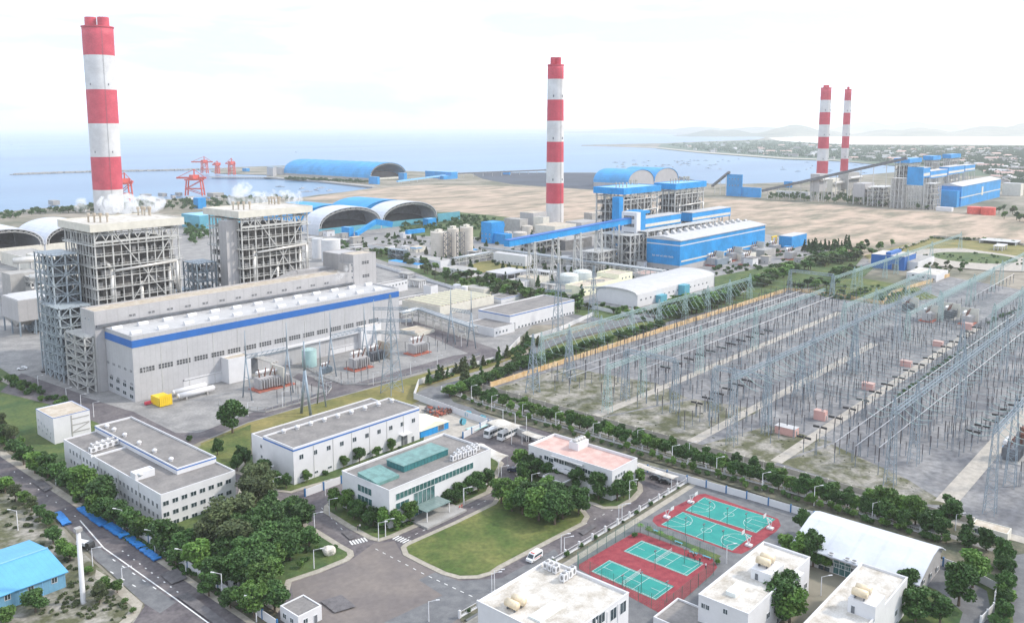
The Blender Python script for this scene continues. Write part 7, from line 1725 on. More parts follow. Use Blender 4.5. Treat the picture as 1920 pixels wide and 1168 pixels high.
def car(px,py,rz,m,lab,cat='car',van=False,name='car'):
    T=thing(name,lab,cat,(0,0,0)); L_,W_=(5.0,1.95) if van else (4.4,1.8); s=mb()
    if van: pr=[(-L_/2,.35),(L_/2,.35),(L_/2,1.0),(L_/2-.5,1.2),(L_/2-1.3,2.0),(L_/2-1.7,2.15),(-L_/2+.1,2.15),(-L_/2,1.9)]; h_=2.15
    else: pr=[(-L_/2,.35),(L_/2,.35),(L_/2,.8),(L_/2-1.1,.95),(L_/2-1.8,1.45),(-L_/2+1.2,1.48),(-L_/2+.4,1.0),(-L_/2,.95)]; h_=1.45
    s.prism(pr,'y',-W_/2,W_/2); s.build('body',M[m],T)
    for sy in (-1,1):
        s=mb(); z0,z1=(1.25,1.85) if van else (.98,1.38)
        s.prism([(-L_/2+(.4 if van else 1.0),z0),(L_/2-(1.0 if van else 1.35),z0),(L_/2-(1.5 if van else 1.9),z1),(-L_/2+(.4 if van else 1.35),z1)],'y',sy*W_/2-.02,sy*W_/2+.02); s.build('window',M['glass'],T)
        for x in (-L_/2+.85,L_/2-.85): wheel(T,x,sy*(W_/2-.1),.33)
        s=mb(); s.box(L_/2-.04,sy*.65-.18,.62,L_/2+.03,sy*.65+.18,.78); s.build('headlight',M['frame'],T)
    s=mb()
    if van: s.quad((L_/2-.48,-.85,1.25),(L_/2-.48,.85,1.25),(L_/2-1.24,.8,1.99),(L_/2-1.24,-.8,1.99))
    else: s.quad((L_/2-1.08,-.8,.99),(L_/2-1.08,.8,.99),(L_/2-1.74,.72,1.44),(L_/2-1.74,-.72,1.44))
    s.build('windscreen',M['glass'],T)
    if van:
        s=mb(); s.box(L_/2-1.9,-.6,2.15,L_/2-1.6,.6,2.3); s.build('light_bar',M['redo'],T)
        for sy in (-1,1): s=mb(); s.box(-1.8,sy*W_/2-.015,.85,1.2,sy*W_/2+.015,1.0); s.build('stripe',M['redo'],T)
    x,y=P(px,py); T.location=(x,y,0); T.rotation_euler=(0,0,rz); return T
car(1002,1050,math.pi+.05,'carwhite','white ambulance van with an orange stripe driving past the lawn','van',True,'van')
car(964,886,-1.3,'carblue','dark blue car parked before the office canopy'); car(991,825,.3,'carblk','black car under the narrow carport roof'); car(1231,899,-1.4,'carblk','dark car under the long carport, left one'); car(1248,906,-1.4,'carblk','dark car under the long carport, right one')
car(42,693,2.6,'carwhite','pale pickup in the yard by the filter house','pickup',False,'pickup'); car(86,697,.6,'carblk','dark pickup in the yard by the steel silo frame','pickup',False,'pickup')
# small black cargo truck
T=thing('cargo_truck','small black cargo truck with a white load on the lay-by lane','truck',(0,0,0)); s=mb(); s.box(-2.4,-1,.7,1.0,1,1.0); s.build('bed',M['carblk'],T); s=mb(); s.prism([(1.1,.5),(2.6,.5),(2.6,1.3),(2.2,2.1),(1.1,2.1)],'y',-1,1); s.build('cab',M['carblk'],T); s=mb(); s.box(-2.3,-.9,1.02,.9,.9,1.9); s.build('load',M['white'],T)
for x in (-1.6,1.8):
    for sy in (-1,1): wheel(T,x,sy*.9,.4)
T.location=(*P(160,1028),0); T.rotation_euler=(0,0,-1.2)
# scrap and cable drums
rr=random.Random(9)
for k in range(26):
    x,y=P(795+rr.random()*62,768+rr.random()*16); s=mb(); 
    for q in range(5):
        a=Vector((x+rr.uniform(-1,1),y+rr.uniform(-1,1),rr.uniform(.2,1.0))); s.beam(a,a+Vector((rr.uniform(-1.6,1.6),rr.uniform(-1.6,1.6),rr.uniform(-.1,.8))),rr.uniform(.2,.7))
    tag(s.build('scrap_heap',M[('rust','steeld','brick')[k%3]],loc=(x,y,0)),'heap of mixed %s scrap in the storage yard'%('rusty brown','dark grey','reddish')[k%3],'scrap',('rusty scrap heaps','dark scrap heaps','reddish scrap heaps')[k%3])
for k,(px,py) in enumerate(((868,797),(878,783),(905,790))):
    x,y=P(px,py); T=thing('cable_drum','dark green cable drum in the storage yard, %s'%('biggest','by the white wall, left','by the white wall, right')[k],'cable drum',(x,y,0)); 
    for sy in (-.6,.6): s=mb(); s.cyl((x,y+sy-.06,1.3),(x,y+sy+.06,1.3),1.3,n=20); s.build('flange',M['tealwall'],T)
    s=mb(); s.cyl((x,y-.6,1.3),(x,y+.6,1.3),.8,n=16); s.build('core',M['black'],T)
s=mb(); q=[P(872,808),P(905,798),P(918,800),P(890,812)]; s.poly(q,.7,.2); tag(s.build('green_tarpaulin',M['tankg'],loc=(*q[0],0)),'green sheeting spread beside the storage yard wall','tarpaulin')
# people ----------------------------------------------------------
def person(px,py,lab,top,bot,rz=0,arm=.2,stride=.25,sit=False,grp=None,phase=0):
    x,y=P(px,py); mesh=bpy.data.meshes.new('person'); ys=stride; hz=0.92
    if not sit:
        V=[(0,0,hz),(0,0,1.15),(0,0,1.38),(0,0,1.50),(0,0,1.66), (.10,0,.88),(.11,ys*.5,.50),(.11,ys*.45,.08),(.11,ys*.45+.16,.04), (-.10,0,.88),(-.11,-ys*.3,.50),(-.11,-ys*.7,.08),(-.11,-ys*.7+.16,.04),
           (.20,0,1.38),(.26,-ys*.5,1.12),(.24,arm,.92),(-.20,0,1.38),(-.26,ys*.6,1.12),(-.24,arm*1.4,.95)]
    else:
        V=[(0,0,.50),(0,0,.74),(0,.02,.98),(0,.02,1.10),(0,.04,1.26), (.10,.05,.48),(.12,.45,.50),(.12,.45,.08),(.12,.6,.04),(-.10,.05,.48),(-.12,.45,.50),(-.12,.45,.08),(-.12,.6,.04),
           (.20,0,.98),(.25,.1,.72),(.18,.35,.58),(-.20,0,.98),(-.25,.1,.72),(-.18,.35,.58)]
    E_=[(0,1),(1,2),(2,3),(3,4),(0,5),(5,6),(6,7),(7,8),(0,9),(9,10),(10,11),(11,12),(2,13),(13,14),(14,15),(2,16),(16,17),(17,18)]
    R_=[.15,.14,.16,.065,.105,.10,.07,.05,.045,.10,.07,.05,.045,.065,.05,.04,.065,.05,.04]
    mesh.from_pydata(V,E_,[]); o=bpy.data.objects.new('person',mesh); COL.objects.link(o); m1=o.modifiers.new('skin','SKIN')
    for i,sv in enumerate(mesh.skin_vertices[0].data): sv.radius=(R_[i],R_[i]); sv.use_root=(i==0)
    m2=o.modifiers.new('sub','SUBSURF'); m2.levels=1; m2.render_levels=1
    dg=bpy.context.evaluated_depsgraph_get(); me=bpy.data.meshes.new_from_object(o.evaluated_get(dg)); o.modifiers.clear(); o.data=me
    me.materials.clear(); me.materials.append(M['skin']); me.materials.append(M[top]); me.materials.append(M[bot]); me.materials.append(M['black'])
    hb=.55 if sit else .95
    for p in me.polygons:
        z=p.center.z; r=abs(p.center.x)
        if sit: p.material_index=0 if z>1.06 else (1 if z>.56 and p.center.y<.2 else 2)
        else: p.material_index=0 if (z>1.46 or (r>.2 and z<1.2)) else (1 if z>hb else 2)
        if z>(1.28 if sit else 1.68): p.material_index=3
    me.shade_smooth(); o.location=(x,y,0); o.rotation_euler=(0,0,rz); tag(o,lab,'person',grp)
person(671,996,'person in dark clothes standing at the bed by the zebra crossing, left','clothd','clothd',.5); person(675,994,'person in a white shirt beside the one in dark clothes at the zebra crossing','clothw','clothd',-.6)
person(862,958,'person in a red top walking by the office, left of two','clothr','clothw',.3,.3,.4); person(866,955,'person in a red top walking by the office, right of two','clothr','clothr',.5,.3,.4)
person(1290,1046,'standing player in dark red clothes at the far edge of the lower courts','clothr','clothd',1.0); person(1300,1046,'player in a white top near the far edge of the lower courts','clothw','clothd',.2,.4)
person(1303,1051,'player in red sitting at the edge of the far lower court','clothr','clothd',2.0,sit=True); person(1312,1058,'player in dark blue walking at the corner of the far lower court','clothd','clothd',2.2,.3,.4)
person(1323,1068,'player in a pale top at the red corner of the lower courts','clothw','clothd',-1)
# ================================================================ trees and plants
def leafclump(s,c,r,n,size,rr,flat=.75):
    for _ in range(n):
        th=rr.random()*2*math.pi; u=rr.uniform(-1,1); q=math.sqrt(1-u*u); rad=r*(rr.random()**.35)
        p=Vector((c[0]+rad*q*math.cos(th),c[1]+rad*q*math.sin(th),c[2]+rad*u*flat))
        a=Vector((rr.gauss(0,1),rr.gauss(0,1),rr.gauss(0,1)*.7)).normalized(); b=a.cross(Vector((rr.gauss(0,1),rr.gauss(0,1),rr.gauss(0,1)))).normalized(); z=size*rr.uniform(.6,1.3)
        s.add([tuple(p-a*z-b*z*.6),tuple(p+a*z-b*z*.5),tuple(p+a*z*.8+b*z*.6),tuple(p-a*z*.7+b*z*.6)],[(0,1,2,3)])
def tree_proto(kind,seed,leaf,h=8.0,w=6.0,trunk=.28,n=9,leaves=190,size=.29,cb=.35):
    """trunk and limbs, crown of leaf clumps with gaps between; height h, crown width w"""
    rr=random.Random(seed); T=thing(kind,'','tree',(0,0,0)); s=mb(); top=h*.55
    s.cyl((0,0,-.1),(0,0,h*cb),trunk,trunk*.75,n=7); lean=Vector((rr.uniform(-.4,.4),rr.uniform(-.4,.4),top)); s.cyl((0,0,h*cb),lean,trunk*.75,trunk*.35,n=6)
    cl=[]
    for i in range(n):
        t=2*math.pi*i/n+rr.uniform(-.4,.4); k=rr.random(); r=w*.5*rr.uniform(.35,.72); z=h*(cb+.12+(.88-cb)*k*.82); r*=1-.45*abs(k-.35)
        c=(r*math.cos(t),r*math.sin(t),z); cl.append((c,w*rr.uniform(.17,.27)))
        s.cyl((0,0,h*cb*rr.uniform(.8,1.15)),c,trunk*.35,trunk*.1,n=5)
    cl.append(((lean.x*.5,lean.y*.5,h*.82),w*.22)); cl.append(((0,0,h*.62),w*.28))
    s.build('trunk',M['bark'],T); s=mb()
    for c,r in cl: leafclump(s,c,r,int(leaves*(r/(w*.22))**2),size,rr)
    s.build('crown',M[leaf],T); return T
def conifer_proto(kind,seed,leaf,h=9,w=4):
    rr=random.Random(seed); T=thing(kind,'','tree',(0,0,0)); s=mb(); s.cyl((0,0,-.1),(0,0,h*.95),.2,.04,n=6); s.build('trunk',M['bark'],T); s=mb()
    for i in range(16):
        z=h*(.14+.84*i/16); r=w*.5*(1-(i/16)**1.2)*.75+.2
        for k in range(max(2,int(5*(1-i/18)))):
            t=rr.random()*6.28; leafclump(s,(r*math.cos(t)*.8,r*math.sin(t)*.8,z),r*.5+.25,int(16+18*r),.30,rr,.6)
    s.build('crown',M[leaf],T); return T
def bush_proto(kind,seed,leaf,w=2.4,h=1.8,n=330,size=.20):
    rr=random.Random(seed); T=thing(kind,'','bush',(0,0,0)); s=mb(); s.cyl((0,0,-.1),(0,0,h*.5),.09,.05,n=5); s.build('stem',M['bark'],T); s=mb()
    for k in range(5):
        t=rr.random()*6.28; leafclump(s,(w*.2*math.cos(t),w*.2*math.sin(t),h*rr.uniform(.4,.62)),w*.3,n//5,size,rr,h/w)
    s.build('foliage',M[leaf],T); return T
def palm_proto(seed=4):
    rr=random.Random(seed); T=thing('palm_tree','','palm',(0,0,0)); s=mb(); s.cyl((0,0,-.1),(.15,0,3.6),.16,.10,n=7); s.build('trunk',M['bark'],T); s=mb()
    for i in range(12):
        t=2*math.pi*i/12+rr.uniform(-.2,.2); pr=Vector((.15,0,3.6)); d=Vector((math.cos(t),math.sin(t),.9))
        for k in range(6):
            nx=pr+d*.36; p=d.cross(Vector((0,0,1))).normalized()*(.32*(1-abs(k-2)/6)); s.add([tuple(pr-p),tuple(pr+p),tuple(nx+p*.9),tuple(nx-p*.9)],[(0,1,2,3)]); pr=nx; d.z-=.38
    s.build('crown',M['leafA'],T); return T
TP={'A':[tree_proto('broadleaf_tree',s_,'leafA',cb=.22,w=6.6,n=11) for s_ in (1,2,3)],'B':[tree_proto('broadleaf_tree',s_,'leafB',n=13,leaves=210,cb=.2,w=6.6) for s_ in (11,12,13)],'C':[tree_proto('olive_tree',s_,'leafC',h=9.5,w=6,n=15,leaves=160,size=.24,cb=.2) for s_ in (21,22)],
    'P':[conifer_proto('conifer_tree',31,'leafB'),conifer_proto('conifer_tree',32,'leafC',9,4.6)],'S':[bush_proto('shrub',s_,'leafB') for s_ in (41,42)]+[bush_proto('shrub',43,'leafA',2.2,2.2)],'O':[bush_proto('round_bush',51,'leafB',1.7,1.7,400,.16)],'Y':[palm_proto()],
    'F':[tree_proto('small_tree',61,'leafB',8,6.5,n=7,leaves=26,size=.75),tree_proto('small_tree',62,'leafC',8,6.5,n=7,leaves=26,size=.75),tree_proto('small_tree',63,'leafA',8,6.5,n=7,leaves=26,size=.75)]}
BW={'A':6.4,'B':6.4,'C':6.2,'P':4.2,'S':2.5,'O':1.8,'Y':3.6,'F':6.6}
rr=random.Random(123)
def plant(k,px,py,wpx,lab,grp,hs_=1.0,i=None):
    """px,py = foot of the trunk in the photo; wpx = crown width there"""
    x,y=P(px,py); D=math.hypot(x,y); sc=wpx/F_*D/BW[k]; pr=TP[k][rr.randrange(len(TP[k])) if i is None else i]
    z=rr.uniform(.92,1.1)*hs_; o=putproto(pr,(x,y,0),lab,grp,rr.random()*6.28,1); o.scale=(sc,sc,sc*z); return o
# individual foreground trees: (kind, x, foot y, crown width px)
def grp(rows_,lab,g,hs_=1.0):
    for r_ in rows_: plant(r_[0],r_[1],r_[2],r_[3]*1.12,lab,g,hs_)
grp([('B',8,832,30),('B',45,872,32),('A',66,888,34),('B',90,897,34),('B',110,908,32),('B',132,922,38),('A',158,938,50),('B',190,958,54),('B',197,976,40),('B',222,986,40),('B',243,1000,40),('A',277,1010,36),('B',30,858,26),('B',76,882,26),('A',180,966,34),('B',258,1012,30)],'broad tree in the row before the white three storey block','trees before the three storey block',.85)
grp([('B',312,1036,52),('B',345,1050,46),('A',375,1080,58),('B',405,1100,48),('B',432,1140,36),('A',462,1145,48),('B',295,1020,34),('B',415,1070,40),('A',490,1120,60),('B',515,1148,52),('A',477,1158,56),('B',455,1100,50),('B',330,1062,36),('B',392,1118,38)],'tree of the belt beside the compound wall','trees of the belt beside the compound wall',.85)
grp([('C',415,1030,70),('C',455,1010,62),('C',475,965,60),('B',520,1000,54),('B',567,995,48),('C',440,1055,66),('B',500,1048,64),('B',530,1030,52),('B',470,1075,66),('B',495,1085,56),('B',580,1032,40),('A',512,1070,46),('C',390,1045,52),('B',548,1010,40),('B',450,1085,54)],'tall dense tree in the small wood beside the office lawn','small wood beside the office lawn',.78)
grp([('B',430,1030,56),('B',462,1035,60),('B',488,1012,56),('B',508,985,50),('C',480,945,56),('B',545,1052,46),('B',540,985,44),('B',520,1052,50),('B',445,1100,52),('B',478,1108,56),('A',505,1100,50),('B',425,1060,54),('C',500,955,46),('B',555,975,40)],'dense tree of the small wood beside the plaza','second layer of the small wood',.85)
plant('B',436,812,52,'round dark tree standing alone on the lawn near the forecourt',None)
grp([('B',497,902,30),('B',515,915,26),('B',537,918,20),('B',460,876,24),('B',450,862,20),('B',408,853,20),('S',356,828,14),('B',445,885,22),('S',470,890,16)],'small dark tree near the left end of the long service hall','trees at the left end of the service hall')
grp([('A',576,905,17),('S',610,892,13),('A',645,878,18),('B',674,870,24),('A',707,860,16),('A',735,848,18),('S',750,845,10)],'small tree along the front of the long service hall','trees along the service hall front')
grp([('A',630,958,30),('A',652,962,32),('B',677,978,30),('B',700,988,28),('A',722,992,28),('A',745,992,28),('A',770,982,32),('B',664,975,26),('B',690,990,24)],'tree at the left corner of the glass roofed office','trees at the left corner of the office')
grp([('B',842,948,28),('B',862,938,32),('B',880,928,32),('B',897,922,32),('B',915,914,30),('B',853,945,24)],'tree in the row before the right half of the office','trees before the right half of the office',.85)
grp([('A',940,945,42),('A',975,948,46),('B',1000,958,54),('A',1022,948,50),('B',1045,958,50),('B',1040,985,54),('A',1010,978,56),('B',980,966,46),('B',1085,965,44),('B',1055,975,46),('A',960,960,36),('B',1025,968,50)],'big tree in the clump on the large lawn','clump of trees on the large lawn',.85)
grp([('A',975,884,34),('B',990,892,28),('B',1007,897,32),('B',1027,903,28),('B',1085,920,38),('B',1122,938,38),('B',1157,940,32),('A',1177,926,34),('A',1195,914,28),('B',980,905,28),('B',1048,908,24),('B',1170,935,26)],'tree beside the pink roofed building','trees beside the pink roofed building')
grp([('B',1507,1006,34),('A',1474,1045,34),('A',1500,1056,38),('B',1524,1062,46),('A',1545,1068,30)],'tree between the courts and the sports hall','trees between courts and sports hall')
grp([('B',1455,1166,70),('A',1480,1172,64),('B',1470,1150,60)],'big tree between the two dormitories at the bottom edge','trees between the dormitories')
grp([('B',1700,1122,40),('B',1716,1168,50),('B',1762,1174,44),('B',1797,1138,56),('A',1823,1103,52),('B',1690,1140,34)],'tree on the grass right of the sports hall','trees right of the sports hall')
grp([('P',1813,1025,26),('B',1849,1034,30),('B',1781,990,40),('A',1716,985,36),('A',1690,975,32),('A',1658,968,42),('B',1735,1000,30),('B',1765,1010,30),('B',1752,995,28)],'tree near the gate lodge at the east gate','trees near the gate lodge')
for t in range(14): plant('S' if t%3 else 'B',1893-rr.random()*16-t*.6,1060+t*9,26+rr.random()*10,'thick hedge like bush along the right hand road','hedge along the right hand road')
for t in range(7): plant('Y' if t<5 else 'S',*( (1216,1005),(1237,1014),(1258,1024),(1302,1046),(1200,1000),(1190,1008),(1345,1060))[t],14,'small palm tree on the strip between the courts' if t<5 else 'small shrub at the corner of the court fence','palms between the courts' if t<5 else 'shrubs at the court fence')
grp([('A',10,925,26),('A',45,945,24),('B',75,972,22),('B',92,985,24),('B',100,1020,28),('A',120,1042,26),('A',132,1052,28),('A',165,1078,16),('A',197,1112,28),('C',187,1130,30),('A',220,1112,22),('S',250,1150,14),('S',235,1132,14),('B',67,1148,38),('A',12,1172,34),('C',30,940,22),('C',60,958,22)],'small tree or bush on the scrub ground left of the access road','trees on the scrub ground left of the road',.75)
# verge rows
def line(k,pts,n,w0,w1,lab,g,jit=3,hs_=1):
    ks=k; L_=[math.dist(a,b_) for a,b_ in zip(pts,pts[1:])]; tot=sum(L_)
    for i in range(n):
        t=(i+.5)/n*tot; j=0
        while j<len(L_)-1 and t>L_[j]: t-=L_[j]; j+=1
        a,b_=pts[j],pts[j+1]; f=t/L_[j]; plant(ks[rr.randrange(len(ks))],a[0]+(b_[0]-a[0])*f+rr.uniform(-jit,jit),a[1]+(b_[1]-a[1])*f+rr.uniform(-jit,jit)*.4,w0+(w1-w0)*(i/n)+rr.uniform(-3,4),lab,g,hs_)
line('BBA',[(880,748),(1100,812),(1300,872),(1500,930),(1640,972),(1700,992)],46,21,32,'street tree in the front row of the outer verge','front row of the outer verge',4,.9)
line('AB',[(905,742),(1100,797),(1300,855),(1500,912),(1640,950)],24,18,26,'tree close to the tan switchyard wall','trees close to the tan switchyard wall',6,.8)
line('SSA',[(860,752),(1100,826),(1300,886),(1500,942),(1660,990),(1780,1022)],60,10,17,'low shrub in the outer verge below the pillar fence','shrubs below the pillar fence',5)
line('O',[(865,1157),(960,1106),(1060,1046),(1180,974),(1284,910)],16,13,8,'clipped round bush by the white pillars beside the courts','round bushes along the court fence',1)
# dense belts along the ochre wall
line('BBA',[(835,748),(900,725),(950,704),(1000,688),(1060,668),(1130,648),(1200,628),(1245,612)],44,30,17,'bushy tree in the dense belt outside the ochre wall','dense belt outside the ochre wall',5,.62)
line('SP',[(800,722),(860,700),(930,680),(960,664),(1000,640),(1010,655)],26,12,12,'small conifer or shrub along the white boundary wall','conifers along the white boundary wall',3,1.0)
line('P',[(975,700),(985,690),(1010,682),(870,722),(875,700)],6,14,14,'dark young conifer near the bend of the boundary wall','young conifers at the wall bend',6)
line('B',[(955,690),(975,670),(990,650),(1000,640)],9,16,14,'dark bush on the slope above the curved road','bushes above the curved road',5,.6)
def scatter(k,poly,n,w0,w1,lab,g,hs_=1):
    xs=[p[0] for p in poly]; ys=[p[1] for p in poly]; c=0; y0,y1=min(ys),max(ys)
    while c<n:
        a,b_=rr.uniform(min(xs),max(xs)),rr.uniform(y0,y1)
        if not inpoly(a,b_,poly): continue
        f=(b_-y0)/(y1-y0+.01); plant(k[rr.randrange(len(k))],a,b_,w0+(w1-w0)*f+rr.uniform(-2,2),lab,g,hs_); c+=1
scatter('F',[(1250,604),(1330,585),(1420,545),(1480,520),(1560,500),(1640,485),(1620,470),(1560,478),(1440,525),(1350,560),(1270,575),(1240,590)],112,18,34,'leafy tree in the green belt before the switchyard','green belt before the switchyard',.6)
scatter('F',[(1480,545),(1560,520),(1610,505),(1600,515),(1560,545),(1500,548)],20,16,20,'leafy tree at the garden edge','trees at the garden edge',.7)
scatter('SS',[(1515,560),(1600,535),(1730,548),(1650,568)],60,7,10,'clipped garden bush behind the ochre wall','garden bushes behind the ochre wall')
scatter('F',[(690,480),(760,500),(830,530),(900,550),(1000,570),(1090,590),(1090,572),(1000,552),(930,535),(900,520),(850,520),(760,485),(720,470)],98,14,22,'dark tree of the belt through the works','dark tree belt through the works',.8)
scatter('F',[(1085,585),(1130,590),(1200,606),(1245,600),(1235,590),(1190,585),(1110,572)],26,12,15,'dark tree before the arched warehouse','trees before the arched warehouse',.7)
scatter('F',[(1850,395),(1940,400),(1940,420),(1880,412)],14,10,12,'tree right of the orange red tanks','trees right of the orange red tanks')
scatter('F',[(1560,462),(1700,455),(1640,475),(1570,478)],10,9,11,'lone tree on the grass before the park wall','lone trees before the park wall')
line('P',[(1500,472),(1600,470)],16,5,6,'tiny conifer in the planted row below the blue store','conifer row below the blue store',1,1.3); line('P',[(1510,466),(1590,465)],10,5,5,'tiny conifer in the second planted row','second conifer row',1,1.3)
line('S',[(1750,449),(1830,452),(1905,459)],40,5,5,'round hedge bush along the park wall','hedge along the park wall',.5); line('S',[(1645,487),(1748,449)],22,5,5,'hedge bush along the sloping park wall','hedge along the sloping park wall',.5)
scatter('F',[(1660,500),(1700,495),(1800,500),(1850,508),(1760,520)],16,9,11,'tree near the white control building','trees near the control building',.8)
scatter('O',[(1700,474),(1900,478),(1940,500),(1780,505)],40,4,5,'tiny bush dotted round the park paths','bushes dotted round the park paths')
line('O',[(1676,752),(1700,735),(1740,706),(1780,676),(1815,650)],26,7,5,'round dark bush along the third pale switchyard road','bushes along the third switchyard road',1)
line('O',[(1850,610),(1920,578)],12,6,6,'round dark bush along the far switchyard road','bushes along the far switchyard road',1)
scatter('SS',[(0,700),(60,728),(130,760),(110,770),(60,745),(0,716)],36,12,16,'bush beside the path on the left lawn','bushes beside the left lawn path')
scatter('SSC',[(0,800),(20,815),(50,850),(20,850),(0,838)],10,18,24,'bush at the left edge by the access road','bushes at the left edge')
scatter('SS',[(560,1000),(640,1030),(600,1060),(560,1075)],12,10,16,'low bush on the wooded lawn','low bushes on the wooded lawn')
scatter('S',[(650,975),(700,1003),(735,1000),(785,978),(720,985)],22,9,12,'low bush at the office wall','low bushes at the office wall',.6)
scatter('S',[(1060,930),(1130,948),(1180,935),(1140,940),(1070,915)],16,9,12,'low bush at the pink roofed building','low bushes at the pink roofed building',.6)
scatter('S',[(1240,1195),(1340,1165),(1345,1150),(1300,1145)],8,10,12,'low bush at the bottom garden','low bushes at the bottom garden')
def mass(name,label,mk,pts_w,hh,cat='trees',nl=26,size=.75,leaf='leafB',trunk=True):
    s=mb(); f0=None; r_=random.Random(len(pts_w)*3)
    for (a,b_,wpx) in pts_w:
        x,y=P(a,b_); D=math.hypot(x,y); w=wpx/F_*D; h=w*hh
        if f0 is None: f0=(x,y,0)
        if trunk: s.cyl((x,y,-.1),(x,y,h*.5),w*.04,w*.03,n=5)
        for k in range(4):
            t=r_.random()*6.28; leafclump(s,(x+w*.22*math.cos(t),y+w*.22*math.sin(t),h*r_.uniform(.45,.78)),w*.26,nl,size*w/6.5,r_,.8)
    o=s.build(name,M[leaf],loc=f0); tag(o,label,cat,kind='stuff')
def pts_line(pts,n,w0,w1,jit=3):
    L_=[math.dist(a,b_) for a,b_ in zip(pts,pts[1:])]; tot=sum(L_); out=[]
    for i in range(n):
        t=(i+.5)/n*tot; j=0
        while j<len(L_)-1 and t>L_[j]: t-=L_[j]; j+=1
        a,b_=pts[j],pts[j+1]; f=t/L_[j]; out.append((a[0]+(b_[0]-a[0])*f+rr.uniform(-jit,jit),a[1]+(b_[1]-a[1])*f+rr.uniform(-jit,jit)*.4,w0+(w1-w0)*(i/n)+rr.uniform(-2,2)))
    return out
def pts_scat(poly,n,w0,w1):
    xs=[p[0] for p in poly]; ys=[p[1] for p in poly]; out=[]
    while len(out)<n:
        a,b_=rr.uniform(min(xs),max(xs)),rr.uniform(min(ys),max(ys))
        if inpoly(a,b_,poly): out.append((a,b_,rr.uniform(w0,w1)))
    return out
mass('tree_belt','dark trees in front of the blue arched storage shed','B',pts_line([(535,338),(690,344)],60,8,8,1),.8)
mass('tree_belt','belt of small trees along the foot of the far blue station','B',pts_scat([(1440,376),(1530,378),(1700,392),(1740,394),(1740,388),(1600,372),(1450,366)],120,8,11),1.1)
mass('tree_belt','dark trees along the near harbour shore','C',pts_scat([(0,404),(130,392),(260,383),(430,375),(540,372),(540,378),(430,388),(260,396),(100,402),(0,414)],110,9,13),.8)
mass('tree_belt','dark tree mass behind the beige silos','B',pts_scat([(735,420),(800,418),(850,405),(950,412),(975,425),(900,440),(760,438)],110,9,12),.8)
mass('hedge','low hedge along the foot of the tan switchyard wall','S',pts_line([(910,737),(1290,845),(1640,950),(1780,990)],150,10,14,1.5),.6,'hedge',40,.9,trunk=False)
mass('weeds','weedy bushes over the dry ground left of the access road','S',pts_scat([(0,895),(95,985),(130,1050),(250,1150),(220,1168),(60,1150),(130,1100),(60,1000),(0,985)],120,7,12),.45,'weeds',30,.8,'leafC',False)
mass('weeds','low weedy bushes in the strip beside the access road','S',pts_scat([(60,850),(130,900),(250,1000),(480,1140),(470,1155),(230,1010),(80,892)],190,7,13),.5,'weeds',30,.8,'leafB',False)
mass('weeds','tufts of weeds over the near switchyard gravel','S',pts_scat([(930,728),(1060,690),(1400,770),(1700,900),(1800,960),(1640,930),(1290,830)],260,3,7),.3,'weeds',16,1.0,'leafC',False)
scatter('P',[(650,490),(740,440),(980,440),(1100,480),(1220,500),(1100,560),(900,540),(780,500)],70,7,11,'slim dark conifer between the buildings of the works','conifers among the works')
mass('tree_belt','dark scrubby trees between the plant buildings','B',pts_scat([(650,455),(740,436),(860,440),(1000,478),(1110,492),(1230,515),(1240,530),(1100,520),(900,495),(800,480),(690,480)],130,7,12),.6)
mass('tree_belt','green bushes before the bright blue turbine hall','B',pts_scat([(1330,470),(1520,455),(1560,470),(1440,505),(1340,520)],90,7,12),.6)
mass('tree_belt','dark trees between the two boiler houses','B',pts_scat([(345,425),(390,415),(395,450),(350,470)],40,10,15),.8)
mass('tree_belt','dark bushes right of the second boiler house','B',pts_scat([(590,470),(640,455),(700,470),(690,495),(640,500)],34,8,13),.7)
mass('tree_belt','scrubby trees behind the harbour sheds','C',pts_scat([(230,385),(430,372),(560,376),(540,392),(340,396)],60,8,12),.8)
# village woodland far away: one mass of clumps
s=mb(); n_=0; rr2=random.Random(8)
FV=[(1245,271),(1440,264),(1600,274),(2000,277),(2000,345),(1900,345),(1835,318),(1700,307),(1685,307),(1560,297),(1470,294),(1310,282)]
while n_<5200:
    a,b_=rr2.uniform(1245,2000),rr2.uniform(264,345)
    if not inpoly(a,b_,FV): continue
    x,y=P(a,b_); r=rr2.uniform(5,12); z=r*rr2.uniform(.5,.8)
    for q in range(4):
        t=rr2.random()*6.28; c=Vector((x+r*.6*math.cos(t),y+r*.6*math.sin(t),z*rr2.uniform(.5,1))); w_=r*.55
        s.add([(c.x-w_,c.y-w_,c.z-z*.5),(c.x+w_,c.y-w_*.4,c.z-z*.3),(c.x+w_*.6,c.y+w_,c.z-z*.5),(c.x,c.y,c.z+z*.5)],[(0,1,3),(1,2,3),(2,0,3)])
    n_+=1
o=s.build('woodland',M['leafF'],loc=(3000,1500,0)); tag(o,'distant green woodland between the village houses','woodland',kind='stuff')
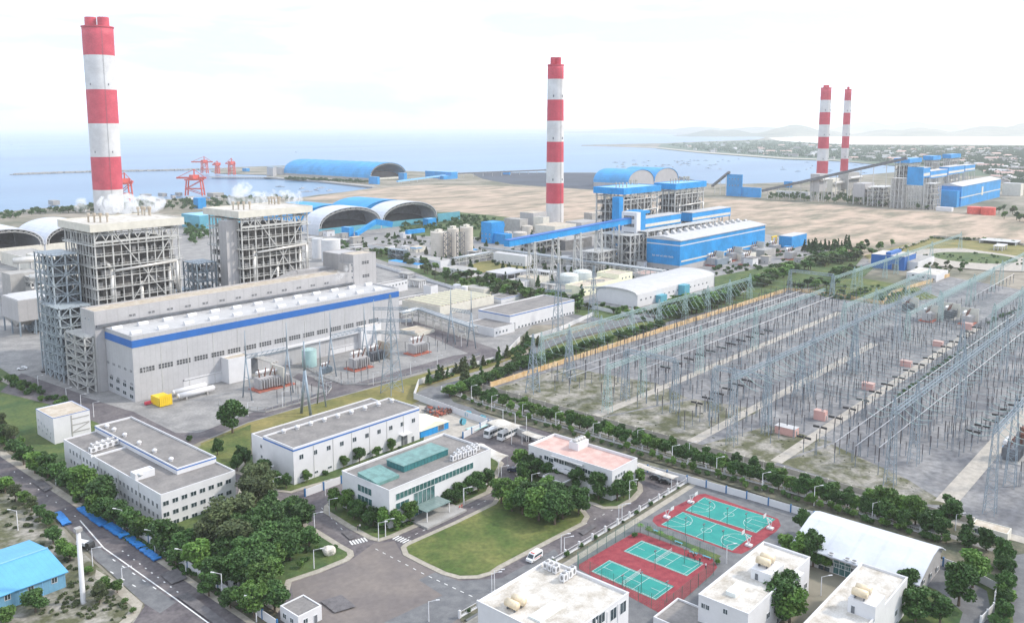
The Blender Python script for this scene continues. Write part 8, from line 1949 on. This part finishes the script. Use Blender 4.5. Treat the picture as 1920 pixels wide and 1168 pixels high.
# grass tufts on lawns seen near
# ================================================================ steam
def steam(lab,blobs,dens,seed):
    pts=[]; s=mb(); bm=bmesh.new(); rr=random.Random(seed); c0=Vector((*P(blobs[0][0],blobs[0][1]),0)) if False else None
    first=None
    for (x,y,z,r) in blobs:
        if first is None: first=Vector((x,y,z))
        r*=1.5; m_=bmesh.ops.create_icosphere(bm,subdivisions=3,radius=r)
        for v in m_['verts']:
            n1=noise.noise(v.co*(1.6/r)+Vector((x,y,z)))*.35+noise.noise(v.co*(4/r)+Vector((z,x,y)))*.16; v.co=v.co*(1+n1)+Vector((x,y,z))-first
    me=bpy.data.meshes.new('steam_plume'); bm.to_mesh(me); bm.free(); m=bpy.data.materials.new('steam'); m.use_nodes=True; n=m.node_tree; n.nodes.clear(); o_=n.nodes.new('ShaderNodeOutputMaterial'); v=n.nodes.new('ShaderNodeVolumePrincipled'); v.inputs['Color'].default_value=(1,1,1,1); v.inputs['Anisotropy'].default_value=.2
    
    g_=n.nodes.new('ShaderNodeNewGeometry'); t_=n.nodes.new('ShaderNodeTexNoise'); t_.inputs['Scale'].default_value=.22; t_.inputs['Detail'].default_value=4; n.links.new(g_.outputs['Position'],t_.inputs['Vector'])
    r_=n.nodes.new('ShaderNodeMapRange'); r_.inputs[1].default_value=.44; r_.inputs[2].default_value=.78; r_.inputs[4].default_value=dens*1.6; n.links.new(t_.outputs[0],r_.inputs[0]); n.links.new(r_.outputs[0],v.inputs['Density'])
    n.links.new(v.outputs[0],o_.inputs["Volume"]); me.materials.append(m); me.shade_smooth(); o=bpy.data.objects.new('steam_plume',me); COL.objects.link(o); o.location=first; tag(o,lab,'steam')
def blob(px,py,Y,rpx):
    x,z=RY(px,py,Y); D=math.hypot(x,Y); return (x,Y,z,rpx/F_*D)
Ys=bz1.y1+14; rr=random.Random(2)
steam('white steam plume drifting right of the tallest chimney foot',[blob(195+i*9,386-rr.uniform(0,5)+i*.0,Ys+rr.uniform(-4,4),rr.uniform(8,13)) for i in range(12)],.6,1)
steam('small pale steam puff left of the tallest chimney foot',[blob(152,380,Ys,6),blob(150,388,Ys,6),blob(158,390,Ys,5)],.25,2)
Ys=bz2.y1+12
steam('white steam plume behind the second boiler house roof',[blob(440+i*8,378-rr.uniform(0,6),Ys+rr.uniform(-4,4),rr.uniform(6,10)) for i in range(7)]+[blob(452,360,Ys,10),blob(458,348,Ys,8)]+[blob(500+i*9,372-rr.uniform(0,4),Ys+8,rr.uniform(6,9)) for i in range(7)],.35,3)
steam('small steam wisp in front of the grey transfer tower',[blob(638,512,bb.y0-3,6),blob(646,504,bb.y0-3,5),blob(632,520,bb.y0-3,5)],.3,4)
# ================================================================ haze
s=mb(); a=cr(-39000,-2500); 
vs=[]
for z in (-3.2,330):
    for r_,f_ in ((-39000,-2500),(39000,-2500),(39000,43000),(-39000,43000)): x,y=cr(r_,f_); vs.append((x,y,z))
s.add(vs,[(0,3,2,1),(4,5,6,7),(0,1,5,4),(1,2,6,5),(2,3,7,6),(3,0,4,7)])
m=bpy.data.materials.new('haze'); m.use_nodes=True; n=m.node_tree; n.nodes.clear(); o_=n.nodes.new('ShaderNodeOutputMaterial'); v=n.nodes.new('ShaderNodeVolumePrincipled'); v.inputs['Color'].default_value=(.985,.993,1,1); v.inputs['Density'].default_value=.00008; v.inputs['Anisotropy'].default_value=0; n.links.new(v.outputs[0],o_.inputs['Volume'])
o=s.build('haze',m); o['kind']='stuff'; o['label']='pale even haze over sea and land'; o.display_type='WIRE'

# stand loose things on the paving or lawn under them
CATS={'tree','bush','palm','insulator post','circuit breaker','street lamp','person','bus','car','van','pickup','truck','basketball hoop','bench','net','floodlight','transformer','rock','container','mast','post','pylon','scrap','cable drum','tarpaulin','hopper'}
PB=[(min(p[0] for p in q),max(p[0] for p in q),min(p[1] for p in q),max(p[1] for p in q),q,z) for q,z in SURF]
def surf(x,y):
    h=0
    for a,b_,c,d,q,z in PB:
        if z>h and a<x<b_ and c<y<d and inpoly(x,y,q): h=z
    return h
for o in bpy.data.objects:
    if o.parent is None and o.get('category') in CATS and o.get('kind') is None: o.location.z+=surf(o.location.x,o.location.y)
for o in bpy.data.objects:
    if '_o' in o: del o['_o']
